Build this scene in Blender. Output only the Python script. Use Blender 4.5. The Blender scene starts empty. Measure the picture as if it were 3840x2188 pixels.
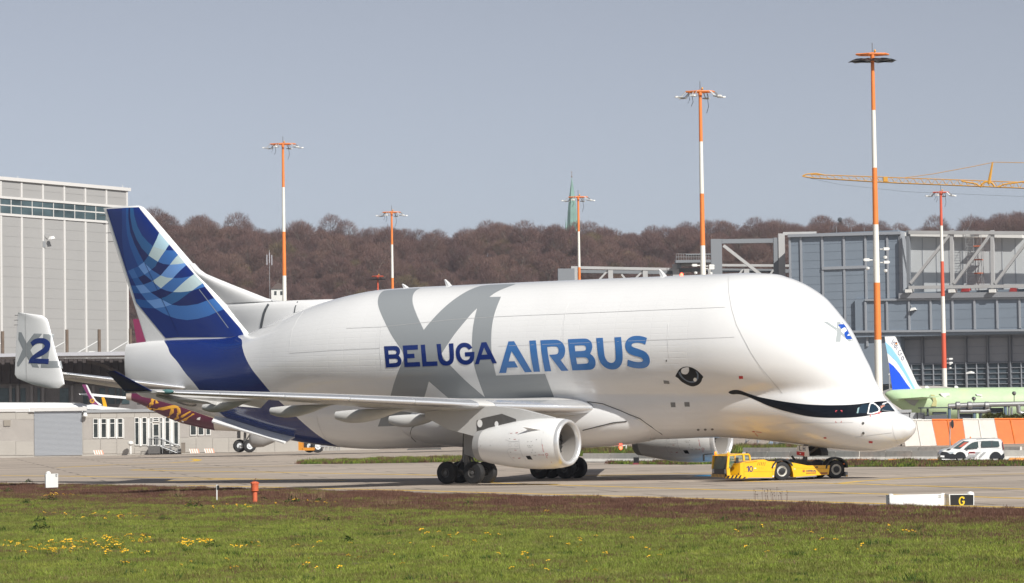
import bpy, bmesh, math, random
import numpy as np
from mathutils import Vector, Matrix
from mathutils.bvhtree import BVHTree
from mathutils.geometry import delaunay_2d_cdt

scene = bpy.context.scene
COL = scene.collection
random.seed(7)
rng = np.random.default_rng(7)
rad = math.radians

# ------------------------------------------------------------------ camera
# P coordinates = pixels of the 3840 x 2188 photograph; used to survey points of the place
FP = 10900.0
EYE = 4.2
ROLL = .014
PITCH = math.atan(463 / FP)
TILT = .008                      # the apron rises gently to the right
_r0 = np.array([1, 0, 0.]); _u0 = np.array([0, -math.sin(PITCH), math.cos(PITCH)])
FWD = np.array([0, math.cos(PITCH), math.sin(PITCH)])
UPV = _u0 * math.cos(ROLL) + _r0 * math.sin(ROLL)
RGT = _r0 * math.cos(ROLL) - _u0 * math.sin(ROLL)
CAM = np.array([0, 0, EYE])
cam_data = bpy.data.cameras.new('camera')
cam = bpy.data.objects.new('camera', cam_data)
COL.objects.link(cam)
cam.matrix_world = Matrix(((RGT[0], UPV[0], -FWD[0], CAM[0]), (RGT[1], UPV[1], -FWD[1], CAM[1]),
                           (RGT[2], UPV[2], -FWD[2], CAM[2]), (0, 0, 0, 1)))
cam_data.sensor_width = 36
cam_data.lens = 36 * FP / 3840
cam_data.clip_start = 1
cam_data.clip_end = 20000
scene.camera = cam

# ------------------------------------------------------------------ sun, sky, exposure
SUN_AZ = 56      # degrees from straight right towards the camera
SUN_EL = 39
_a, _e = rad(SUN_AZ), rad(SUN_EL)
SUN = Vector((math.cos(_a) * math.cos(_e), -math.sin(_a) * math.cos(_e), math.sin(_e)))
sd = bpy.data.lights.new('sun', 'SUN')
sd.energy = 4.7
sd.angle = rad(.53)
sd.color = (1, .965, .90)
sun = bpy.data.objects.new('sun', sd)
COL.objects.link(sun)
sun.rotation_euler = SUN.to_track_quat('Z', 'Y').to_euler()
world = bpy.data.worlds.new('World')
scene.world = world
world.use_nodes = True
nt = world.node_tree
nt.nodes.clear()
wo = nt.nodes.new('ShaderNodeOutputWorld')
bg = nt.nodes.new('ShaderNodeBackground')
sky = nt.nodes.new('ShaderNodeTexSky')
sky.sky_type = 'NISHITA'
sky.sun_disc = False
sky.sun_elevation = _e
sky.sun_rotation = math.atan2(SUN.x, SUN.y)
sky.air_density = .6
sky.dust_density = .6
sky.ozone_density = 6
hs = nt.nodes.new('ShaderNodeHueSaturation')
hs.inputs['Saturation'].default_value = .36
nt.links.new(sky.outputs[0], hs.inputs['Color'])
nt.links.new(hs.outputs[0], bg.inputs['Color'])
bg.inputs['Strength'].default_value = .074
nt.links.new(bg.outputs[0], wo.inputs['Surface'])
vs = scene.view_settings
vs.view_transform = 'Standard'
vs.look = 'None'
vs.exposure = .28
vs.gamma = 1
vs.use_curve_mapping = False
scene.render.engine = 'CYCLES'

# ------------------------------------------------------------------ survey helpers
def ray(px, py):
    return FP * FWD + (px - 1920) * RGT - (py - 1094) * UPV

def gz(x, y=0):
    return TILT * x

def gpt(px, py, up=0.):
    d = ray(px, py)
    t = (TILT * CAM[0] + up - CAM[2]) / (d[2] - TILT * d[0])
    return CAM + t * d

def at(px, py, Y):
    d = ray(px, py)
    return CAM + d * (Y / d[1])

def srgb(h):
    v = [int(h[i:i + 2], 16) / 255 for i in (1, 3, 5)]
    return tuple((c / 12.92 if c <= .04045 else ((c + .055) / 1.055) ** 2.4) for c in v)

# ------------------------------------------------------------------ materials
MATS = {}
def mat(name, col, rough=.6, metal=0., var=0., vscale=1., coat=0., bump=0., bscale=20., emit=0., alpha=1.,
        spec=None, stretch=(1, 1, 1), stripes=None, objc=True):
    if name in MATS:
        return MATS[name]
    if isinstance(col, str):
        col = srgb(col)
    m = bpy.data.materials.new(name)
    m.use_nodes = True
    n = m.node_tree.nodes; l = m.node_tree.links
    b = n['Principled BSDF']
    b.inputs['Base Color'].default_value = (*col, 1)
    b.inputs['Roughness'].default_value = rough
    b.inputs['Metallic'].default_value = metal
    if coat:
        b.inputs['Coat Weight'].default_value = coat
        b.inputs['Coat Roughness'].default_value = .06
    if spec is not None:
        b.inputs['Specular IOR Level'].default_value = spec
    if emit:
        b.inputs['Emission Color'].default_value = (*col, 1)
        b.inputs['Emission Strength'].default_value = emit
    b.inputs['Alpha'].default_value = alpha
    src = None
    if var or bump:
        tc = n.new('ShaderNodeTexCoord')
        mp = n.new('ShaderNodeMapping')
        mp.inputs['Scale'].default_value = stretch
        l.new(tc.outputs['Object'] if objc else tc.outputs['Generated'], mp.inputs['Vector'])
        src = mp.outputs[0]
    if var:
        no = n.new('ShaderNodeTexNoise')
        no.inputs['Scale'].default_value = vscale
        no.inputs['Detail'].default_value = 6
        no.inputs['Roughness'].default_value = .62
        l.new(src, no.inputs['Vector'])
        mr = n.new('ShaderNodeMapRange')
        mr.inputs[1].default_value = .3; mr.inputs[2].default_value = .7
        mr.inputs[3].default_value = 1 - var; mr.inputs[4].default_value = 1 + var
        l.new(no.outputs[0], mr.inputs[0])
        mx = n.new('ShaderNodeVectorMath'); mx.operation = 'SCALE'
        mx.inputs[0].default_value = col
        l.new(mr.outputs[0], mx.inputs['Scale'])
        l.new(mx.outputs[0], b.inputs['Base Color'])
    if bump:
        nb = n.new('ShaderNodeTexNoise')
        nb.inputs['Scale'].default_value = bscale
        nb.inputs['Detail'].default_value = 4
        l.new(src, nb.inputs['Vector'])
        bp = n.new('ShaderNodeBump')
        bp.inputs['Strength'].default_value = bump
        bp.inputs['Distance'].default_value = .02
        l.new(nb.outputs[0], bp.inputs['Height'])
        l.new(bp.outputs[0], b.inputs['Normal'])
    MATS[name] = m
    return m

# ------------------------------------------------------------------ object helpers
def tag(o, label=None, cat=None, group=None, kind=None):
    if label: o['label'] = label
    if cat: o['category'] = cat
    if group: o['group'] = group
    if kind: o['kind'] = kind
    return o

def thing(name, loc, label=None, cat=None, group=None, rz=0):
    o = bpy.data.objects.new(name, None)
    o.empty_display_size = .5
    COL.objects.link(o)
    o.location = tuple(loc)
    o.rotation_euler = (0, 0, rz)
    return tag(o, label, cat, group)

def xf_of(o):
    m = Matrix.Translation(o.location) @ o.rotation_euler.to_matrix().to_4x4()
    return (xf_of(o.parent) @ o.matrix_parent_inverse if o.parent else Matrix.Identity(4)) @ m

class MB:
    """collects geometry for ONE mesh object"""
    def __init__(s):
        s.v = []; s.f = []; s.mi = []
    def add(s, vs, fs, mi=0):
        b = len(s.v)
        s.v += [tuple(map(float, p)) for p in vs]
        s.f += [tuple(i + b for i in f) for f in fs]
        s.mi += [mi] * len(fs)
        return s
    def box(s, a, b, mi=0):
        x0, y0, z0 = (min(a[i], b[i]) for i in range(3)); x1, y1, z1 = (max(a[i], b[i]) for i in range(3))
        return s.hexa([(x0, y0, z0), (x1, y0, z0), (x1, y1, z0), (x0, y1, z0), (x0, y0, z1), (x1, y0, z1), (x1, y1, z1), (x0, y1, z1)], mi)
    def hexa(s, p, mi=0):
        return s.add(p, [(0, 3, 2, 1), (4, 5, 6, 7), (0, 1, 5, 4), (1, 2, 6, 5), (2, 3, 7, 6), (3, 0, 4, 7)], mi)
    def prism(s, poly, ax, a, b, mi=0):
        """poly in the two other axes (cyclic order), extruded along axis ax from a to b"""
        n = len(poly)
        def P(u, v, w):
            return {0: (w, u, v), 1: (u, w, v), 2: (u, v, w)}[ax]
        vs = [P(u, v, a) for u, v in poly] + [P(u, v, b) for u, v in poly]
        fs = [tuple(range(n))[::-1], tuple(range(n, 2 * n))] + [(i, (i + 1) % n, n + (i + 1) % n, n + i) for i in range(n)]
        return s.add(vs, fs, mi)
    def tube(s, pts, r, n=8, cap=True, mi=0):
        pts = [Vector(p) for p in pts]
        rs = r if isinstance(r, (list, tuple)) else [r] * len(pts)
        rings = []
        for i, p in enumerate(pts):
            d = (pts[min(i + 1, len(pts) - 1)] - pts[max(i - 1, 0)]).normalized()
            up = Vector((0, 0, 1)) if abs(d.z) < .9 else Vector((1, 0, 0))
            a = d.cross(up).normalized(); b = d.cross(a)
            rings.append([p + (a * math.cos(t) + b * math.sin(t)) * rs[i] for t in (2 * math.pi * k / n for k in range(n))])
        fs = []
        for i in range(len(pts) - 1):
            for k in range(n):
                fs.append((i * n + k, i * n + (k + 1) % n, (i + 1) * n + (k + 1) % n, (i + 1) * n + k))
        if cap:
            fs.append(tuple(range(n))[::-1]); fs.append(tuple((len(pts) - 1) * n + k for k in range(n)))
        return s.add([v for rg in rings for v in rg], fs, mi)
    def lathe(s, prof, c=(0, 0, 0), ax=2, n=24, mi=0, cap=False):
        """prof = [(along, radius)] revolved about axis ax through c"""
        vs = []
        for a, r in prof:
            for k in range(n):
                t = 2 * math.pi * k / n
                q = [0, 0, 0]
                q[ax] = a; q[(ax + 1) % 3] = r * math.cos(t); q[(ax + 2) % 3] = r * math.sin(t)
                vs.append((q[0] + c[0], q[1] + c[1], q[2] + c[2]))
        fs = []
        for i in range(len(prof) - 1):
            for k in range(n):
                fs.append((i * n + k, i * n + (k + 1) % n, (i + 1) * n + (k + 1) % n, (i + 1) * n + k))
        if cap:
            fs.append(tuple(range(n))[::-1]); fs.append(tuple((len(prof) - 1) * n + k for k in range(n)))
        return s.add(vs, fs, mi)
    def loft(s, rings, closed=True, caps=True, mi=0):
        n = len(rings[0]); fs = []
        for i in range(len(rings) - 1):
            for k in range(n if closed else n - 1):
                fs.append((i * n + k, i * n + (k + 1) % n, (i + 1) * n + (k + 1) % n, (i + 1) * n + k))
        if caps and closed:
            fs.append(tuple(range(n))[::-1]); fs.append(tuple((len(rings) - 1) * n + k for k in range(n)))
        return s.add([v for r in rings for v in r], fs, mi)
    def mesh(s, name, mats, smooth=None):
        me = bpy.data.meshes.new(name)
        me.from_pydata(s.v, [], s.f)
        for m in (mats if isinstance(mats, (list, tuple)) else [mats]):
            me.materials.append(m)
        if any(s.mi):
            me.polygons.foreach_set('material_index', s.mi)
        bm = bmesh.new(); bm.from_mesh(me)
        bmesh.ops.recalc_face_normals(bm, faces=bm.faces)
        bm.to_mesh(me); bm.free()
        if smooth:
            me.polygons.foreach_set('use_smooth', [True] * len(me.polygons))
            me.set_sharp_from_angle(angle=rad(smooth))
        me.update()
        return me
    def build(s, name, mats, parent=None, smooth=None, world=False, **kw):
        return link(name, s.mesh(name, mats, smooth), parent, world, **kw)

def link(name, me, parent=None, world=False, loc=None, rot=None, **kw):
    o = bpy.data.objects.new(name, me)
    COL.objects.link(o)
    if parent:
        o.parent = parent
        if world:        # geometry given in world coordinates
            o.matrix_parent_inverse = xf_of(parent).inverted()
    if loc is not None: o.location = tuple(loc)
    if rot is not None: o.rotation_euler = rot
    tag(o, **kw)
    return o

def dup(o, parent=None):
    c = o.copy(); COL.objects.link(c)
    if parent:
        c.parent = parent
    for ch in list(KIDS(o)):
        dup(ch, c)
    return c

def KIDS(o):
    return list(o.children)

class Wall:
    """a vertical plane in the world, surveyed from two points; u along it, n out towards the viewer"""
    def __init__(s, a, b):
        s.o = np.array([a[0], a[1], 0.]); d = np.array([b[0] - a[0], b[1] - a[1], 0.])
        s.L = np.linalg.norm(d); s.u = d / s.L
        s.n = np.array([s.u[1], -s.u[0], 0.])
    def uz(s, px, py):
        d = ray(px, py); t = ((s.o - CAM) @ s.n) / (d @ s.n); p = CAM + t * d
        return float((p - s.o) @ s.u), float(p[2])
    def w(s, u, z, n=0.):
        p = s.o + s.u * u + s.n * n
        return (p[0], p[1], z)
    def box(s, mb, u0, z0, u1, z1, n0, n1, mi=0):
        p = [s.w(u0, z0, n0), s.w(u1, z0, n0), s.w(u1, z0, n1), s.w(u0, z0, n1), s.w(u0, z1, n0), s.w(u1, z1, n0), s.w(u1, z1, n1), s.w(u0, z1, n1)]
        return mb.hexa(p, mi)
    def pbox(s, mb, a, b, n0, n1, mi=0):
        u0, z0 = s.uz(*a); u1, z1 = s.uz(*b)
        return s.box(mb, u0, z0, u1, z1, n0, n1, mi)
    def poly(s, mb, pts, n0, n1, mi=0, px=True):
        q = [s.uz(*p) if px else p for p in pts]
        k = len(q)
        vs = [s.w(u, z, n0) for u, z in q] + [s.w(u, z, n1) for u, z in q]
        mb.add(vs, [tuple(range(k)), tuple(range(k, 2 * k))[::-1]] + [(i, (i + 1) % k, k + (i + 1) % k, k + i) for i in range(k)], mi)
        return mb
# ================================================================== CARGO AIRPLANE
PSI = rad(33)
AO = np.array([-.033, 185.09, 0.])
AX = np.array([math.cos(PSI), -math.sin(PSI), 0]); AY = np.array([math.sin(PSI), math.cos(PSI), 0])
def w2l(p):
    d = np.asarray(p) - AO
    return np.array([d @ AX, d @ AY, d[2]])
def apl(px, py, y):
    """photo point -> airplane coordinates on the plane y = const"""
    d = ray(px, py); t = (y - (CAM - AO) @ AY) / (d @ AY)
    return w2l(CAM + t * d)
plane = thing('cargo_airplane', AO, 'huge white whale-shaped cargo airplane with a painted smile and eye, under tow', 'airplane', rz=-PSI)

M_WHITE = mat('aircraft_white', (.80, .80, .80), .22, coat=.35, var=.015, vscale=.6)
M_WHITE2 = mat('aircraft_white_part', (.78, .78, .78), .28, coat=.2, var=.02, vscale=.9)
M_NAVY = mat('livery_navy', (.005, .023, .155), .2, coat=.12)
M_GREYL = mat('livery_grey', (.285, .305, .32), .26, coat=.2)
M_BLACK = mat('livery_black', (.004, .006, .011), .3, spec=.3)
M_METAL = mat('bare_metal', (.74, .75, .77), .27, metal=.78, var=.03, vscale=2)
M_DMETAL = mat('dark_metal', (.17, .165, .16), .45, metal=.6, var=.12, vscale=3)
M_TYRE = mat('tyre_rubber', (.016, .016, .017), .75, var=.15, vscale=5)
M_RIM = mat('wheel_rim', (.42, .42, .42), .4, metal=.6)
M_GLASS = mat('dark_glass', (.01, .016, .024), .08, coat=.5)
M_GRY = mat('fairing_grey', (.33, .33, .33), .5, var=.04, vscale=2)
M_WINGG = mat('wing_grey', (.50, .495, .485), .36, var=.03, vscale=1.2)
M_RED = mat('marking_red', (.5, .03, .035), .5)
M_LINE = mat('panel_seam', (.47, .47, .47), .6)
M_DLINE = mat('dark_seam', (.03, .03, .03), .6)

def tab(xs, ys):
    xs = np.array(xs, float); ys = np.array(ys, float)
    # monotone-ish cubic (Catmull-Rom) through the table
    m = np.gradient(ys, xs)
    def f(x):
        x = np.clip(x, xs[0], xs[-1]); i = int(np.clip(np.searchsorted(xs, x) - 1, 0, len(xs) - 2))
        h = xs[i + 1] - xs[i]; t = (x - xs[i]) / h
        return float((2 * t**3 - 3 * t**2 + 1) * ys[i] + (t**3 - 2 * t**2 + t) * h * m[i] + (-2 * t**3 + 3 * t**2) * ys[i + 1] + (t**3 - t**2) * h * m[i + 1])
    return f
ZT = tab([-32.04, -30, -28, -25, -22, -20.3, -19.4, -17.8, -17.1, -15.55, -13.6, -12.2, -10.4, -8.4, -5, 15.8], [9.5, 9.65, 9.75, 9.8, 9.84, 10.14, 10.42, 10.93, 11.18, 11.64, 12.04, 12.28, 12.5, 12.58, 12.6, 12.6])
UW = tab([-32.04, -30, -28, -25, -22, -19, -16, -12, -8, 0, 16], [.22, .62, 1.1, 1.75, 2.35, 3.05, 3.75, 4.28, 4.4, 4.4, 4.4])
UC = tab([-32.04, -28, -25, -22, -19, -16, -12, -8, 16], [8.4, 7.95, 7.5, 7.3, 7.5, 7.8, 8.1, 8.2, 8.2])
ZB = tab([-32.04, -31.3, -29.7, -27.8, -24.3, -21, -17.7, -14, -12, -8, -2, 5, 11, 15, 18, 20.1, 22.2, 23.5, 24.7, 25.9, 26.6, 27.07, 27.5, 27.8, 27.96],
         [7.25, 6.2, 5.66, 5.22, 4.27, 3.45, 2.72, 2.26, 2.12, 2.12, 2.25, 2.45, 2.58, 2.64, 2.45, 2.21, 1.97, 1.83, 1.75, 1.83, 2.02, 2.22, 2.5, 2.83, 3.14])
LW = tab([-32.04, -30, -28, -25, -22, -19, -16, -12, 20, 22, 23.5, 25, 26, 26.8, 27.4, 27.8, 27.96], [.18, .5, .85, 1.45, 2.0, 2.45, 2.72, 2.82, 2.8, 2.72, 2.5, 2.12, 1.72, 1.3, .88, .48, .06])
LC = tab([-32.04, -28, -22, -16, -12, 16, 20, 22, 23.5, 25, 26.5, 27.96], [8.2, 7.2, 6.2, 5.5, 5.42, 5.42, 5.0, 4.4, 3.9, 3.5, 3.25, 3.16])
ZN = tab([15, 20, 22, 23.5, 25, 26.2, 26.8, 27.3, 27.7, 27.9, 27.96], [8.2, 7.2, 6.7, 6.1, 5.4, 4.66, 4.06, 3.86, 3.6, 3.34, 3.18])
XF = tab([4.6, 4.71, 5.29, 6.02, 6.75, 7.35, 8.21, 9.14, 9.82, 10.39, 10.95, 11.43, 11.93, 12.23, 12.51, 12.6], [26.15, 26.08, 25.75, 25.26, 24.93, 24.58, 24.13, 23.6, 23.05, 22.58, 22.06, 21.4, 20.5, 19.72, 18.35, 17.0])
XD = 15.8
_zz = np.linspace(4.6, 12.6, 400); _xx = np.array([XF(z) for z in _zz])
def ztop(x):
    if x <= XD: return ZT(x)
    zf = float(np.interp(x, _xx[::-1], _zz[::-1], left=12.6, right=-9))
    if x < 17.0: zf = 12.6
    return max(zf, ZN(x)) if x > 24.5 else zf
def half_width(x, z):
    zt = ztop(x); zb = ZB(x)
    up = 0.
    if x <= XD:
        c = UC(x); w = UW(x)
        a = (zt - c) if z >= c else (3.93 if x > -8 else min(3.93, 3.93 + (x + 8) * .08))
        q = (z - c) / a
        up = w * math.sqrt(max(0, 1 - q * q))
    elif z > 4.62:
        q = (z - 8.2) / (4.4 if z >= 8.2 else 3.93)
        L = XF(min(z, 12.6)) - XD; s = (x - XD) / L
        up = 4.4 * math.sqrt(max(0, 1 - q * q)) * math.sqrt(max(0, 1 - s * s))
    c = LC(x); w = LW(x)
    tp = (ZN(x) - c) if x > 20 else (2.82 if x > -14 else max(.5, zt - c - .3))
    q = (z - c) / (c - zb if z < c else tp)
    lo = w * math.sqrt(max(0, 1 - q * q))
    if x > 16: k = .05 + .35 * min(1, (x - 16) / 7)
    elif x < -9: k = .05 + 1.4 * min(1, (-9 - x) / 8)
    else: k = .05
    k = min(k, up, lo)
    if k <= 1e-4: return max(up, lo)
    h = max(k - abs(up - lo), 0) / k
    return max(up, lo) + h * h * k / 4
NT = 97
def section(x):
    zt = ztop(x); zb = ZB(x)
    th = np.linspace(0, math.pi, 241)
    z = (zt + zb) / 2 + (zt - zb) / 2 * np.cos(th)
    y = np.array([half_width(x, v) for v in z]); y[0] = y[-1] = 0
    s = np.concatenate([[0], np.cumsum(np.hypot(np.diff(y), np.diff(z)))]); s /= s[-1]
    t = np.linspace(0, 1, NT)
    return np.interp(t, s, y), np.interp(t, s, z)
XS = np.concatenate([np.arange(-32.04, -8, .45), np.arange(-8, 16, .8), np.arange(16, 24, .3), np.arange(24, 27.2, .16), [27.2, 27.35, 27.5, 27.62, 27.72, 27.8, 27.87, 27.92, 27.955]])
SEC = [section(x) for x in XS]
SY = np.array([s[0] for s in SEC]); SZ = np.array([s[1] for s in SEC])

mb = MB()
rings = []
for i, x in enumerate(XS):
    st = [(x, -SY[i, k], SZ[i, k]) for k in range(NT)]
    po = [(x, SY[i, k], SZ[i, k]) for k in range(NT - 2, 0, -1)]
    rings.append(st + po)
mb.loft(rings)
# fuselage paint: white with the navy tail band, fine riveted panel lines
def band_mat():
    m = mat('fuselage_paint', (.80, .80, .80), .2, coat=.6)
    n = m.node_tree.nodes; l = m.node_tree.links; b = n['Principled BSDF']
    tc = n.new('ShaderNodeTexCoord'); sp = n.new('ShaderNodeSeparateXYZ'); l.new(tc.outputs['Object'], sp.inputs[0])
    zn = n.new('ShaderNodeMapRange'); zn.inputs[1].default_value = 2; zn.inputs[2].default_value = 11
    l.new(sp.outputs['Z'], zn.inputs[0])
    def curve(pts):
        fc = n.new('ShaderNodeFloatCurve'); cu = fc.mapping.curves[0]
        pts = sorted(((z - 2) / 9, (x + 34) / 30) for x, z in pts)
        while len(cu.points) < len(pts): cu.points.new(.5, .5)
        for p, q in zip(cu.points, pts): p.location = q; p.handle_type = 'AUTO_CLAMPED'
        fc.mapping.use_clip = False
        fc.mapping.update(); l.new(zn.outputs[0], fc.inputs['Value'])
        ma = n.new('ShaderNodeMath'); ma.operation = 'MULTIPLY_ADD'; ma.inputs[1].default_value = 30; ma.inputs[2].default_value = -34
        l.new(fc.outputs[0], ma.inputs[0]); return ma.outputs[0]
    def cmp(op, a, bb):
        q = n.new('ShaderNodeMath'); q.operation = op; l.new(a, q.inputs[0])
        if isinstance(bb, (int, float)): q.inputs[1].default_value = bb
        else: l.new(bb, q.inputs[1])
        return q.outputs[0]
    mul = cmp('MULTIPLY', cmp('GREATER_THAN', sp.outputs['X'], curve(BAND_R)), cmp('LESS_THAN', sp.outputs['X'], curve(BAND_F)))
    # panel lines: stringers and frames, very faint
    br = n.new('ShaderNodeTexBrick'); br.offset = 0
    cb = n.new('ShaderNodeCombineXYZ')
    # angle around the upper lobe as the vertical coordinate
    yy = cmp('MULTIPLY', sp.outputs['Y'], 1); zz = cmp('SUBTRACT', sp.outputs['Z'], 8.2)
    an = n.new('ShaderNodeMath'); an.operation = 'ARCTAN2'; l.new(zz, an.inputs[0]); l.new(cmp('ABSOLUTE', yy, 0), an.inputs[1])
    l.new(sp.outputs['X'], cb.inputs[0]); l.new(cmp('MULTIPLY', an.outputs[0], 4.4), cb.inputs[1])
    l.new(cb.outputs[0], br.inputs['Vector'])
    br.inputs['Scale'].default_value = 1; br.inputs['Brick Width'].default_value = 1.27; br.inputs['Row Height'].default_value = .37
    br.inputs['Mortar Size'].default_value = .03; br.inputs['Mortar Smooth'].default_value = .6
    br.inputs['Color1'].default_value = (1, 1, 1, 1); br.inputs['Color2'].default_value = (1, 1, 1, 1); br.inputs['Mortar'].default_value = (0, 0, 0, 1)
    no = n.new('ShaderNodeTexNoise'); no.inputs['Scale'].default_value = .35; no.inputs['Detail'].default_value = 6; l.new(tc.outputs['Object'], no.inputs['Vector'])
    bp = n.new('ShaderNodeBump'); l.new(cmp('MULTIPLY', cmp('LESS_THAN', sp.outputs['X'], 15.4), .24), bp.inputs['Strength']); bp.inputs['Distance'].default_value = .02
    l.new(br.outputs['Color'], bp.inputs['Height'])
    l.new(bp.outputs[0], b.inputs['Normal'])
    mr = n.new('ShaderNodeMapRange'); mr.inputs[1].default_value = .35; mr.inputs[2].default_value = .65; mr.inputs[3].default_value = .965; mr.inputs[4].default_value = 1.0
    l.new(no.outputs[0], mr.inputs[0])
    vm = n.new('ShaderNodeVectorMath'); vm.operation = 'SCALE'; vm.inputs[0].default_value = (.80, .80, .80); l.new(mr.outputs[0], vm.inputs['Scale'])
    mx = n.new('ShaderNodeMix'); mx.data_type = 'RGBA'
    l.new(mul, mx.inputs['Factor']); l.new(vm.outputs[0], mx.inputs['A']); mx.inputs['B'].default_value = (.005, .023, .155, 1)
    l.new(mx.outputs['Result'], b.inputs['Base Color'])
    return m
body_me = mb.mesh('fuselage', M_WHITE, 50)
BODY_BVH = BVHTree.FromPolygons([Vector(v) for v in mb.v], mb.f)
def hit_body(px, py):
    """photo point -> point on the fuselage skin in airplane coordinates"""
    d = ray(px, py)
    o = Vector(w2l(CAM)); q = Vector(w2l(CAM + d)) - o
    r = BODY_BVH.ray_cast(o, q.normalized())
    return r[0]
BAND_R = [(-28.57, 9.76)]
for p in ((628, 1300), (638, 1325), (665, 1358), (692, 1396), (735, 1447), (788, 1515), (846, 1567), (905, 1607)):
    h = hit_body(*p)
    if h: BAND_R.append((h.x, h.z))
BAND_R += [(-20.0, 2.6)] if BAND_R[-1][1] > 2.7 else []
BAND_F = [(-21.7, 10.6), (-21.7, 9.9)]
for p in ((907, 1277), (909, 1304), (918, 1335), (942, 1381), (981, 1431), (1019, 1476), (1054, 1511), (1096, 1549), (1146, 1595), (1200, 1638), (1262, 1672)):
    h = hit_body(*p)
    if h: BAND_F.append((h.x, h.z))
body_me.materials[0] = band_mat()
fus = link('fuselage', body_me, plane)

# ---- decals: flat print laid on the skin. Outline -> skin coordinates (x, t) -> back onto the skin
def to_xt(p):
    h = hit_body(*p)
    k = 0
    while h is None and k < 14:
        p = (p[0], p[1] + 1.0); h = hit_body(*p); k += 1
    k = 0
    while h is None and k < 40:
        p = (p[0] - 1.0, p[1]); h = hit_body(*p); k += 1
    x = float(h.x)
    i = int(np.clip(np.searchsorted(XS, x) - 1, 0, len(XS) - 2)); f = (x - XS[i]) / (XS[i + 1] - XS[i])
    y = SY[i] * (1 - f) + SY[i + 1] * f; z = SZ[i] * (1 - f) + SZ[i + 1] * f
    j = int(np.argmin((y + h.y) ** 2 + (z - h.z) ** 2))
    best = (1e9, 0)
    for a in (j - 1, j):
        if 0 <= a < NT - 1:
            p0 = np.array([-y[a], z[a]]); dd = np.array([-y[a + 1], z[a + 1]]) - p0
            q = float(np.clip(((np.array([h.y, h.z]) - p0) @ dd) / (dd @ dd), 0, 1))
            e = np.sum((p0 + q * dd - np.array([h.y, h.z])) ** 2)
            if e < best[0]: best = (e, a + q)
    return x, best[1] / (NT - 1)
def skin(x, t, off):
    i = int(np.clip(np.searchsorted(XS, x) - 1, 0, len(XS) - 2)); f = (x - XS[i]) / (XS[i + 1] - XS[i])
    def P(tt):
        a = tt * (NT - 1); j = int(np.clip(math.floor(a), 0, NT - 2)); g = a - j
        y = (SY[i, j] * (1 - g) + SY[i, j + 1] * g) * (1 - f) + (SY[i + 1, j] * (1 - g) + SY[i + 1, j + 1] * g) * f
        z = (SZ[i, j] * (1 - g) + SZ[i, j + 1] * g) * (1 - f) + (SZ[i + 1, j] * (1 - g) + SZ[i + 1, j + 1] * g) * f
        return -y, z
    y, z = P(t); y1, z1 = P(min(1, t + .004)); y0, z0 = P(max(0, t - .004))
    ty, tz = y1 - y0, z1 - z0; L = math.hypot(ty, tz) or 1
    return (x, y + tz / L * off, z - ty / L * off)
def pip(pt, poly):
    x, y = pt; c = False; j = len(poly) - 1
    for i in range(len(poly)):
        xi, yi = poly[i]; xj, yj = poly[j]
        if (yi > y) != (yj > y) and x < (xj - xi) * (y - yi) / (yj - yi) + xi: c = not c
        j = i
    return c
def dense(loop, step):
    out = []
    for i in range(len(loop)):
        a = np.array(loop[i]); b = np.array(loop[(i + 1) % len(loop)])
        n = max(1, int(np.linalg.norm(b - a) / step))
        out += [tuple(a + (b - a) * k / n) for k in range(n)]
    return out
def chaikin(loop, it=2, ang=50):
    for _ in range(it):
        n = len(loop); out = []
        for i in range(n):
            a, p, b = (np.array(loop[j % n], float) for j in (i - 1, i, i + 1))
            u, v = p - a, b - p
            c = u @ v / (np.linalg.norm(u) * np.linalg.norm(v) + 1e-9)
            if c < math.cos(rad(ang)): out.append(tuple(p))
            else: out += [tuple(p - u * .25), tuple(p + v * .25)]
        loop = out
    return loop
def cdt(loops, gx, gy, extra=None):
    """triangulate even-odd loops with an inner grid of spacing gx, gy"""
    vs = []; ed = []
    for lp in loops:
        b = len(vs); vs += [Vector(p) for p in lp]; ed += [(b + i, b + (i + 1) % len(lp)) for i in range(len(lp))]
    for pl in (extra or []):
        b = len(vs); vs += [Vector(p) for p in pl]; ed += [(b + i, b + i + 1) for i in range(len(pl) - 1)]
    a = np.array([tuple(v) for v in vs]); lo = a.min(0); hi = a.max(0)
    for x in np.arange(lo[0] + gx * .37, hi[0], gx):
        for y in np.arange(lo[1] + gy * .41, hi[1], gy):
            q = False
            for lp in loops: q ^= pip((x, y), lp)
            if q: vs.append(Vector((x, y)))
    r = delaunay_2d_cdt(vs, ed, [], 0, 1e-5)
    V = [tuple(v) for v in r[0]]; T = []
    for f in r[2]:
        c = np.mean([V[i] for i in f], axis=0); q = False
        for lp in loops: q ^= pip(c, lp)
        if q: T.append(tuple(f))
    return V, T
def decal(name, loops, m, off=.012, smooth=2, parent=None, ang=50, grid=(.45, .3), **kw):
    """loops in photo coordinates"""
    L2 = []
    for lp in loops:
        lp = chaikin(lp, smooth, ang) if smooth else lp
        L2.append([(lambda q: (q[0], q[1] * 16))(to_xt(p)) for p in dense(lp, 9)])
    V, T = cdt(L2, *grid)
    b = MB(); b.add([skin(x, t / 16, off) for x, t in V], T)
    return b.build(name, m, parent or plane, smooth=60, **kw)
def tf(ox, oy, s):
    return lambda *pts: [(ox + x / s, oy + y / s) for x, y in pts]
A_ = tf(1400, 1040, 4.854); B_ = tf(1400, 1260, 3.454); C_ = tf(900, 1000, 2.6); D_ = tf(1750, 1000, 2.6)
E_ = tf(1850, 1230, 4.057); F_ = tf(2660, 1440, 3.195); G_ = tf(2600, 980, 2.6); W_ = tf(3180, 1480, 8.09); H_ = tf(1750, 1380, 2.6)
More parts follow.
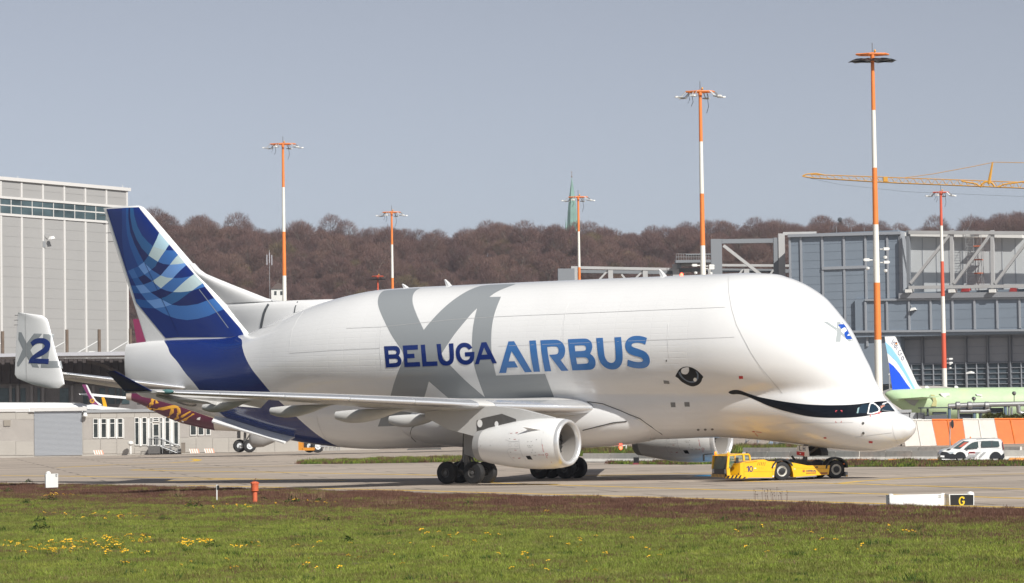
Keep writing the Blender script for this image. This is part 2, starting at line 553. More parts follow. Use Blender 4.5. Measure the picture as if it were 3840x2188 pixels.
def ell(cx, cy, rx, ry, n=16):
    return [(cx + rx * math.cos(2 * math.pi * k / n), cy + ry * math.sin(2 * math.pi * k / n)) for k in range(n)]

# grey emblem letters across the whole flank
outer = (A_((220, 236), (150, 272), (105, 330), (85, 400), (82, 480), (100, 560), (140, 670), (220, 840), (320, 1040), (420, 1190), (540, 1360))
         + B_((398, 290), (350, 400), (320, 470), (265, 620), (240, 720), (215, 800), (105, 1050), (60, 1175), (510, 1158), (540, 1075), (655, 820), (720, 590), (1005, 835), (1335, 1118), (1790, 1104), (1505, 858), (1475, 828), (2340, 795), (2225, 493), (1590, 515))
         + D_((262, 950), (242, 830), (238, 720), (245, 600), (265, 480), (300, 380), (335, 296), (222, 298), (300, 240), (480, 172))
         + A_((2420, 126), (2000, 148), (1850, 192), (1700, 260), (1550, 350), (1400, 460), (1250, 590), (1110, 735), (1000, 860), (920, 962), (860, 840), (800, 710), (745, 570), (715, 470), (712, 380), (730, 300), (780, 240), (860, 200)))
hole = (B_((885, 240)) + A_((1240, 1395), (1380, 1180), (1500, 1010), (1650, 830), (1800, 650), (1890, 570), (1850, 720), (1815, 900), (1797, 1100), (1797, 1360))
        + B_((1290, 280), (1310, 400), (1350, 540), (1400, 680), (1446, 797), (1200, 590), (1000, 385), (935, 325)))
decal('emblem_letters', [outer, hole], M_GREYL, off=.008, ang=28, grid=(.5, .25), label='big grey XL letters wrapping over the white flank')
# dark word
wordB = [
    [B_((140, 137), (290, 130), (320, 140), (342, 165), (350, 200), (345, 235), (330, 255), (355, 285), (370, 320), (365, 360), (345, 390), (310, 405), (165, 412)),
     B_((195, 190), (280, 186), (300, 200), (303, 218), (290, 237), (200, 242)), B_((205, 298), (300, 295), (318, 310), (320, 330), (305, 350), (210, 357))],
    [B_((382, 127), (578, 118), (580, 178), (440, 186), (444, 236), (532, 230), (538, 288), (442, 292), (446, 345), (604, 338), (612, 396), (408, 404))],
    [B_((615, 118), (670, 114), (692, 335), (832, 330), (834, 388), (640, 396))],
    [B_((820, 108), (875, 105), (890, 250), (900, 295), (920, 320), (945, 330), (965, 328), (985, 312), (993, 285), (980, 102), (1038, 97), (1048, 250), (1045, 310), (1030, 350), (1000, 375), (960, 386), (915, 385), (880, 365), (855, 330), (840, 280))],
    [B_((1285, 155), (1265, 125), (1235, 100), (1195, 90), (1150, 92), (1110, 112), (1080, 150), (1068, 200), (1072, 260), (1090, 315), (1125, 355), (1170, 374), (1215, 376), (1260, 362), (1295, 330), (1310, 285), (1312, 207), (1188, 213), (1190, 268), (1255, 266), (1250, 290), (1230, 312), (1200, 320), (1165, 312), (1140, 285), (1125, 245), (1122, 200), (1135, 168), (1160, 150), (1190, 145), (1215, 155), (1240, 182))],
    [B_((1318, 368), (1402, 87), (1465, 82), (1603, 356), (1548, 359), (1520, 302), (1385, 310), (1370, 365)), B_((1437, 152), (1480, 242), (1405, 246))]]
for lp in wordB:
    decal('letter', lp, M_NAVY, off=.018, ang=52)
M_BLUE = mat('livery_blue', (.045, .165, .43), .22, coat=.3)
wordA = [
    [E_((90, 688), (232, 208), (318, 204), (590, 672), (482, 676), (300, 385), (278, 358), (235, 512), (325, 508), (377, 602), (212, 608), (197, 685))],
    [E_((550, 196), (648, 191), (672, 400), (712, 666), (615, 670), (570, 430))],
    [E_((718, 190), (950, 180), (1000, 190), (1045, 220), (1080, 265), (1097, 330), (1092, 400), (1070, 450), (1025, 490), (1145, 652), (1037, 655), (850, 412), (960, 405), (985, 390), (998, 350), (990, 310), (970, 288), (940, 282), (820, 288), (840, 450), (882, 660), (783, 663), (735, 400))],
    [E_((1137, 175), (1390, 162), (1440, 172), (1485, 205), (1508, 255), (1508, 320), (1475, 395), (1520, 430), (1550, 480), (1562, 545), (1545, 600), (1510, 630), (1460, 640), (1205, 648), (1160, 420)),
     E_((1240, 270), (1370, 264), (1400, 275), (1415, 300), (1412, 330), (1390, 352), (1248, 357)), E_((1258, 452), (1400, 447), (1435, 465), (1453, 500), (1447, 530), (1420, 545), (1277, 552))],
    [E_((1567, 157), (1668, 152), (1688, 390), (1705, 460), (1735, 510), (1780, 535), (1820, 532), (1850, 510), (1868, 460), (1845, 145), (1945, 141), (1973, 420), (1965, 520), (1930, 590), (1870, 630), (1800, 636), (1730, 620), (1660, 570), (1615, 500), (1590, 400))],
    [E_((2340, 155), (2270, 130), (2190, 120), (2110, 130), (2050, 165), (2015, 215), (2005, 270), (2020, 340), (2060, 390), (2140, 425), (2230, 445), (2275, 470), (2282, 495), (2265, 515), (2220, 522), (2140, 515), (2045, 483), (2040, 580), (2110, 605), (2200, 618), (2290, 615), (2350, 590), (2382, 540), (2385, 480), (2360, 410), (2310, 360), (2220, 325), (2140, 300), (2107, 280), (2105, 255), (2125, 235), (2180, 225), (2250, 230), (2315, 256))]]
for lp in wordA:
    decal('letter', lp, M_BLUE, off=.018, ang=52)
# face: eye and smile
decal('eye', [D_((2035, 1070), (2050, 1040), (2075, 1000), (2110, 980), (2150, 975), (2200, 985), (2250, 1015), (2280, 1045), (2305, 1070), (2307, 1082), (2297, 1090), (2290, 1120), (2265, 1150), (2225, 1168), (2190, 1170), (2140, 1150), (2090, 1120), (2060, 1085), (2045, 1080))], M_BLACK, off=.010, label='black whale eye painted behind the smile')
M_IRIS = mat('livery_iris', (.13, .17, .23), .3)
decal('iris', [D_((2066, 1035), (2082, 1022), (2092, 1050), (2110, 1080), (2150, 1112), (2200, 1120), (2240, 1095), (2252, 1055), (2232, 1018), (2254, 1030), (2266, 1065), (2256, 1108), (2222, 1134), (2170, 1132), (2110, 1098), (2075, 1060))], M_IRIS, off=.018)
M_WD = mat('livery_white', (.8, .8, .8), .3)
decal('eye_highlight', [D_((2090, 1020), (2095, 1000), (2115, 988), (2150, 980), (2168, 985), (2170, 1015), (2160, 1040), (2140, 1052), (2115, 1050), (2097, 1040))], M_WD, off=.018)
decal('eye_highlight', [D_(*ell(2228, 1102, 17, 19))], M_WD, off=.024)
decal('smile', [F_((228, 100), (245, 85), (290, 73), (340, 72), (390, 85), (450, 110), (560, 150), (700, 180), (880, 212), (1050, 235), (1200, 250), (1400, 258), (1600, 256), (1750, 248), (1880, 232), (1990, 215), (2080, 210), (2130, 208), (2172, 262), (2225, 333), (2150, 335), (2060, 345), (1950, 372), (1850, 392), (1700, 405), (1500, 410), (1300, 403), (1150, 385), (1000, 350), (850, 312), (700, 262), (560, 195), (450, 150), (380, 128), (330, 122), (280, 128), (240, 115))], M_BLACK, off=.010, ang=40, grid=(.3, .2), label='black smile stripe running from the cheek to the cockpit')
# cockpit glazing
M_PANE = mat('cockpit_glass', (.012, .03, .05), .06, coat=.6)
M_TEAL = mat('cockpit_frame', (.25, .38, .40), .4)
decal('side_window', [W_((275, 572), (300, 450), (440, 308), (628, 303), (575, 572))], M_PANE, off=.02, smooth=0)
decal('window_edge', [W_((268, 574), (295, 430), (352, 385), (318, 572))], M_TEAL, off=.026, smooth=0)
decal('open_window', [W_((625, 570), (690, 300), (760, 290), (860, 345), (945, 455), (930, 520), (720, 575))], M_PANE, off=.026, smooth=0)
decal('window_frame', [W_((585, 590), (600, 540), (645, 320), (680, 265), (760, 250), (810, 270), (960, 400), (987, 450), (970, 520), (940, 550), (730, 607), (615, 605)), W_((630, 568), (690, 303), (760, 293), (858, 348), (940, 455), (925, 518), (720, 572))], M_WD, off=.034, smooth=0)
decal('windshield', [W_((935, 322), (1200, 312), (1270, 345), (1400, 480), (1240, 497), (1050, 493), (1003, 450))], M_PANE, off=.026, smooth=0, grid=(.2, .16))
decal('wiper', [W_((1030, 487), (1370, 530), (1370, 540), (1030, 503))], M_METAL, off=.05, smooth=0)
M_SKIN = mat('skin', (.42, .22, .15), .55)
decal('tan_panel', [W_((990, 360), (1080, 340), (1135, 350), (1060, 395), (1020, 440), (998, 420))], mat('sun_visor', (.45, .20, .14), .5), off=.032, smooth=0)  # reddish tan patch laid on the windshield
for q in (((680, 640), (690, 612), (728, 610), (700, 640), (695, 690), (680, 690)), ((905, 570), (930, 548), (1010, 535), (1012, 560), (940, 575), (990, 600), (985, 612), (925, 590)), ((775, 600), (900, 575), (902, 600), (778, 618))):
    decal('ribbon', [W_(*q)], M_RED, off=.045, smooth=0)
# forehead lettering
M_PGR = mat('livery_pale_grey', (.33, .36, .37), .3)
for q, of in ((((1258, 587), (1310, 592), (1410, 660), (1560, 787), (1520, 788), (1380, 668)), .012), (((1400, 595), (1435, 595), (1444, 690), (1437, 790), (1386, 790), (1402, 690)), .015), (((1447, 592), (1475, 592), (1520, 660), (1562, 744), (1606, 744), (1626, 786), (1560, 786), (1520, 712)), .018)):
    decal('nose_letter', [G_(*q)], M_PGR, off=of, smooth=0)
decal('nose_number', [G_((1413, 625), (1440, 617), (1475, 620), (1510, 645), (1535, 695), (1515, 710), (1500, 730), (1560, 732), (1585, 762), (1495, 765), (1475, 730), (1473, 700), (1500, 680), (1500, 660), (1475, 647), (1445, 665))], mat('livery_royal', (.012, .075, .40), .25), off=.022, smooth=1)
# small markings
def line(name, pts, w, m, off=.016, **kw):
    n = len(pts); up = []; dn = []
    for i, p in enumerate(pts):
        a = np.array(pts[max(0, i - 1)]); b = np.array(pts[min(n - 1, i + 1)]); d = (b - a) / (np.linalg.norm(b - a) + 1e-9)
        up.append((p[0] - d[1] * w / 2, p[1] + d[0] * w / 2)); dn.append((p[0] + d[1] * w / 2, p[1] - d[0] * w / 2))
    return decal(name, [up + dn[::-1]], m, off=off, smooth=0, **kw)
line('door_seam', G_((346, 130), (341, 180), (343, 240), (350, 330), (375, 470), (420, 620), (480, 740), (560, 890), (660, 1040), (770, 1170), (870, 1290)), 1.6, M_LINE)
M_VENT = mat('vent_grey', (.22, .22, .22), .6)
for q in (((1918, 1110), (1972, 1116), (1980, 1146), (1924, 1142)), ((1988, 1325), (2034, 1325), (2038, 1371), (1993, 1371)), ((2122, 1322), (2172, 1322), (2176, 1366), (2127, 1366))):
    decal('vent', [D_(*q)], M_VENT, smooth=0)
decal('sensor', [D_((1943, 910), (1953, 912), (1953, 928), (1943, 927))], M_BLACK, smooth=0)
for x, y in ((2258, 604), (2327, 602), (2395, 600)):
    decal('sensor', [H_(*ell(x, y, 14, 10, 12))], M_DMETAL, smooth=0)
for x, y, r in ((1845, 472, 15), (1847, 590, 16)):
    decal('air_probe', [F_(*ell(x, y, r, r, 14))], M_DMETAL, smooth=0, off=.03)
decal('warning_mark', [G_((443, 1120), (484, 1120), (487, 1147), (447, 1148))], M_RED, smooth=0)
for q in (((1370, 640), (1400, 640), (1406, 655), (1372, 655)), ((515, 568), (548, 570), (550, 580), (517, 578)), ((564, 573), (626, 580), (626, 585), (564, 578)), ((545, 590), (552, 590), (583, 628), (578, 630)), ((1910, 685), (1958, 688), (1956, 712), (1912, 708))):
    decal('warning_mark', [F_(*q)], M_RED, smooth=0)
M_BRK = mat('marking_pink', (.6, .08, .1), .5)
for q in (((1512, 340), (1512, 322), (1532, 318), (1534, 326), (1520, 330), (1519, 340)), ((1574, 318), (1595, 319), (1595, 340), (1588, 340), (1587, 328), (1574, 326))):
    decal('door_bracket', [F_(*q)], M_BRK, smooth=0, off=.02)
for q in (((1512, 448), (1517, 448), (1518, 458), (1527, 459), (1527, 464), (1512, 464)), ((1586, 446), (1586, 462), (1572, 464), (1572, 459), (1581, 457), (1581, 446))):
    decal('door_bracket', [F_(*q)], M_RED, smooth=0)
line('panel_seam', F_((2200, 380), (2196, 450), (2200, 550), (2215, 620), (2240, 680), (2262, 705)), 1.3, M_LINE)
line('panel_seam', F_((1750, 640), (1900, 618), (2060, 600), (2190, 585)), 1.2, M_LINE)
line('panel_seam', F_((880, 472), (1100, 468), (1400, 466), (1720, 464)), 1.0, M_LINE)
line('panel_seam', [(1300, 1232), (1430, 1227), (1700, 1199), (1877, 1188), (2100, 1179), (2400, 1166), (2720, 1153)], 1.1, M_LINE)
line('panel_seam', [(1870, 1299), (2100, 1290), (2400, 1278), (2755, 1265)], 1.1, M_LINE)
line('panel_seam', C_((0, 0),) and [(1086, 1325), (1240, 1315), (1424, 1307)], 1.2, M_LINE)
line('panel_seam', C_((620, 440), (560, 520), (510, 620), (490, 720), (483, 840)), 1.6, M_WD)
line('panel_seam', C_((1383, 560), (1370, 700), (1366, 850), (1385, 1000)), 1.6, M_WD)
line('panel_seam', D_((1000, 340), (965, 440), (945, 600), (945, 760), (965, 920)), 1.4, M_WD)
line('panel_seam', D_((1965, 560), (1958, 700), (1965, 800), (1978, 890)), 1.4, M_WD)
line('belly_door_seam', tf(900, 1380, 2.6)((750, 470), (765, 550), (800, 630), (850, 710)), 1.0, M_LINE)
# fin-like aerials on the spine
for px, py, h in ((1525, 1078, .30), (1685, 1072, .45), (2490, 1036, .48)):
    q = apl(px, py, 0); x = q[0]; z = ztop(x) - .03
    def dia(c, w, zz): return [(x + c + w, 0, zz), (x + c, -.035, zz), (x + c - w, 0, zz), (x + c, .035, zz)]
    b = MB(); b.loft([dia(0, .26, z), dia(-.18, .16, z + h * .6), dia(-.34, .07, z + h)]); b.build('aerial', M_WHITE2, plane)
M_BEACON = mat('red_beacon_lit', (1.0, .06, .03), .4, emit=9)
b = MB(); q = apl(2556, 1034, 0); b.lathe([(-.05, .1), (.08, .1), (.14, .06), (.17, .01)], (q[0], 0, ztop(q[0])), 2, 12, cap=True); b.build('beacon', M_BEACON, plane, smooth=40)
b = MB(); q = apl(2328, 1676, 0); b.lathe([(.05, .1), (-.08, .1), (-.14, .06), (-.17, .01)], (q[0], 0, 2.12), 2, 12, cap=True); b.build('beacon', M_BEACON, plane, smooth=40)
# ------------------------------------------------------------------ aerofoil helpers
def foil(n=26):
    """closed outline (s, h): s 0 = leading edge, 1 = trailing edge; h unit half thickness, upper then lower"""
    s = (1 - np.cos(np.linspace(0, math.pi, n))) / 2
    h = 5 * (.2969 * np.sqrt(s) - .126 * s - .3516 * s**2 + .2843 * s**3 - .1015 * s**4)
    h = h / h.max(); h[-1] = .012
    return s, h
FS, FH = foil()
def fin_rings(levels, y0=0., n=26):
    """levels: (z, xLE, xTE, half thickness): vertical surface, y thickness"""
    R = []
    for z, le, te, ht in levels:
        c = le - te
        st = [(le - s * c, y0 - h * ht, z) for s, h in zip(FS, FH)]
        po = [(le - s * c, y0 + h * ht, z) for s, h in zip(FS[-1:0:-1], FH[-1:0:-1])][:-0 or None]
        R.append(st + po)
    return R
def side_decal(name, loops, bvh, m, off=.012, grid=(.35, .35), extra=None, parent=None, cls=None, mats=None, **kw):
    """flat print on the starboard side of a surface; loops in airplane (x, z)"""
    V, T = cdt(loops, *grid, extra=extra)
    P = []
    for x, z in V:
        h = bvh.ray_cast(Vector((x, -30, z)), Vector((0, 1, 0)))
        if h[0] is None:
            h = bvh.find_nearest(Vector((x, -1, z)))
            P.append((x, h[0].y - off, z))
        else: P.append((x, h[0].y - off, z))
    b = MB(); b.v = P
    for t in T:
        b.f.append(t)
        b.mi.append(cls(np.mean([V[i] for i in t], axis=0)) if cls else 0)
    return b.build(name, mats or m, parent or plane, **kw)

# ------------------------------------------------------------------ vertical fin
def _le(z): return -25.45 - (z - 14.3) * (4.63 / 4.45)
FIN = [(8.6, _le(8.6) + .6, -29.9, .62), (9.73, _le(9.73), -30.32, .6), (11.3, _le(11.3), -30.95, .57), (12.9, _le(12.9), -31.59, .53), (14.3, _le(14.3), -32.15, .49), (15.6, _le(15.6), -32.68, .43), (16.9, _le(16.9), -33.2, .37), (18.2, _le(18.2), -33.7, .30), (18.75, -30.12, -33.92, .27), (18.98, -30.4, -34.02, .24), (19.12, -30.75, -34.08, .18)]
b = MB(); b.loft(fin_rings(FIN))
fin = b.build('tail_fin', M_WHITE2, plane, smooth=40)
fin_bvh = BVHTree.FromPolygons([Vector(v) for v in b.v], b.f)
DORS = [(z, l, _le(z) - 1.0, h) for z, l, h in ((9.2, -13.2, .9), (10.8, -13.2, .86), (11.5, -13.2, .76), (11.8, -13.3, .64), (11.97, -13.6, .48), (12.05, -14.2, .3), (12.07, -18.6, .34), (12.3, -19.7, .34), (12.75, -21.0, .34), (13.3, -22.6, .33), (13.8, -24.0, .31), (14.15, -24.95, .28), (14.45, -25.45, .25), (14.9, -25.92, .22))]
b = MB(); b.loft(fin_rings(DORS)); b.build('dorsal_fairing', M_WHITE2, fin, smooth=50)
dor_bvh = BVHTree.FromPolygons([Vector(v) for v in b.v], b.f)
M__ = tf(360, 760, 5.824); N__ = tf(420, 1000, 4.854)
def fx(pts):
    return [tuple(apl(p[0], p[1], -.35)[[0, 2]]) for p in pts]
bowl = [
    fx(M__((795, 100), (830, 300), (900, 520), (1010, 720), (1140, 860), (1260, 960), (1400, 1010), (1530, 1045), (1760, 1050))),
    fx(M__((725, 95), (740, 330), (790, 580), (880, 800), (1000, 1000), (1160, 1160), (1370, 1295), (1500, 1345), (1640, 1362), (1800, 1350), (1990, 1315))),
    fx(M__((692, 95), (695, 350), (740, 660), (830, 900), (940, 1120), (1045, 1305)) + N__((725, 58), (905, 165), (1030, 205), (1180, 215), (1300, 210), (1450, 178), (1530, 150))),
    fx(M__((640, 95), (640, 480), (660, 700), (720, 950), (800, 1150), (910, 1395)) + N__((590, 150), (740, 268), (905, 400), (1020, 445), (1140, 468), (1280, 470), (1420, 455), (1520, 432), (1690, 370), (1730, 350))),
    fx(M__((600, 95), (600, 500), (610, 800), (660, 1050), (740, 1250), (790, 1440)) + N__((450, 195), (560, 330), (700, 470), (880, 585), (1105, 695), (1250, 718), (1400, 716), (1600, 685), (1860, 578), (1900, 560))),
    fx(M__((545, 95), (545, 500), (530, 700), (540, 950), (570, 1200), (620, 1430)) + N__((330, 215), (400, 350), (500, 490), (610, 620), (770, 760), (930, 850), (1060, 908), (1200, 950), (1400, 978), (1600, 955), (1800, 900), (2035, 780), (2080, 755))),
]
diag = [
    fx(M__((1375, 625), (1330, 800), (1260, 960), (1160, 1160), (1045, 1305), (910, 1395), (790, 1440)) + N__((265, 75), (180, 92))),
    fx(M__((1600, 890), (1530, 1045), (1370, 1295)) + N__((905 - 100, 0 - 0), (725, 58), (665, 100), (580, 150), (465, 200), (330, 220), (230, 212))),
    fx(M__((1800, 1120), (1640, 1362), (1560, 1456)) + N__((905, 165), (740, 268), (560, 330), (400, 350), (270, 343))),
    fx(M__((1985, 1340),) + N__((1330, 0), (1140, 215), (905, 400), (830, 435), (700, 470), (500, 490), (310, 480))),
    fx(N__((1520, 115), (1450, 178), (1140, 468), (1000, 550), (880, 585), (730, 610), (610, 618), (350, 583))),
    fx(N__((1670, 285), (1500, 435), (1250, 620), (1105, 695), (970, 735), (770, 762), (600, 755), (440, 730))),
]
blue_outline = fx(M__((170, 140), (900, 100), (1365, 660), (1585, 915), (1785, 1145), (1965, 1365)) + N__((1495, 140), (1650, 310), (1690, 370), (1860, 578), (2035, 780), (2340, 1135), (2412, 1252), (2150, 1290), (1205, 1290), (965, 1305), (395, 655)))
far_r = [(-10, 8.), (-10, 30)]; far_t = [(-45, 30), (-10, 30)]
def bowl_reg(c): return c + [(-8, c[-1][1]), (-8, 30), (c[0][0], 30)]
def diag_reg(c): return c + [(-45, c[-1][1]), (-45, 30), (c[0][0] + 5, 30), (c[0][0] + 5, c[0][1])]
BR = [bowl_reg(c) for c in bowl]; DR = [diag_reg(c) for c in diag]
FCOL = {'n': (.006, .024, .16), 'd': (.004, .012, .10), 'm': (.014, .085, .30), 's': (.02, .10, .27), 'b': (.04, .14, .40), 'l': (.14, .29, .62), 'p': (.42, .60, .70), 'g': (.45, .56, .58), 'v': (.010, .045, .22)}
FK = list(FCOL)
FM = [mat('fin_blue_' + w, FCOL[k], .24, coat=.25) for k, w in zip(FK, ('navy', 'dark', 'mid', 'steel', 'bright', 'light', 'pale', 'silver', 'deep'))]
#        right of b1, b1-2, b2-3, b3-4, b4-5, b5-6, left
GRID = ['nsdmvvn',      # above d1
        'pgslmbv',      # d1-d2
        'nbdbdmn',
        'gglgblm'.replace(' ', ''),
        'nnnbdbn',
        'gggglblm'[1:],
        'bbbbdmn']
GRID[3] = 'gglgblm'; GRID[5] = 'ggggslm'; GRID[6] = 'bbbbdbn'
def fcls(c):
    bi = 6
    for i, r in enumerate(BR):
        if pip(c, r): bi = i; break
    dj = 6
    for j, r in enumerate(DR):
        if pip(c, r): dj = j; break
    if dj == 6 and bi == 6: return FK.index('n')
    return FK.index(GRID[dj][bi])
dn_ = lambda c: dense(c, .16)[:-max(1, int(np.linalg.norm(np.array(c[-1]) - np.array(c[0])) / .16))] + [c[-1]]
side_decal('fin_pattern', [dense(blue_outline, .16)], fin_bvh, None, off=.02, grid=(.2, .2), extra=[dn_(c) for c in bowl + diag], cls=fcls, mats=FM, parent=fin, label='navy fin face with woven light and dark blue arcs')
def strip(name, pts, w, bvh, m, off=.03, parent=None):
    n = len(pts); up = []; dn = []
    for i, p in enumerate(pts):
        a = np.array(pts[max(0, i - 1)]); e = np.array(pts[min(n - 1, i + 1)]); d = (e - a) / np.linalg.norm(e - a)
        up.append((p[0] - d[1] * w / 2, p[1] + d[0] * w / 2)); dn.append((p[0] + d[1] * w / 2, p[1] - d[0] * w / 2))
    return side_decal(name, [dense(up + dn[::-1], .3)], bvh, m, off=off, grid=(9, 9), parent=parent)
strip('hinge_line', fx(N__((395, 655), (395, 654))) and fx(N__((600, -60), (730, 200), (900, 560), (1070, 910), (1230, 1250))), .035, fin_bvh, FM[1], parent=fin)
strip('fin_strip', fx(N__((1608, 420), (1930, 830), (2148, 1120))), .05, fin_bvh, mat('strip_grey', (.20, .23, .27), .5), parent=fin)
strip('dark_band', [tuple(apl(p[0], p[1], -.6)[[0, 2]]) for p in ((1009, 1128), (990, 1175), (974, 1236))], .22, dor_bvh, mat('seal_grey', (.10, .11, .12), .6), parent=fin)
strip('dark_band', [tuple(apl(p[0], p[1], -.6)[[0, 2]]) for p in ((1113, 1131), (1111, 1174))], .1, dor_bvh, mat('seal_grey', (.10, .11, .12), .6), parent=fin)
for k in range(4):
    z = 18.6 - k * .62; te = np.interp(z, [l[0] for l in FIN], [l[2] for l in FIN])
    b = MB(); b.tube([(te, 0, z), (te - .5, 0, z - .01)], .02, 5); b.build('static_wick', M_DMETAL, fin)

# ------------------------------------------------------------------ wings
def fit_x(px, py, y):
    """airplane x (and z) of a photo point assumed to lie at lateral position y"""
    q = apl(px, py, y); return q[0], q[2]
WLE = [(0, 9.6, 4.35)]
for y, p in ((-2.8, (2236, 1533)), (-9.5, (1880, 1524))):
    q = fit_x(*p, y); WLE.append((y, q[0], q[1]))
def le_at(y, pts):
    # march along the traced leading edge: find the photo point whose x falls on the straight swept line
    return None
SW = (WLE[1][1] + 5.6) / (28.3 - 2.8)
def le_line(y): return WLE[1][1] - SW * (abs(y) - 2.8)
LEP = [(2236, 1533), (1897, 1525), (1854, 1523), (1635, 1511), (1427, 1502), (1211, 1492), (994, 1485), (802, 1479), (611, 1471), (577, 1470)]
def le_z(y):
    # project (x(y), y) to the photo column and read the traced height there
    x = le_line(y)
    lo, hi = 2.0, 9.0
    for _ in range(40):
        z = (lo + hi) / 2
        w = AO + x * AX - abs(y) * AY + np.array([0, 0, z]); d = w - CAM
        px = 1920 + FP * (d @ RGT) / (d @ FWD); py = 1094 - FP * (d @ UPV) / (d @ FWD)
        ty = np.interp(px, [p[0] for p in LEP[::-1]], [p[1] for p in LEP[::-1]])
        if py > ty: lo = z
        else: hi = z
    return z
WING = []
for y, c, t in ((0., 12.2, .13), (2.8, 10.9, .125), (6.0, 9.0, .115), (9.4, 7.25, .108), (13., 6.35, .10), (18., 5.05, .10), (23., 3.85, .098), (27.2, 2.85, .095), (28.3, 2.45, .085)):
    x = le_line(max(y, 2.8)) + (SW * 2.8 if y < 2.8 else 0)
    z = le_z(max(y, 2.8)) - (.15 if y < 2.8 else 0)
    WING.append((y, x, z, c, t))
def wing_ring(sec, sgn, s0=0., s1=1., k=1.0):
    y, x, z, c, t = sec
    tw = rad(2.5 - 3.5 * y / 28)
    def P(s, h, up):
        cam_ = .02 * math.sin(math.pi * min(1, s * 1.0)) * c
        hh = h * t * c / 2 * k * (1.0 if up else .85)
        xx = -s * c - (0); zz = (hh if up else -hh) + cam_
        return (x + xx * math.cos(tw) + zz * math.sin(tw), sgn * y, z + zz * math.cos(tw) - (-xx) * math.sin(tw))
    idx = [i for i in range(len(FS)) if s0 - 1e-6 <= FS[i] <= s1 + 1e-6]
    return [P(FS[i], FH[i], True) for i in idx[::-1]] + [P(FS[i], FH[i], False) for i in idx[1:]]
def wing_interp(y):
    ys = [s[0] for s in WING]
    return tuple(float(np.interp(y, ys, [s[k] for s in WING])) for k in range(5))
def make_wing(sgn):
    b = MB(); b.loft([wing_ring(s, sgn) for s in WING])
    w = b.build('wing', M_WINGG, plane, smooth=45)
    # polished leading edge slats in segments
    for y0, y1 in ((2.95, 9.05), (10.05, 13.8), (13.86, 17.6), (17.66, 21.3), (21.36, 24.9), (24.96, 27.3)):
        b = MB(); rr = []
        for y in np.linspace(y0, y1, 6):
            s = wing_interp(y); r = wing_ring(s, sgn, 0, .10, 1.0)
            rr.append([(p[0] + .035, p[1], p[2] + (.02 if i < len(r) // 2 else -.02)) for i, p in enumerate(r)])
        b.loft(rr, closed=True); b.build('slat', M_METAL, w, smooth=50)
    # raised sharklet at the tip
    if sgn < 0:
        r0 = [apl(570, 1466, -28.35), apl(470, 1471, -28.3)]; r1 = [apl(430, 1391, -29.9), apl(398, 1394, -29.95)]
        b = MB()
        R = []
        for k in (0, .1, .3, .65, 1):
            a = r0[0] * (1 - k) + r1[0] * k; e = r0[1] * (1 - k) + r1[1] * k
            a[2] += .0; c = a - e
            R.append([tuple(a - c * s + np.array([0, 1, .0]) * h * .10 * (1 - .6 * k)) for s, h in zip(FS, FH)] + [tuple(a - c * s - np.array([0, 1, .0]) * h * .10 * (1 - .6 * k)) for s, h in zip(FS[-2:0:-1], FH[-2:0:-1])])
        b.loft(R); b.build('sharklet', M_NAVY, w, smooth=40, label='navy blue upturned wing tip')
        g = WING_TIP = wing_interp(27.9)
        b = MB(); b.lathe([(-.55, .02), (-.4, .11), (.0, .15), (.35, .11), (.5, .02)], (g[1] + .05, -27.75, g[2] + .02), 0, 12)
        b.v = [(v[0] + SW * (27.75 + v[1]) * 0, v[1], v[2]) for v in b.v]
        b.build('navigation_light', mat('lamp_glass', (.10, .22, .22), .1, coat=.5), w, smooth=40)
    return w
wing_s = make_wing(-1); wing_p = make_wing(1)
# flap track fairings (canoes)
def canoe(y, x0, x1, zt_, depth, wd, parent):
    b = MB(); R = []
    for k in np.linspace(0, 1, 15):
        x = x0 + (x1 - x0) * k
        f = max(.02, math.sin(math.pi / 2 * min(1, k / .72)) ** 1.25) if k < .72 else 1 - .42 * ((k - .72) / .28) ** 2
        zt2 = zt_(x)
        R.append([(x, y + wd / 2 * f * math.cos(a), zt2 - depth * f * .42 + depth * f * .58 * math.sin(a)) for a in np.linspace(0, 2 * math.pi, 14, endpoint=False)])
    b.loft(R); return b.build('flap_fairing', mat('underwing_grey', (.60, .595, .58), .45, var=.03, vscale=2), parent, smooth=60)
for y, xa, xb, dp in ((6.2, -.6, -5.2, .7), (11.6, .2, -5.4, .72), (16.4, -1.9, -6.7, .62), (21.2, -4.4, -8.0, .5)):
    s = wing_interp(y)
    for sgn, w in ((-1, wing_s), (1, wing_p)):
        canoe(sgn * y, xa, xb, lambda x: s[2] - .12 - .02 * s[3] - max(0, (s[1] - x) / s[3] - .6) * .25, dp, .62, w)
b = MB(); q = [apl(1008, 1499, -17.3), apl(978, 1531, -17.3), apl(640, 1506, -25.6), apl(585, 1488, -26.2)]
b.hexa([tuple(p) for p in q] + [(p[0], p[1], p[2] + .14) for p in q]); b.build('aileron', M_WINGG, wing_s)
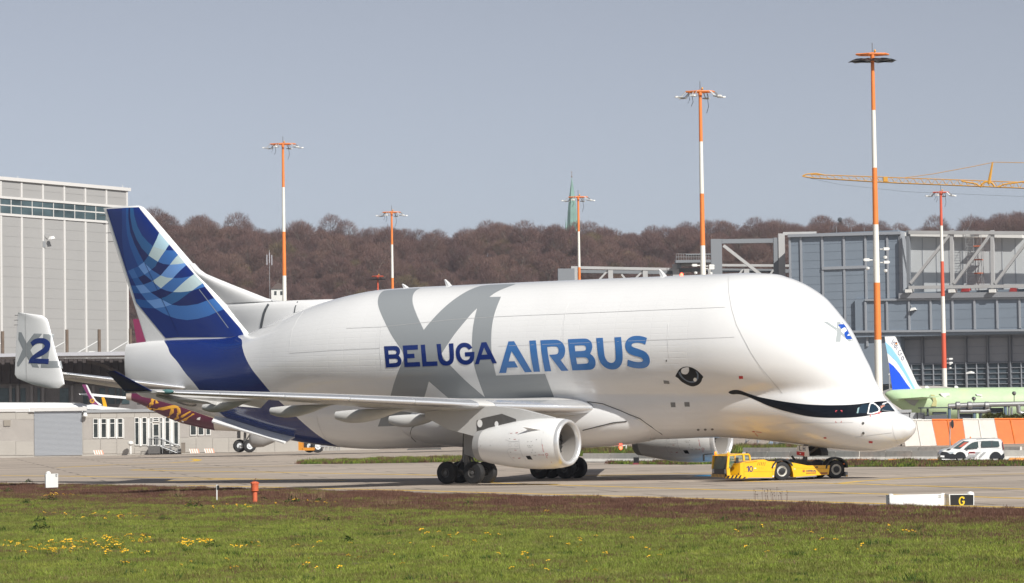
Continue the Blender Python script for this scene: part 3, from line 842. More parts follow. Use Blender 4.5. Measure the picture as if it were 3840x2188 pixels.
# ------------------------------------------------------------------ tailplane with end plates
q0 = apl(731, 1460, -1.2); q1 = apl(240, 1402, -9.0)
def tail_ring(k, sgn):
    le = q0 * (1 - k) + q1 * k; y = 1.0 + (9.05 - 1.0) * k if k >= 0 else .1
    c = 5.4 * (1 - k) + 3.1 * k
    return [(le[0] - s * c, sgn * y, le[2] + h * .055 * c) for s, h in zip(FS, FH)] + [(le[0] - s * c, sgn * y, le[2] - h * .055 * c) for s, h in zip(FS[-2:0:-1], FH[-2:0:-1])]
END = [(69, 1173), (100, 1173), (150, 1180), (172, 1188), (181, 1200), (210, 1315), (236, 1400), (244, 1440), (240, 1452), (225, 1457), (190, 1458), (146, 1452), (105, 1436), (57, 1415), (62, 1300)]
for sgn in (-1, 1):
    b = MB(); b.loft([tail_ring(k, sgn) for k in (0, .25, .5, .75, 1)])
    tp = b.build('tailplane', M_WINGG, plane, smooth=45)
    b = MB(); rr = []
    for k in np.linspace(.03, .97, 5):
        r = tail_ring(k, sgn); n = len(FS); up = r[:8][::-1]; lo = r[-7:][::-1]
        rr.append([(p[0] + .02, p[1], p[2]) for p in up + lo])
    b.loft(rr, closed=True); b.build('leading_edge', M_METAL, tp, smooth=50)
    # end plate
    ol = [tuple(apl(p[0], p[1], -9.1)[[0, 2]]) for p in END]
    zs = sorted(set(round(z, 3) for _, z in ol)); lv = []
    zlo, zhi = min(z for _, z in ol), max(z for _, z in ol)
    for z in np.linspace(zlo + .02, zhi - .01, 22):
        xs = []
        for i in range(len(ol)):
            (xa, za), (xb, zb) = ol[i], ol[(i + 1) % len(ol)]
            if (za - z) * (zb - z) < 0: xs.append(xa + (xb - xa) * (z - za) / (zb - za))
        if len(xs) >= 2: lv.append((z, max(xs), min(xs), .17 * min(1, .25 + (max(xs) - min(xs)) / 3)))
    b = MB(); b.loft(fin_rings(lv, sgn * 9.15))
    ep = b.build('end_plate', M_WHITE2, tp, smooth=50)
    if sgn < 0:
        ep_bvh = BVHTree.FromPolygons([Vector(v) for v in b.v], b.f)
        Q_ = tf(0, 1150, 2.6)
        def qx(*p): return [tuple(apl(a[0], a[1], -9.25)[[0, 2]]) for a in Q_(*p)]
        side_decal('letter', [qx((178, 250), (207, 252), (262, 358), (338, 264), (418, 266), (300, 425), (388, 596), (322, 590), (258, 480), (180, 582), (160, 582), (162, 545), (220, 415), (174, 318))], ep_bvh, M_GREYL, grid=(.15, .15), parent=ep, off=.012)
        side_decal('letter', [qx((430, 268), (505, 270), (475, 530), (572, 530), (588, 605), (405, 597))], ep_bvh, M_GREYL, grid=(.15, .15), parent=ep, off=.012)
        side_decal('number', [chaikin(qx((302, 350), (340, 318), (400, 306), (450, 312), (490, 345), (497, 390), (480, 440), (430, 475), (370, 500), (345, 507), (485, 512), (480, 563), (282, 552), (290, 520), (310, 490), (380, 440), (430, 410), (445, 385), (430, 362), (395, 355), (355, 365), (325, 390)), 2)], ep_bvh, M_NAVY, grid=(.15, .15), parent=ep, off=.022)
        strip('hinge_line', qx((252, 70), (258, 350), (262, 720)), .03, ep_bvh, M_LINE, parent=ep)
        for k in range(3):
            b = MB(); x, z = qx((182 - k * 3, 85 + k * 47))[0]; b.tube([(x, -9.15, z), (x - .45, -9.15, z)], .02, 5); b.build('static_wick', M_DMETAL, ep)
# tailplane root dome and seal
M_DOME = mat('polished_grey', (.34, .34, .34), .2, metal=.75)
for sgn in (-1, 1):
    b = MB(); c = apl(690, 1460, -1.4); R = []
    for k in np.linspace(0, 1, 15):
        x = c[0] + 1.75 - 4.0 * k; f = max(.02, math.sin(math.pi * (k ** .62)) ** .7)
        R.append([(x, sgn * (1.0 + .75 * f * math.cos(a)), c[2] - .15 + 1.05 * f * math.sin(a)) for a in np.linspace(0, 2 * math.pi, 16, endpoint=False)])
    b.loft(R); b.build('root_fairing', M_DOME, plane, smooth=60)
# ventral fins
for sgn in (-1, 1):
    P4 = [apl(807, 1562, -1.25), apl(1119, 1632, -1.0), apl(1065, 1663, -2.15), apl(794, 1583, -2.2)]
    P4 = [np.array([p[0], -sgn * p[1] * (1 if sgn > 0 else 1), p[2]]) for p in P4]
    P4 = [np.array([p[0], sgn * abs(p[1]), p[2]]) for p in P4]
    nrm = np.cross(P4[1] - P4[0], P4[3] - P4[0]); nrm /= np.linalg.norm(nrm)
    ins = (P4[0] + P4[1]) / 2; up = np.array([0, -sgn * .8, .45])
    b = MB(); b.hexa([tuple(p + nrm * .05) for p in P4] + [tuple(p - nrm * .05) for p in P4]); b.build('ventral_fin', M_WHITE2, plane)

# ------------------------------------------------------------------ belly fairing
b = MB(); R = []
for x in np.linspace(-9.2, 12.6, 40):
    u = (x - 1.7) / 10.9; s = max(.0, 1 - abs(u) ** 3.2) ** (1 / 2.4)
    w = 3.32 * s; hz = 1.95 * s; c = 4.02 + .3 * (1 - s)
    R.append([(x, w * np.sign(math.cos(a)) * abs(math.cos(a)) ** .8, c + hz * np.sign(math.sin(a)) * abs(math.sin(a)) ** .85) for a in np.linspace(0, 2 * math.pi, 56, endpoint=False)])
b.loft(R); fair = b.build('belly_fairing', M_WHITE2, plane, smooth=60)
fair_bvh = BVHTree.FromPolygons([Vector(v) for v in b.v], b.f)
# wing root fillet ahead of the wing
b = MB(); R = []
for k in np.linspace(0, 1, 12):
    p0 = apl(2376, 1575, -2.95); p1 = apl(2215, 1540, -2.9); p = p0 * (1 - k) + p1 * k
    f = .04 + k ** .8
    R.append([(p[0], p[1] + .5 + .45 * f * math.cos(a), p[2] + .55 * f * math.sin(a)) for a in np.linspace(0, 2 * math.pi, 12, endpoint=False)])
b.loft(R); b.build('root_fillet', M_WHITE2, plane, smooth=60)
# lower seam and the curved seam of the fairing
def seam(pts, w, name='fairing_seam'):
    out = []
    for p in pts:
        d = ray(*p); o = Vector(w2l(CAM)); q = (Vector(w2l(CAM + d)) - o).normalized()
        hs_ = [h for h in (BODY_BVH.ray_cast(o, q), fair_bvh.ray_cast(o, q)) if h[0]]
        if hs_:
            h = min(hs_, key=lambda h: h[3]); out.append(h[0] - q * .03)
    if len(out) > 1:
        b = MB(); b.tube(out, w, 4); b.build(name, M_DLINE, plane)
seam([(2100, 1510), (2211, 1508), (2260, 1515), (2327, 1541), (2363, 1557), (2400, 1571), (2440, 1600), (2480, 1628), (2508, 1646)], .022)
seam([(2185, 1615), (2240, 1601), (2300, 1586), (2350, 1581)], .03)
# inside of the fairing's aft end
seam([(1565, 1592), (1545, 1605), (1538, 1625), (1545, 1645), (1560, 1658)], .02)

# ------------------------------------------------------------------ engines
M_NAC = mat('nacelle_white', (.80, .80, .79), .25, coat=.25, var=.012, vscale=1.5)
M_LIP = mat('inlet_lip', (.70, .70, .70), .3, metal=.6)
M_DUCT = mat('inlet_duct', (.32, .30, .28), .45)
M_EXH = mat('exhaust_metal', (.26, .25, .24), .4, metal=.8)
ec = apl(2138, 1661, -9.37); er = apl(1803, 1672, -9.37)
XI, ZI, XE, ZE = ec[0], ec[2], er[0], er[2]
def make_engine(y):
    """nacelle axis from the inlet (XI, ZI) to the nozzle (XE, ZE)"""
    L = XI - XE
    def rev(prof, n=48):
        b = MB(); vs = []
        for a, r in prof:
            x = XI - a; z = ZI + (ZE - ZI) * (a / L)
            vs.append([(x, y + r * math.cos(t), z + r * math.sin(t)) for t in np.linspace(0, 2 * math.pi, n, endpoint=False)])
        b.loft(vs, caps=False); return b
    e = rev([(.28, 1.40), (.6, 1.46), (1.2, 1.50), (2.0, 1.51), (2.8, 1.48), (3.8, 1.38), (4.8, 1.22), (5.6, 1.08), (L - .45, 1.0)]).build('nacelle', M_NAC, plane, smooth=60)
    rev([(L - .45, .995), (L - .2, .96), (L + .03, .92), (L + .02, .86), (L - .5, .88)]).build('nozzle', M_GRY, e, smooth=50)
    b = rev([(L + .02, .86), (L - .6, .82), (L - .6, .0)]); b.build('nozzle_inside', mat('soot', (.02, .02, .02), .8), e)
    rev([(L - .6, .55), (L + .0, .5), (L + .35, .3), (L + .6, .05)]).build('exhaust_cone', M_EXH, e, smooth=50)
    rev([(.28, 1.405), (.10, 1.36), (.0, 1.27), (.03, 1.19), (.14, 1.13), (.3, 1.10)]).build('inlet_lip', M_LIP, e, smooth=70)
    rev([(.3, 1.10), (.9, 1.14), (1.45, 1.2), (1.46, .0)]).build('inlet_duct', M_DUCT, e, smooth=40)
    fn = rev([(.95, .02), (1.1, .16), (1.3, .27), (1.44, .33)], 20).build('spinner', M_DMETAL, e, smooth=50)
    b = MB()
    for k in range(22):
        t = 2 * math.pi * k / 22
        R = []
        for r in (.28, .7, 1.17):
            a = rad(25 + 40 * (r - .28) / .9); w = .15
            cx, cz = y + r * math.cos(t), ZI - .0 + r * math.sin(t)
            dx = w * math.sin(a); ds = w * math.cos(a)
            R.append([(XI - 1.3 + ds, cx - math.sin(t) * dx, cz + math.cos(t) * dx), (XI - 1.3 - ds * .3, cx + math.sin(t) * dx, cz - math.cos(t) * dx)])
        b.add([p for r in R for p in r], [(0, 1, 3, 2), (2, 3, 5, 4)])
    b.build('fan_blade', mat('fan_titanium', (.10, .10, .10), .4, metal=.8), e)
    # strake
    sg = -1 if y < 0 else -1
    for an in ((148,) if y < 0 else (148,)):
        t = rad(an); d = np.array([math.cos(t), math.sin(t)])
        q = lambda x, r: (x, y + r * d[0], ZI + r * d[1])
        b = MB(); n = np.array([-d[1], d[0]]) * .012
        ps = [q(XI - 1.2, 1.48), q(XI - 2.15, 1.48), q(XI - 2.3, 1.86)]
        b.add([(p[0], p[1] + n[0], p[2] + n[1]) for p in ps] + [(p[0], p[1] - n[0], p[2] - n[1]) for p in ps], [(0, 1, 2), (5, 4, 3), (0, 3, 4, 1), (1, 4, 5, 2), (2, 5, 3, 0)])
        b.build('strake', M_NAC, e)
    # print on the starboard flank: access panel seams, black panel, red line
    bv = BVHTree.FromPolygons([Vector(v) for v in [tuple(v.co) for v in e.data.vertices]], [tuple(p.vertices) for p in e.data.polygons])
    H4 = tf(1500, 1500, 3.467)
    sh = np.array([0, 0]) if y < 0 else None
    def hx(*pts):
        return [tuple(apl(p[0], p[1], -9.37 - 1.35)[[0, 2]]) for p in H4(*pts)]
    side_decal('black_panel', [hx((1632, 732), (1692, 728), (1706, 780), (1646, 776))], bv, M_BLACK, grid=(.2, .2), parent=e)
    def ln(pts, w, m): strip('panel_seam', hx(*pts), w, bv, m, off=.012, parent=e)
    ln(((1865, 580), (1872, 660), (1895, 750), (1925, 818)), .03, M_RED)
    ln(((1590, 280), (1575, 400), (1560, 520), (1575, 660), (1610, 790), (1665, 870)), .025, M_LINE)
    ln(((1442, 330), (1400, 430), (1380, 520), (1440, 545), (1555, 540)), .02, M_LINE)
    ln(((1560, 635), (1420, 637), (1390, 668), (1410, 740), (1480, 845)), .02, M_LINE)
    ln(((1190, 420), (1172, 520), (1172, 595)), .03, M_WHITE2)
    ln(((1890, 310), (1862, 420), (1855, 520), (1862, 580)), .015, M_LINE)
    for q in ((1437, 590), (1530, 585)):
        lo = hx(*[(q[0] + 23 * math.cos(a), q[1] + 23 * math.sin(a)) for a in np.linspace(0, 2 * math.pi, 14)]); strip('access_ring', lo, .012, bv, M_LINE, off=.012, parent=e)
    lo = hx(*[(1905 + 15 * math.cos(a), 712 + 15 * math.sin(a)) for a in np.linspace(0, 2 * math.pi, 12)]); strip('warning_mark', lo, .025, bv, M_RED, off=.012, parent=e)
    for q in (((1838, 712), (1848, 717), (1838, 724)), ((1855, 706), (1870, 716), (1858, 728)), ((1800, 710), (1828, 708), (1829, 711), (1801, 714)), ((1800, 720), (1828, 719), (1828, 722), (1801, 723)), ((1420, 434), (1452, 431), (1452, 437), (1420, 440)), ((1498, 425), (1530, 422), (1528, 430), (1498, 440)), ((1496, 653), (1528, 652), (1527, 658), (1497, 659)), ((1522, 757), (1556, 753), (1555, 760), (1524, 768)), ((1447, 751), (1475, 755), (1475, 760), (1448, 757)), ((1488, 511), (1520, 510), (1519, 516), (1489, 518))):
        side_decal('warning_mark', [hx(*q)], bv, mat('marking_faded_red', (.45, .16, .16), .5), grid=(.5, .5), parent=e)
    for q in ((1682, 544), (1725, 541), (1680, 597), (1737, 593), (1695, 615), (1720, 615), (1737, 652), (1722, 687), (1767, 686), (1743, 724), (1762, 724), (1430, 505), (1440, 683), (1705, 596), (1790, 518), (2020, 565), (1158, 591), (1017, 602)):
        side_decal('latch', [hx((q[0] - 5, q[1] - 3), (q[0] + 5, q[1] - 3), (q[0] + 5, q[1] + 3), (q[0] - 5, q[1] + 3))], bv, M_DLINE, grid=(.5, .5), parent=e)
    return e
eng_s = make_engine(-9.37)
eng_p = dup(eng_s); eng_p.location = (0, 18.74, 0)
# pylons
for sgn in (-1, 1):
    y = sgn * 9.37
    b = MB()
    def sect(x, zt_, zb_, w): return [(x, y - w, zb_), (x, y - w, zt_), (x, y + w, zt_), (x, y + w, zb_)]
    b.loft([sect(XI - 1.0, ZI + 1.5, ZI + 1.3, .06), sect(XI - 1.6, ZI + 1.62, ZI + 1.2, .2), sect(XI - 3.4, 4.55, ZI + 1.0, .26), sect(XI - 5.2, 4.75, ZE + .75, .27), sect(XE - .2, 4.7, ZE + .55, .25), sect(XE - 2.2, 4.6, ZE + 1.0, .2), sect(XE - 4.0, 4.45, ZE + 1.75, .06)])
    py = b.build('pylon', M_WINGG, plane, smooth=30)
    b = MB(); b.loft([sect(XI - 3.6, 3.95, ZI + .9, .275), sect(XI - 4.6, 4.28, ZE + .8, .29), sect(XE + .4, 4.05, ZE + .6, .28), sect(XE - .1, 3.9, ZE + .6, .26)])
    b.build('pylon_panel', M_DMETAL, py)
    b = MB()
    for dx, dz, r in ((1.15, .0, .19), (-.05, -.05, .14)):
        b.lathe([(0, .001), (0, r)], (0, 0, 0), 1, 14)
        k = len(b.v) - 28
        for i in range(k, len(b.v)): v = b.v[i]; b.v[i] = (v[0] + XE + 1.1 - dx + .2, y + sgn * .3, v[2] * 1.25 + 3.72 + dz)
    b.build('access_cover', M_NAC, py)

# ------------------------------------------------------------------ landing gear
def wheel_mesh(r, w, rim):
    b = MB()
    pr = [(-w / 2, rim), (-w / 2 * .98, rim + .06), (-w / 2, (rim + r) / 2), (-w * .44, r * .93), (-w * .3, r * .985), (0, r), (w * .3, r * .985), (w * .44, r * .93), (w / 2, (rim + r) / 2), (w / 2 * .98, rim + .06), (w / 2, rim), (w * .3, rim * .9), (-w * .3, rim * .9), (-w / 2, rim)]
    b.lathe(pr, (0, 0, 0), 1, 32)
    return b.mesh('tyre', M_TYRE, 40)
def rim_mesh(w, rim, m):
    b = MB()
    for s in (-1, 1):
        b.lathe([(s * w * .46, rim), (s * w * .42, rim * .86), (s * w * .3, rim * .8), (s * w * .28, rim * .45), (s * w * .42, rim * .36), (s * w * .44, rim * .1), (s * w * .44, .001)], (0, 0, 0), 1, 24)
        for k in range(8):
            a = 2 * math.pi * k / 8; c, sn = math.cos(a) * rim * .62, math.sin(a) * rim * .62
            b.box((c - .035, s * w * .3, sn - .035), (c + .035, s * w * .36, sn + .035))
    return b.mesh('rim', m, 35)
ty_m = wheel_mesh(.70, .52, .30); rm_m = rim_mesh(.52, .30, mat('brake_metal', (.12, .115, .11), .5, metal=.5))
for sgn in (-1, 1):
    y0 = sgn * 5.34
    zg = TILT * float((AO + AY * y0)[0])
    b = MB()
    b.tube([(.15, y0, 3.2), (0, y0, zg + 1.35)], .26, 14); b.tube([(0, y0, zg + 1.5), (0, y0, zg + .72)], .17, 12)
    b.tube([(-1.05, y0, zg + .72), (1.05, y0, zg + .72)], .15, 10)
    b.tube([(.1, y0, zg + 1.9), (-.75, y0, zg + 1.1), (-.9, y0, zg + .85)], .06, 8)
    b.tube([(.1, y0, zg + 2.0), (.7, y0, zg + 1.15), (.9, y0, zg + .85)], .06, 8)
    b.tube([(.1, y0, zg + 2.4), (.05, y0 - sgn * 1.6, 3.4)], .11, 10)
    for x in (-.99, .99): b.tube([(x, y0 - .95, zg + .70), (x, y0 + .95, zg + .70)], .11, 10)
    g = b.build('main_gear', M_DMETAL, plane, smooth=40)
    b = MB()
    b.tube([(.35, y0 - .2, 3.3), (.32, y0 - .25, zg + 1.7), (.6, y0 - .3, zg + 1.0), (.95, y0 - .3, zg + .8)], .03, 6); b.tube([(-.3, y0 + .1, 3.2), (-.35, y0 + .05, zg + 1.6), (-.9, y0, zg + .9)], .03, 6)
    b.build('hydraulic_line', M_TYRE, g)
    for x in (-.99, .99):
        for dy in (-.70, .70):
            w = link('wheel', ty_m, g, loc=(x, y0 + dy, zg + .70)); link('rim', rm_m, w)
    # leg door
    if True:
        pz = [apl(1738, 1617, y0 - .55 if sgn < 0 else -5.9)[[0, 2]], apl(1800, 1617, -5.9)[[0, 2]], apl(1790, 1722, -5.9)[[0, 2]], apl(1741, 1704, -5.9)[[0, 2]]]
        b = MB(); b.prism([tuple(p) for p in pz], 1, y0 + sgn * .50, y0 + sgn * .56); b.build('gear_door', M_GRY, plane)
# nose gear
NX = 20.7
b = MB(); nz = .62
b.tube([(NX + .1, 0, 2.6), (NX, 0, nz + .2)], .14, 12); b.tube([(NX, 0, nz + .6), (NX, 0, nz)], .09, 10); b.tube([(NX, -.42, nz), (NX, .42, nz)], .08, 8)
b.tube([(NX + .1, 0, 1.5), (NX + 1.3, 0, 2.3)], .07, 8); b.tube([(NX - .1, .0, 1.3), (NX - .6, 0, .95), (NX - .15, 0, .62)], .05, 8)
ng = b.build('nose_gear', M_DMETAL, plane, smooth=40)
nt_m = wheel_mesh(.52, .36, .22); nr_m = rim_mesh(.36, .22, M_RIM)
for dy in (-.36, .36):
    w = link('wheel', nt_m, ng, loc=(NX, dy, nz)); link('rim', nr_m, w)
# registration doors
LHq = [apl(x, y, -1.05) for x, y in ((2989, 1672), (3029, 1674), (3034, 1712), (3022, 1713), (2986, 1707))]
n = len(LHq)
b = MB(); b.add([tuple(p) for p in LHq] + [(p[0], p[1] + .06, p[2]) for p in LHq], [tuple(range(n)), tuple(range(n, 2 * n))[::-1]] + [(i, (i + 1) % n, n + (i + 1) % n, n + i) for i in range(n)])
nd = b.build('nose_gear_door', M_WHITE2, plane, label='white nose gear door lettered LH over a red block')
def flat(name, polys, yy, m, parent):
    b = MB()
    for pl in polys:
        q = [apl(x, y, yy) for x, y in pl]; b.add([tuple(p) for p in q], [tuple(range(len(q)))])
    return b.build(name, m, parent)
LQ = tf(2600, 1640, 3.994)
flat('red_block', [LQ((1546, 212), (1666, 226), (1664, 285), (1546, 265))], -1.056, M_RED, nd)
flat('letter', [LQ((1586, 130), (1594, 131), (1594, 190), (1622, 194), (1622, 203), (1585, 200))], -1.058, M_BLACK, nd)
flat('letter', [LQ((1640, 138), (1648, 139), (1648, 168), (1668, 170), (1668, 141), (1676, 142), (1676, 212), (1668, 211), (1668, 179), (1648, 177), (1648, 209), (1640, 208))], -1.058, M_BLACK, nd)
flat('white_mark', [LQ((1592, 236), (1612, 238), (1612, 256), (1600, 256), (1592, 250))], -1.062, M_WD, nd)
b = MB(); P0 = [apl(x, y, .2) for x, y in LQ((1715, 140), (1890, 160), (1920, 225), (1918, 280), (1775, 268), (1735, 285), (1740, 240))]
n = len(P0)
b.add([tuple(p) for p in P0] + [(p[0], p[1] + .9, p[2]) for p in P0], [tuple(range(n)), tuple(range(n, 2 * n))[::-1]] + [(i, (i + 1) % n, n + (i + 1) % n, n + i) for i in range(n)])
b.build('gear_bay_door', mat('bay_black', (.02, .018, .016), .6, var=.4, vscale=6), plane)
# ================================================================== GROUND, TAXIWAY, MARKINGS
def ground_sheet(name, pts, m, up, **kw):
    """pts: world (x, y) outline on the tilted ground plane, lifted by up"""
    b = MB(); b.add([(x, y, TILT * x + up) for x, y in pts], [tuple(range(len(pts)))])
    return b.build(name, m, **kw)
def pave_mat(name, base, seed, joint=True):
    m = mat(name, base, .85)
    n = m.node_tree.nodes; l = m.node_tree.links; b = n['Principled BSDF']
    tc = n.new('ShaderNodeTexCoord')
    def noise(scale, sx, sy, det=6):
        mp = n.new('ShaderNodeMapping'); mp.inputs['Scale'].default_value = (sx, sy, 1); mp.inputs['Rotation'].default_value = (0, 0, rad(seed)); l.new(tc.outputs['Object'], mp.inputs[0])
        t = n.new('ShaderNodeTexNoise'); t.inputs['Scale'].default_value = scale; t.inputs['Detail'].default_value = det; t.inputs['Roughness'].default_value = .6
        l.new(mp.outputs[0], t.inputs['Vector']); return t.outputs[0]
    def rng_(v, a, c, lo, hi):
        r = n.new('ShaderNodeMapRange'); r.inputs[1].default_value = a; r.inputs[2].default_value = c; r.inputs[3].default_value = lo; r.inputs[4].default_value = hi; l.new(v, r.inputs[0]); return r.outputs[0]
    def mul(a, c):
        q = n.new('ShaderNodeMath'); q.operation = 'MULTIPLY'; l.new(a, q.inputs[0]); l.new(c, q.inputs[1]); return q.outputs[0]
    # lengthwise wear from wheels and paving lanes, plus blotches and grit
    f = mul(rng_(noise(.05, .25, 3.2), .36, .64, .74, 1.12), rng_(noise(.5, .05, 2.4), .3, .7, .82, 1.10))
    f = mul(f, rng_(noise(.06, 1, 1), .3, .7, .9, 1.1)); f = mul(f, rng_(noise(9, 1, 1, 3), .3, .7, .93, 1.07))
    # thin dark crack-seal and slab joints running with the taxiway
    if joint:
        br = n.new('ShaderNodeTexBrick'); mp = n.new('ShaderNodeMapping'); mp.inputs['Rotation'].default_value = (0, 0, rad(seed)); l.new(tc.outputs['Object'], mp.inputs[0]); l.new(mp.outputs[0], br.inputs['Vector'])
        br.inputs['Scale'].default_value = 1; br.inputs['Brick Width'].default_value = 15; br.inputs['Row Height'].default_value = 5.; br.inputs['Mortar Size'].default_value = .13
        br.inputs['Color1'].default_value = (1, 1, 1, 1); br.inputs['Color2'].default_value = (.93, .93, .93, 1); br.inputs['Mortar'].default_value = (.42, .42, .42, 1); br.offset = .5
        sp = n.new('ShaderNodeSeparateColor'); l.new(br.outputs['Color'], sp.inputs[0]); f = mul(f, sp.outputs[0])
    vm = n.new('ShaderNodeVectorMath'); vm.operation = 'SCALE'; vm.inputs[0].default_value = base; l.new(f, vm.inputs['Scale']); l.new(vm.outputs[0], b.inputs['Base Color'])
    bp = n.new('ShaderNodeBump'); bp.inputs['Strength'].default_value = .3; bp.inputs['Distance'].default_value = .01; l.new(noise(40, 1, 1, 3), bp.inputs['Height']); l.new(bp.outputs[0], b.inputs['Normal'])
    return m
M_PAVE = pave_mat('taxiway_concrete', (.41, .345, .285), -12)
M_PAVE2 = pave_mat('apron_concrete', (.33, .29, .25), 5)
# soil under the grass, mottled green and brown like the growth above it
def soil_mat():
    m = mat('grass_soil', (.05, .06, .02), .95)
    n = m.node_tree.nodes; l = m.node_tree.links; b = n['Principled BSDF']
    g = n.new('ShaderNodeNewGeometry'); t = n.new('ShaderNodeTexNoise'); t.inputs['Scale'].default_value = .25; t.inputs['Detail'].default_value = 7; l.new(g.outputs['Position'], t.inputs['Vector'])
    r = n.new('ShaderNodeValToRGB'); e = r.color_ramp.elements; e[0].position = .35; e[0].color = (.055, .035, .022, 1); e[1].position = .62; e[1].color = (.055, .075, .016, 1)
    l.new(t.outputs[0], r.inputs[0]); l.new(r.outputs[0], b.inputs['Base Color']); return m
M_SOIL = soil_mat()
ground_sheet('ground', [(-700, -60), (700, -60), (1400, 2400), (-1400, 2400)], M_SOIL, 0, kind='structure')
EDGE = [(-400, 1818), (0, 1817), (320, 1824), (640, 1830), (960, 1838), (1500, 1851), (2040, 1865), (2710, 1882), (3140, 1896), (3840, 1917), (4600, 1942)]
edge = [tuple(gpt(*p)[:2]) for p in EDGE]
FARY = 470
ground_sheet('taxiway', edge + [(260, 150), (260, FARY), (-260, FARY), (-260, 330)], M_PAVE, .012, kind='structure')
M_YEL = mat('taxi_yellow', (.66, .42, .05), .7, var=.25, vscale=1.5)
M_WLINE = mat('taxi_white', (.42, .39, .35), .8, var=.3, vscale=1.5)
def gline(name, pts, w, m=M_YEL, up=.018):
    P = [gpt(*p)[:2] for p in pts]; b = MB(); L = []; R = []
    for i, p in enumerate(P):
        d = P[min(i + 1, len(P) - 1)] - P[max(0, i - 1)]; d /= np.linalg.norm(d); q = np.array([-d[1], d[0]]) * w / 2
        L.append(p + q); R.append(p - q)
    vs = [(v[0], v[1], TILT * v[0] + up) for v in L + R]; n = len(P)
    b.add(vs, [(i, i + 1, n + i + 1, n + i) for i in range(n - 1)])
    return b.build(name, m, kind='structure')
gline('taxi_edge_line', [(700, 1822), (900, 1826), (1200, 1833), (1500, 1840), (1860, 1850), (2300, 1862), (2710, 1874), (3140, 1886), (3840, 1906), (4300, 1920)], 0.58)
gline('taxi_line', [(1790, 1811), (1958, 1816.5), (2300, 1827), (2710, 1839), (3140, 1850), (3500, 1860), (3840, 1871), (4200, 1882)], 0.53)
gline('taxi_line', [(1300, 1803), (1000, 1799), (780, 1795), (500, 1791), (240, 1787), (0, 1785)], 0.72)
gline('taxi_line', [(1648, 1784), (1500, 1781), (1220, 1776), (980, 1771.5), (780, 1769), (490, 1764)], 0.68)
gline('taxi_line', [(490, 1764), (620, 1758), (900, 1752), (1100, 1748)], 0.68)
gline('taxi_line', [(4100, 1845), (3840, 1836), (3560, 1827), (3140, 1815), (2950, 1810), (2780, 1806)], 0.53)
gline('taxi_line', [(3140, 1815), (3230, 1806), (3393, 1795), (3560, 1787), (3750, 1781), (3950, 1775)], 0.58)
gline('taxi_line', [(620, 1804), (700, 1802), (780, 1800), (880, 1799)], 1.19)
gline('taxi_line', [(220, 1755), (420, 1744), (640, 1737), (730, 1731), (745, 1726), (720, 1722), (640, 1724), (500, 1727)], 0.85)
gline('taxi_line', [(2190, 1785), (2450, 1780), (2700, 1774)], 0.72)
gline('joint_line', [(1500, 1771), (1700, 1768), (1850, 1763)], .45, M_WLINE)
gline('joint_line', [(2200, 1757), (2300, 1756), (2420, 1754)], .5, M_WLINE)
gline('joint_line', [(2170, 1742), (2260, 1741), (2330, 1739)], .5, M_WLINE)
b = MB(); vs = [gpt(*p, .02) for p in ((2590, 1787), (2640, 1781), (2690, 1781), (2690, 1786))]; b.add(vs, [(0, 1, 2, 3)]); b.build('painted_arrow', mat('paint_blue', (.03, .25, .5), .7), kind='structure')

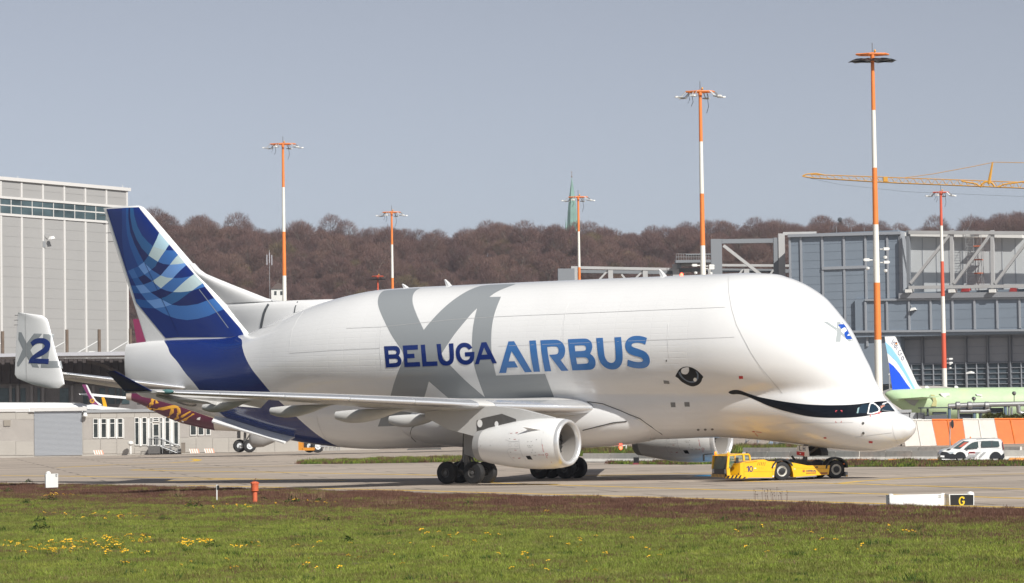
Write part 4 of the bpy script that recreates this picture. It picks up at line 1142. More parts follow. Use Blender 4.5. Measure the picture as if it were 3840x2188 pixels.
# ------------------------------------------------------------------ grass as scattered tufts (geometry nodes)
def scatter(name, tuft, region, dens, mats, smin, smax, seed, tilt=.25, label=None, kind='stuff', patch=None):
    """tuft: (verts, faces, matidx); region: list of world quads/tris; instances the tuft on the region"""
    me = bpy.data.meshes.new(name)
    tv, tf_, tm = tuft
    nv = len(tv); vs = list(tv); fs = list(tf_); flag = [0] * len(fs); mi = list(tm)
    dv = [0.] * nv
    for r in region:
        pts, dd = r
        b = len(vs); vs += [tuple(p) for p in pts]; dv += list(dd); fs.append(tuple(range(b, b + len(pts)))); flag.append(1); mi.append(0)
    me.from_pydata(vs, [], fs)
    for m in mats: me.materials.append(m)
    me.polygons.foreach_set('material_index', mi)
    a = me.attributes.new('region', 'INT', 'FACE'); a.data.foreach_set('value', flag)
    a = me.attributes.new('dens', 'FLOAT', 'POINT'); a.data.foreach_set('value', dv)
    o = link(name, me, kind=kind)
    ng = bpy.data.node_groups.new(name + '_scatter', 'GeometryNodeTree')
    ng.interface.new_socket('Geometry', in_out='INPUT', socket_type='NodeSocketGeometry')
    ng.interface.new_socket('Geometry', in_out='OUTPUT', socket_type='NodeSocketGeometry')
    N = ng.nodes.new; Lk = ng.links.new
    gi = N('NodeGroupInput'); go = N('NodeGroupOutput')
    at_ = N('GeometryNodeInputNamedAttribute'); at_.data_type = 'INT'; at_.inputs['Name'].default_value = 'region'
    cp = N('FunctionNodeCompare'); cp.data_type = 'INT'; cp.operation = 'EQUAL'; Lk(at_.outputs['Attribute'], cp.inputs[2]); cp.inputs[3].default_value = 1
    sep = N('GeometryNodeSeparateGeometry'); sep.domain = 'FACE'; Lk(gi.outputs[0], sep.inputs[0]); Lk(cp.outputs[0], sep.inputs[1])
    da = N('GeometryNodeInputNamedAttribute'); da.data_type = 'FLOAT'; da.inputs['Name'].default_value = 'dens'
    mu = N('ShaderNodeMath'); mu.operation = 'MULTIPLY'; mu.inputs[1].default_value = dens; Lk(da.outputs['Attribute'], mu.inputs[0])
    ds = N('GeometryNodeDistributePointsOnFaces'); ds.distribute_method = 'RANDOM'; Lk(sep.outputs[0], ds.inputs[0]); Lk(mu.outputs[0], ds.inputs['Density']); ds.inputs['Seed'].default_value = seed
    rv = N('FunctionNodeRandomValue'); rv.data_type = 'FLOAT_VECTOR'; rv.inputs[0].default_value = (-tilt, -tilt, 0); rv.inputs[1].default_value = (tilt, tilt, 6.283); rv.inputs['Seed'].default_value = seed
    rs = N('FunctionNodeRandomValue'); rs.data_type = 'FLOAT'; rs.inputs[2].default_value = smin; rs.inputs[3].default_value = smax; rs.inputs['Seed'].default_value = seed + 1
    nz = N('ShaderNodeTexNoise'); nz.inputs['Scale'].default_value = .35; ps = N('GeometryNodeInputPosition'); Lk(ps.outputs[0], nz.inputs['Vector'])
    mr = N('ShaderNodeMapRange'); mr.inputs[1].default_value = .35; mr.inputs[2].default_value = .65; mr.inputs[3].default_value = .6; mr.inputs[4].default_value = 1.25; Lk(nz.outputs[0], mr.inputs[0])
    m2 = N('ShaderNodeMath'); m2.operation = 'MULTIPLY'; Lk(rs.outputs[1], m2.inputs[0]); Lk(mr.outputs[0], m2.inputs[1])
    src = ds.outputs[0]
    if patch:      # keep only drifts of the growth
        pn = N('ShaderNodeTexNoise'); pn.inputs['Scale'].default_value = patch[0]; pn.inputs['Detail'].default_value = 4; pp = N('GeometryNodeInputPosition'); Lk(pp.outputs[0], pn.inputs['Vector'])
        rr_ = N('FunctionNodeRandomValue'); rr_.data_type = 'FLOAT'; rr_.inputs[2].default_value = patch[1] - .05; rr_.inputs[3].default_value = patch[1] + .05; rr_.inputs['Seed'].default_value = seed + 3
        pc = N('FunctionNodeCompare'); pc.operation = 'LESS_THAN'; Lk(pn.outputs[0], pc.inputs[0]); Lk(rr_.outputs[1], pc.inputs[1])
        de = N('GeometryNodeDeleteGeometry'); de.domain = 'POINT'; Lk(src, de.inputs[0]); Lk(pc.outputs[0], de.inputs[1]); src = de.outputs[0]
    ip = N('GeometryNodeInstanceOnPoints'); Lk(src, ip.inputs['Points']); Lk(sep.outputs[1], ip.inputs['Instance']); Lk(rv.outputs[0], ip.inputs['Rotation']); Lk(m2.outputs[0], ip.inputs['Scale'])
    Lk(ip.outputs[0], go.inputs[0])
    md = o.modifiers.new('scatter', 'NODES'); md.node_group = ng
    return o
def blades(n, r, h, w, lean, rg, mats=1):
    vs = []; fs = []; mi = []
    for k in range(n):
        a = rg.uniform(0, 6.283); d = rg.uniform(0, r); x, y = d * math.cos(a), d * math.sin(a); hh = h * rg.uniform(.45, 1.); t = rg.uniform(0, 6.283); ln = lean * rg.uniform(.2, 1) * hh
        b = len(vs); cx, cy = math.cos(t) * w / 2, math.sin(t) * w / 2; q = rg.uniform(0, 6.283); lx, ly = ln * math.cos(q), ln * math.sin(q)
        vs += [(x - cx, y - cy, 0), (x + cx, y + cy, 0), (x + lx * .4 + cx * .7, y + ly * .4 + cy * .7, hh * .6), (x + lx * .4 - cx * .7, y + ly * .4 - cy * .7, hh * .6), (x + lx, y + ly, hh)]
        fs += [(b, b + 1, b + 2, b + 3), (b + 3, b + 2, b + 4)]; m = int(rg.integers(0, mats)); mi += [m, m]
    return vs, fs, mi
def leaf_mat(name, stops, scale=.3, rough=.6, trans=.25):
    m = mat(name, stops[0][1], rough)
    n = m.node_tree.nodes; l = m.node_tree.links; b = n['Principled BSDF']; b.inputs['Specular IOR Level'].default_value = .25
    g = n.new('ShaderNodeNewGeometry'); t = n.new('ShaderNodeTexNoise'); t.inputs['Scale'].default_value = scale; t.inputs['Detail'].default_value = 8; t.inputs['Roughness'].default_value = .68; l.new(g.outputs['Position'], t.inputs['Vector'])
    r = n.new('ShaderNodeValToRGB')
    while len(r.color_ramp.elements) < len(stops): r.color_ramp.elements.new(.5)
    for e, (p, c) in zip(r.color_ramp.elements, stops): e.position = p; e.color = (*c, 1)
    l.new(t.outputs[0], r.inputs[0]); l.new(r.outputs[0], b.inputs['Base Color'])
    if trans:
        tl = n.new('ShaderNodeBsdfTranslucent'); l.new(r.outputs[0], tl.inputs[0]); ms = n.new('ShaderNodeMixShader'); ms.inputs[0].default_value = trans; l.new(b.outputs[0], ms.inputs[1]); l.new(tl.outputs[0], ms.inputs[2]); l.new(ms.outputs[0], n['Material Output'].inputs[0])
    return m
M_G1 = leaf_mat('grass_green', [(.34, (.22, .16, .07)), (.43, (.17, .21, .035)), (.53, (.24, .335, .04)), (.66, (.39, .42, .075))], .33)
M_G2 = leaf_mat('grass_olive', [(.3, (.20, .15, .07)), (.5, (.21, .23, .05)), (.7, (.33, .33, .08))], .5)
M_B1 = leaf_mat('sorrel_brown', [(.3, (.10, .050, .036)), (.5, (.155, .078, .054)), (.7, (.22, .12, .08))], .5)
M_STRAW = leaf_mat('dry_straw', [(.3, (.24, .16, .09)), (.7, (.36, .25, .15))], 2)
M_DAN = mat('dandelion_yellow', (.75, .42, .01), .6)
M_HERB = leaf_mat('herb_green', [(.3, (.02, .05, .008)), (.7, (.055, .11, .015))], 3)
def row(ya, yb, n=1):
    """image-space rows of the field turned into ground quads between two traced curves, split along x"""
    xs = np.linspace(-260, 4100, 22); Q = []
    for i in range(len(xs) - 1):
        for k in range(n):
            f0, f1 = k / n, (k + 1) / n
            def P(x, f): return gpt(x, ya(x) * (1 - f) + yb(x) * f)
            Q.append(([P(xs[i], f1), P(xs[i + 1], f1), P(xs[i + 1], f0), P(xs[i], f0)], f0, f1, xs[i], xs[i + 1]))
    return Q
ix = lambda pts: (lambda x: float(np.interp(x, [p[0] for p in pts], [p[1] for p in pts])))
E_TOP = ix(EDGE)
B_LOW = ix([(-400, 1856), (0, 1860), (250, 1868), (500, 1880), (800, 1890), (1000, 1888), (1500, 1905), (1900, 1912), (2400, 1935), (2900, 1952), (3400, 1956), (3840, 1955), (4600, 1965)])
BOT = lambda x: 2240
def const(q, v): return (q[0], [v] * 4)
rg = np.random.default_rng(3)
green = [(q[0], [1.0] * 4) for q in row(lambda x: B_LOW(x) - 8, BOT, 3)]
scatter('grass', blades(26, .20, .13, .011, .8, rg, 2), green, 38, [M_G1, M_G2], .55, 1.3, 1)
brown = [(q[0], [1.0] * 4) for q in row(E_TOP, lambda x: B_LOW(x) + 14, 2)]
scatter('sorrel_growth', blades(34, .26, .15, .012, .5, rg, 1), brown, 26, [M_B1], .5, 1.35, 2)
fringe = [(q[0], [.9, .9, 1., 1.]) for q in row(lambda x: B_LOW(x), lambda x: B_LOW(x) + 75, 1)]
scatter('sorrel_patch', blades(26, .35, .15, .014, .5, rg, 1), fringe, 24, [M_B1], .5, 1.1, 5, patch=(.2, .46))
drifts = [(q[0], [1.0] * 4) for q in row(lambda x: B_LOW(x) + 30, BOT, 3)]
scatter('sorrel_patch', blades(26, .35, .14, .012, .6, rg, 1), drifts, 16, [M_B1], .5, 1.1, 15, patch=(.30, .60))
scatter('straw_grass', blades(16, .2, .17, .010, .6, rg, 1), drifts, 10, [M_STRAW], .5, 1.1, 17, patch=(.45, .60))
scatter('tall_grass', blades(30, .3, .22, .013, .7, rg, 1), drifts, 9, [M_HERB], .5, 1.1, 19, patch=(.5, .62))
mixed = [(q[0], [.9, .9, .5, .5]) for q in row(E_TOP, lambda x: B_LOW(x), 1)]
scatter('grass_patch', blades(26, .3, .19, .014, .6, rg, 2), mixed, 30, [M_G1, M_G2], .5, 1.1, 4, patch=(.22, .58))
# wild flowers in drifts
def flower(r, h):
    vs = []; fs = []; mi = []
    for k in range(3):
        x, y = rg.uniform(-.12, .12), rg.uniform(-.12, .12); z = h * rg.uniform(.8, 1.1); b = len(vs)
        vs += [(x + r * math.cos(t), y + r * math.sin(t), z + .3 * r * math.sin(2 * t)) for t in np.linspace(0, 6.283, 6, endpoint=False)] + [(x, y, z + r * .6), (x - .004, y, 0), (x + .004, y, 0)]
        fs += [(b + i, b + (i + 1) % 6, b + 6) for i in range(6)] + [(b + 7, b + 8, b + 6)]; mi += [0] * 6 + [1]
    return vs, fs, mi
drift = []
for cx, cy, w, h, d in ((300, 2060, 330, 30, 1), (480, 2035, 180, 16, 1), (730, 2045, 140, 34, .9), (160, 2075, 150, 20, .6), (420, 2085, 300, 14, .5), (60, 2050, 90, 22, .8), (520, 2020, 60, 8, 1.4), (900, 2060, 160, 20, .5), (1150, 2050, 120, 20, .3), (350, 1945, 420, 30, .12), (230, 1865, 120, 10, .5), (900, 2130, 900, 60, .06), (1900, 2080, 1200, 120, .05), (1650, 2010, 300, 14, .15), (3100, 2040, 700, 110, .04), (2050, 2150, 400, 10, .25), (2050, 1930, 60, 5, .6), (1100, 1895, 400, 14, .15), (850, 1910, 300, 12, .12)):
    P = [gpt(cx - w / 2, cy + h / 2), gpt(cx + w / 2, cy + h / 2), gpt(cx + w / 2, cy - h / 2), gpt(cx - w / 2, cy - h / 2)]
    drift.append((P, [d] * 4))
scatter('dandelions', flower(.034, .17), drift, 3.6, [M_DAN, M_HERB], .7, 1.2, 8, .4)
# dark leafy clumps and dry straw tussocks one can count
def clump_mesh(n, R, Hh, m, rg, broad=.1):
    b = MB()
    for k in range(n):
        a = rg.uniform(0, 6.283); d = R * math.sqrt(rg.uniform(0, 1)); z = Hh * (1 - (d / R) ** 2) * rg.uniform(.3, 1); t = rg.uniform(0, 6.283); p = rg.uniform(-.6, .9)
        u = np.array([math.cos(t), math.sin(t), p]) * broad * rg.uniform(.6, 1.5); v = np.array([-math.sin(t), math.cos(t), 0]) * broad * .4; c = np.array([d * math.cos(a), d * math.sin(a), z])
        b.add([c - u * .5, c + v, c + u, c - v], [(0, 1, 2, 3)])
    return b.mesh('herb_clump', m)
cm = [clump_mesh(150, .55, .42, M_HERB, rg), clump_mesh(110, .42, .34, M_HERB, rg)]
CL = [(188, 1882, 1.0, 'dark leafy clump in the upper meadow, below the square white box'), (100, 1893, .9, 'paler leafy clump left of the dark one below the white box'), (724, 1907, .95, 'dark round clump below and left of the thin white post'), (668, 1872, .9, 'dark clump beneath a straw tussock left of the white post'),
      (155, 1990, .9, 'dark clump low in the left meadow, above the dandelion drift'), (985, 1884, .85, 'leafy clump hugging the foot of the orange hydrant'), (1100, 1892, 1.05, 'wide leafy clump below the straw tussock right of the hydrant'), (1200, 1890, .9, 'leafy clump under the second straw tussock right of the hydrant'), (1755, 1905, .8, 'leafy clump in the brown growth below the main wheels'),
      (1300, 2036, .75, 'round clump in mid meadow at the right end of the dandelions'), (795, 2060, .7, 'clump among the dandelions straight below the white post'), (108, 1809, .8, 'clump at the concrete edge just left of the square white box'), (615, 1952, .6, 'small clump in the meadow below and left of the white post'), (2840, 1951, .7, 'clump at the lower edge of the brown growth under the tug'), (2790, 1946, .6, 'smaller clump left of the one under the tug'), (1225, 1963, .8, 'pale leafy clump in the meadow right of the hydrant'), (152, 1960, .7, 'faint clump above the dark one in the left meadow'), (2720, 1960, .7, 'leftmost of three clumps below the tug'), (30, 1852, .9, 'clump at the left picture edge under the brown growth')]
for i, (px, py, s, lb) in enumerate(CL):
    o = link('herb_clump', cm[i % 2], loc=gpt(px, py), rot=(0, 0, i * 1.3))
    o.scale = (s, s, s); tag(o, lb, 'plant', 'leafy herb clumps in the meadow')
def straw_mesh(rg):
    v, f, m = blades(70, .45, .75, .012, .45, rg, 1); b = MB(); b.v = v; b.f = f; b.mi = m; return b.mesh('straw_tussock', M_STRAW)
sm = straw_mesh(rg)
for i, (px, py, s, lb) in enumerate([(665, 1868, .9, 'dry straw tussock left of the thin white post'), (1105, 1886, 1.0, 'dry straw tussock just right of the orange hydrant'), (1198, 1882, 1.05, 'tall straw tussock, second to the right of the hydrant'), (1432, 1902, .8, 'low straw tussock in brown growth left of the main wheels'), (1478, 1900, .75, 'small straw tussock beside the low one left of the wheels'), (830, 1884, .55, 'short straw tuft at the foot of the white post')]):
    o = link('straw_tussock', sm, loc=gpt(px, py), rot=(0, 0, i)); o.scale = (s,) * 3; tag(o, lb, 'plant', 'dry straw tussocks along the taxiway edge')
# dried seed heads standing against the concrete
b = MB(); c0 = gpt(2890, 1893)
for k in range(26):
    x = c0[0] + rg.uniform(-.75, .75); y = c0[1] + rg.uniform(-.5, .5); h = rg.uniform(.35, .75); q = (x + rg.uniform(-.06, .06), y, c0[2] + h)
    b.tube([(x, y, c0[2]), q], .005, 3, cap=False); b.lathe([(-.02, .004), (0, .025), (.03, .004)], q, 2, 5)
tag(b.build('dry_seed_heads', mat('seed_brown', (.10, .06, .04), .8)), 'sparse brown dried seed heads standing tall before the yellow edge line', 'plant')

# ------------------------------------------------------------------ grass islands and verges beyond the airplane
def strip_region(lo, hi, n=10):
    xs = np.linspace(lo[0][0], lo[-1][0], n + 1); fl, fh = ix(lo), ix(hi); Q = []
    for i in range(n):
        Q.append([gpt(xs[i], fl(xs[i])), gpt(xs[i + 1], fl(xs[i + 1])), gpt(xs[i + 1], fh(xs[i + 1])), gpt(xs[i], fh(xs[i]))])
    return Q
def island(lo, hi, h=.36, dens=6., seed=11, brown=True):
    Q = strip_region(lo, hi)
    b = MB()
    for q in Q: b.add([(p[0], p[1], p[2] + .02) for p in q], [(0, 1, 2, 3)])
    b.build('grass_verge', M_SOIL, kind='structure')
    fr = [(q, [1, 1, .25, .25]) for q in Q]; bk = [(q, [.1, .1, 1, 1]) for q in Q]
    scatter('verge_grass', blades(34, .45, h, .035, .5, rg, 2), fr, dens, [M_G1, M_HERB], .6, 1.2, seed)
    if brown: scatter('verge_sorrel', blades(34, .5, h * 1.0, .035, .4, rg, 1), bk, dens * .7, [M_B1], .7, 1.25, seed + 1)
island([(1122, 1742), (1300, 1741), (1600, 1736), (1850, 1733), (2100, 1731)], [(1126, 1735), (1300, 1728), (1600, 1721), (1850, 1716), (2100, 1712)])
island([(2285, 1742), (2400, 1743), (2570, 1744), (2700, 1742), (2760, 1741)], [(2310, 1735), (2400, 1733), (2570, 1733), (2700, 1733), (2760, 1732)], seed=21, h=.3)
island([(2760, 1742), (3000, 1750), (3170, 1753), (3500, 1752), (3840, 1749), (4100, 1747)], [(2760, 1731), (3000, 1730), (3170, 1730), (3500, 1732), (3840, 1731), (4100, 1730)], seed=31, dens=5, h=.24)
island([(2150, 1712), (2300, 1712), (2480, 1711), (2700, 1706), (3100, 1697), (3300, 1694)], [(2150, 1692), (2300, 1690), (2480, 1687), (2700, 1683), (3100, 1676), (3300, 1675)], h=.6, dens=2.2, seed=41)
# ================================================================== LIGHT MASTS
M_POLE_O = mat('mast_orange', (.76, .215, .045), .5, var=.06, vscale=.8)
M_POLE_W = mat('mast_white', (.74, .72, .66), .5, var=.04, vscale=.8)
M_POLE_R = mat('mast_red', (.60, .10, .05), .5, var=.05, vscale=.8)
M_GALV = mat('galvanised', (.42, .43, .44), .45, metal=.5)
M_FLOODW = mat('flood_white', (.72, .72, .7), .5)
M_FLOODK = mat('flood_black', (.01, .011, .013), .35)
def mast(px, Y, ytop, bands, wpx, kind, cols, label, bx=None):
    """bands: photo heights where the paint changes, from the top; px at the top, bx at the last band"""
    s = FP / Y
    top = at(px, ytop, Y); low = at(bx or px, bands[-1], Y)
    X = low[0]; zg = gz(X)
    root = thing('light_mast', (X, Y, zg), label, 'light mast', 'striped floodlight masts of the airport')
    b = MB(); r1 = wpx / s / 2; zt = top[2]
    zs = [zt] + [at(px, y, Y)[2] for y in bands]
    H0 = zt
    seg = abs(zs[1] - zs[0]) if len(zs) > 2 else 5
    while zs[-1] > zg + .3: zs.append(max(zg, zs[-1] - abs(zs[-2] - zs[-3]) if len(zs) > 2 else zg))
    def R(z): return r1 * (1 + 1.25 * (H0 - z) / 30)
    for i in range(len(zs) - 1):
        k = len(b.f); b.tube([(X + (top[0] - X) * max(0, (zs[i] - zs[-1]) / (H0 - zs[-1])) * 0, Y, zs[i]), (X, Y, zs[i + 1])], [R(zs[i]), R(zs[i + 1])], 12, cap=False, mi=i % 2)
    b.build('pole', [cols[0], cols[1]], root, smooth=40, world=True)
    hw = kind[1] / s / 2
    # hexagonal carrier ring with spokes
    b = MB(); n = 6; rr = hw * .74
    pr = [(X + rr * math.cos(2 * math.pi * k / n + .26), Y + .5 * rr * math.sin(2 * math.pi * k / n + .26), zt) for k in range(n)]
    for k in range(n):
        b.tube([pr[k], pr[(k + 1) % n]], .085, 6); b.tube([(X, Y, zt), pr[k]], .07, 6)
    b.lathe([(-.45, r1 * 1.2), (.18, r1 * 1.3)], (X, Y, zt), 2, 12, cap=True)
    b.build('carrier_ring', cols[0], root, world=True)
    if kind[0] == 'led':
        for k in range(n):
            p = pr[k]; d = np.array([p[0] - X, p[1] - Y, 0]); d /= np.linalg.norm(d); t = np.array([-d[1], d[0], 0]); p = np.array(p)
            b = MB(); e = p + d * .5 + np.array([0, 0, -.5])
            b.tube([p, e], .06, 5); b.tube([p - t * .35, e - t * .35], .04, 4)
            b.hexa([tuple(e + d * a + t * c + np.array([0, 0, z])) for z in (-.08, .02) for a, c in ((-.15, -.3), (-.15, .3), (.3, .3), (.3, -.3))])
            f = b.build('floodlight', M_GALV, root, world=True)
            b = MB(); b.hexa([tuple(e + d * a + t * c + np.array([0, 0, z])) for z in (-.09, .06) for a, c in ((.32, -.26), (.32, .26), (.6, .2), (.6, -.2))])
            b.build('lamp_head', M_FLOODW, f, world=True)
        b = MB(); lp = []
        for k, (dx, L) in enumerate(((-.62 * hw, 1.2), (-.45 * hw, 1.5), (.32 * hw, 2.2))):
            b.tube([(X + dx, Y - .5, zt - .1), (X + dx + .15, Y - .5, zt - L * .7), (X + dx - .05, Y - .5, zt - L)], .025, 4)
        b.build('loose_cable', M_TYRE, root, world=True)
    else:
        for k in range(8):
            a = 2 * math.pi * k / 8 + .2; d = np.array([math.cos(a), .55 * math.sin(a), 0]); t = np.array([-d[1], d[0], 0]); c = np.array([X, Y, zt - .2])
            R_ = []
            for f, hh in ((.30, .2), (.55, .24), (.8, .18), (1.0, .03)):
                q = c + d * hw * f; w = .28 + hw * f * .34
                R_.append([tuple(q - t * w + np.array([0, 0, -.42])), tuple(q - t * w * .7 + np.array([0, 0, hh - .42])), tuple(q + t * w * .7 + np.array([0, 0, hh - .42])), tuple(q + t * w + np.array([0, 0, -.42]))])
            b = MB(); b.loft(R_); b.build('floodlight', M_FLOODK, root, world=True)
    b = MB(); b.tube([(X, Y, zt), (X, Y, zt + 1.05)], .035, 5); b.build('lightning_rod', M_DMETAL, root, world=True)
    b = MB(); bxx = X + .2; b.tube([(bxx, Y - .2, zt), (bxx, Y - .2, zt + .2)], .03, 6); b.lathe([(.18, .06), (.22, .1), (.34, .1), (.42, .06), (.43, .0)], (bxx, Y - .2, zt), 2, 10); b.build('obstruction_light', mat('amber_lamp', (.62, .27, .03), .3), root, smooth=40, world=True)
    return root, X
mast(1061, 404, 541, (703, 870, 1035), 8.5, ('led', 132), (M_POLE_O, M_POLE_W), 'striped light mast with dangling cables, standing behind the fin root', 1066)
mast(1471, 446, 797, (918, 1043, 1168), 7, ('led', 92), (M_POLE_O, M_POLE_W), 'second light mast from the left, half hidden behind the rounded back', 1473)
mast(1420, 520, 1037, (1300, 1420), 6, ('dome', 58), (M_POLE_R, M_POLE_W), 'low red mast with dark domed lamps peeking over the fuselage', 1421)
mast(2169, 428, 740, (869, 1003, 1137), 7, ('led', 100), (M_POLE_O, M_POLE_W), 'light mast just right of the green church spire', 2174)
r5, x5 = mast(2628, 287, 345, (532, 727, 922), 11.5, ('led', 150), (M_POLE_O, M_POLE_W), 'tall light mast rising above the middle of the white fuselage', 2635)
r6, x6 = mast(3281, 260, 205, (414, 630, 843, 1061, 1275), 13, ('dome', 172), (M_POLE_O, M_POLE_W), 'tallest mast with black domed lamps, behind the forehead', 3292)
r7, x7 = mast(3533, 419, 722, (847, 981, 1112, 1250, 1382), 9, ('led', 84), (M_POLE_R, M_POLE_W), 'red and white mast before the right hangar, right of the tallest one', 3541)
def cctv(root, X, Y, z, side, m=M_FLOODW):
    b = MB(); b.box((X + side * .3, Y - .3, z), (X + side * .75, Y + .1, z + .25)); b.tube([(X, Y, z + .1), (X + side * .4, Y - .1, z + .1)], .06, 6); b.box((X + side * .75, Y - .28, z + .05), (X + side * .82, Y + .05, z + .2))
    b.lathe([(-.5, .02), (-.42, .16), (-.25, .18), (-.2, .05)], (X + side * .45, Y - .1, z - .3), 2, 8)
    b.build('camera', m, root, world=True)
for py, sd in ((940, 1), (980, -1), (990, 1)): cctv(r6, x6 + sd * .35, 260, at(3290, py, 260)[2], sd)
for py, sd in ((1003, 1), (1012, 1), (1000, -1)): cctv(r5, x5 + sd * .3, 287, at(2635, py, 287)[2], sd)
for py in (1350, 1365): cctv(r7, x7 + .4, 419, at(3545, py, 419)[2], 1)

# ================================================================== LEFT HANGAR
M_CLAD = mat('hangar_cladding', (.33, .325, .32), .5, var=.03, vscale=.15)
M_MULL = mat('hangar_white_trim', (.60, .585, .57), .5)
M_HGLASS = mat('hangar_glass', (.055, .085, .095), .12, var=.45, vscale=.25, stretch=(1, 1, 2))
def hline(a, b_): return [a, b_]
HA = at(-160, 700, 455); HB = at(486, 708, 490)
hv = Wall(HA[:2], HB[:2])
hang = thing('hangar', (*HB[:2], gz(HB[0])), 'large pale grey hangar with a window band, at the far left', 'hangar')
uE, zTop = hv.uz(484, 706); zg = -1.
b = MB(); hv.box(b, -8, zg, uE - .35, zTop - .3, -40, -.03); b.build('wall', M_CLAD, hang, world=True)
MU = [-78, 2, 80, 160, 240, 319, 398, 475]   # mullions at the glazing band
us = [hv.uz(x, 780)[0] for x in MU]
zW1 = hv.uz(160, 756)[1]; zW0 = hv.uz(160, 811)[1]
b = MB()
hv.box(b, -8, zTop - .55, uE + .1, zTop, -.3, .35); hv.box(b, -8, zW1 - .05, uE, zW1 + .35, -.25, .16); hv.box(b, -8, zW0 - .4, uE, zW0 - .02, -.25, .18)
b.build('trim', M_MULL, hang, world=True)
for u in us:
    b = MB(); hv.box(b, u - .22, zg, u + .22, zW0 - .42, -.2, .12); hv.box(b, u - .2, zW1 + .37, u + .2, zTop - .57, -.2, .12); b.build('mullion', M_MULL, hang, world=True)
edges = [-8] + us + [uE - .3]
rows_low = [zW0 - .42 - k * 1.62 for k in range(30)]
rows_up = [zW1 + .37, (zW1 + zTop) / 2 - .1, zTop - .57]
def cell(u0, u1, z0, z1, n0, n1, m, nm, root, W, gap=.02):
    b = MB(); W.box(b, u0 + gap, z0 + gap, u1 - gap, z1 - gap, n0, n1); return b.build(nm, m, root, world=True)
for i in range(len(edges) - 1):
    u0, u1 = edges[i] + (.23 if i else 0), edges[i + 1] - .23
    for k in range(len(rows_low) - 1):
        if rows_low[k + 1] < 4: break
        cell(u0, u1, rows_low[k + 1], rows_low[k], -.03, rng.uniform(-.004, .004), M_CLAD, 'panel', hang, hv, .012)
    for k in range(2): cell(u0, u1, rows_up[k], rows_up[k + 1], -.025, .004, M_CLAD, 'panel', hang, hv, .025)
    um = (edges[i] + edges[i + 1]) / 2
    for (a, c) in ((edges[i] + .08, um - .06), (um + .06, edges[i + 1] - .08)):
        zm = (zW0 + zW1) / 2 + .1
        for z0, z1 in ((zW0, zm - .1), (zm + .1, zW1 - .06)): cell(a, c, z0, z1, -.025, .005, M_HGLASS, 'pane', hang, hv, .02)
    b = MB(); hv.box(b, um - .07, zW0, um + .07, zW1, -.2, .05); hv.box(b, edges[i] + .01, (zW0 + zW1) / 2, um - .071, (zW0 + zW1) / 2 + .2, -.2, .04); hv.box(b, um + .071, (zW0 + zW1) / 2, edges[i + 1] - .01, (zW0 + zW1) / 2 + .2, -.2, .04); b.build('window_bar', M_MULL, hang, world=True)
# wall lamp
def wall_lamp(W, px, py, lx, ly, root_label, s=.5):
    u, z = W.uz(px, py); r = thing('wall_lamp', W.w(u, z, .05), root_label, 'lamp')
    u2, z2 = W.uz(lx, ly)
    b = MB(); W.box(b, u - .35, z - .7, u + .3, z + .3, .01, .2); b.build('bracket', M_GALV, r, world=True)
    b = MB(); P = lambda a, c, n: W.w(a, c, n)
    b.tube([P(u, z + .2, .2), P(u + .03, z + 1.35, .3), P(u + .6, z + 1.4, .9)], .06, 6); b.build('arm', M_GALV, r, world=True)
    b = MB(); c = (u + .85, z + .85, 1.0)
    b.hexa([P(c[0] + a * s, c[1] + (dz - .55) * s, c[2] + n * s) for dz, a, n in ((0, -.9, -.7), (.35, 1., -.7), (.35, 1., .7), (0, -.9, .7), (1.0, -.5, -.4), (1.1, .6, -.4), (1.1, .6, .4), (1.0, -.5, .4))])
    b.build('lamp_head', M_FLOODW, r, world=True)
    b = MB(); b.add([P(c[0] + a * s, c[1] + (dz - .57) * s, c[2] + n * s) for dz, a, n in ((0, -.85, -.66), (.35, .95, -.66), (.35, .95, .66), (0, -.85, .66))], [(0, 1, 2, 3)]); b.build('lens', M_FLOODK, r, world=True)
wall_lamp(hv, 163, 912, 190, 897, 'grey floodlight on a bracket fixed to the left hangar wall')
for px, y0, y1 in ((70, 660, 692), (141, 684, 697), (291, 690, 703), (463, 694, 706)):
    u, z0 = hv.uz(px, y1); z1 = hv.uz(px, y0)[1]; b = MB(); b.tube([hv.w(u, z0, -.2), hv.w(u, z1, -.2)], .05, 4); b.build('lightning_rod', M_FLOODW, hang, world=True)

# ================================================================== DARK CANOPY HALL (behind the low building)
M_FASC = mat('canopy_fascia', (.42, .42, .45), .5)
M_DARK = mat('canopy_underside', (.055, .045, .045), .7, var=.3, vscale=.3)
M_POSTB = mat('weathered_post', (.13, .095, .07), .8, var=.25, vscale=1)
cv = Wall(at(-120, 1400, 428)[:2], at(700, 1400, 428)[:2])
hall = thing('terminal_hall', (at(240, 1500, 428)[0], 428, -.6), 'dark hall under a wide overhanging roof with cable-stayed posts, far left', 'building')
b = MB(); cv.poly(b, [(-120, 1338), (240, 1331), (560, 1326), (560, 1340), (240, 1343), (-120, 1350)], 0, 14); b.build('roof_edge', M_FASC, hall, world=True)
b = MB()
for k in range(40):
    a0 = k / 40; x = -120 + 680 * a0
    cv.poly(b, [(x, 1344), (x + 16.4, 1344), (x + 16.4, 1440), (x, 1440)], -1 - .25 * (k % 2), -3)
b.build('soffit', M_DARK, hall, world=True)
b = MB(); R_ = []
for k in np.linspace(0, 1, 12):
    u, z = cv.uz(330 + 160 * k, 1352 + 70 * k ** 1.6); R_.append([cv.w(u, z, 1), cv.w(u, z - .5, 1), cv.w(u, z - .5, .2), cv.w(u, z, .2)])
b.loft(R_); b.build('roof_girder', mat('girder_dark', (.09, .075, .07), .7), hall, world=True)
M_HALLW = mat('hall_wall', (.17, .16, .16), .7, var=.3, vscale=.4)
b = MB(); cv.poly(b, [(-120, 1440), (720, 1440), (720, 1640), (-120, 1640)], -3, -12); b.build('wall', M_HALLW, hall, world=True)
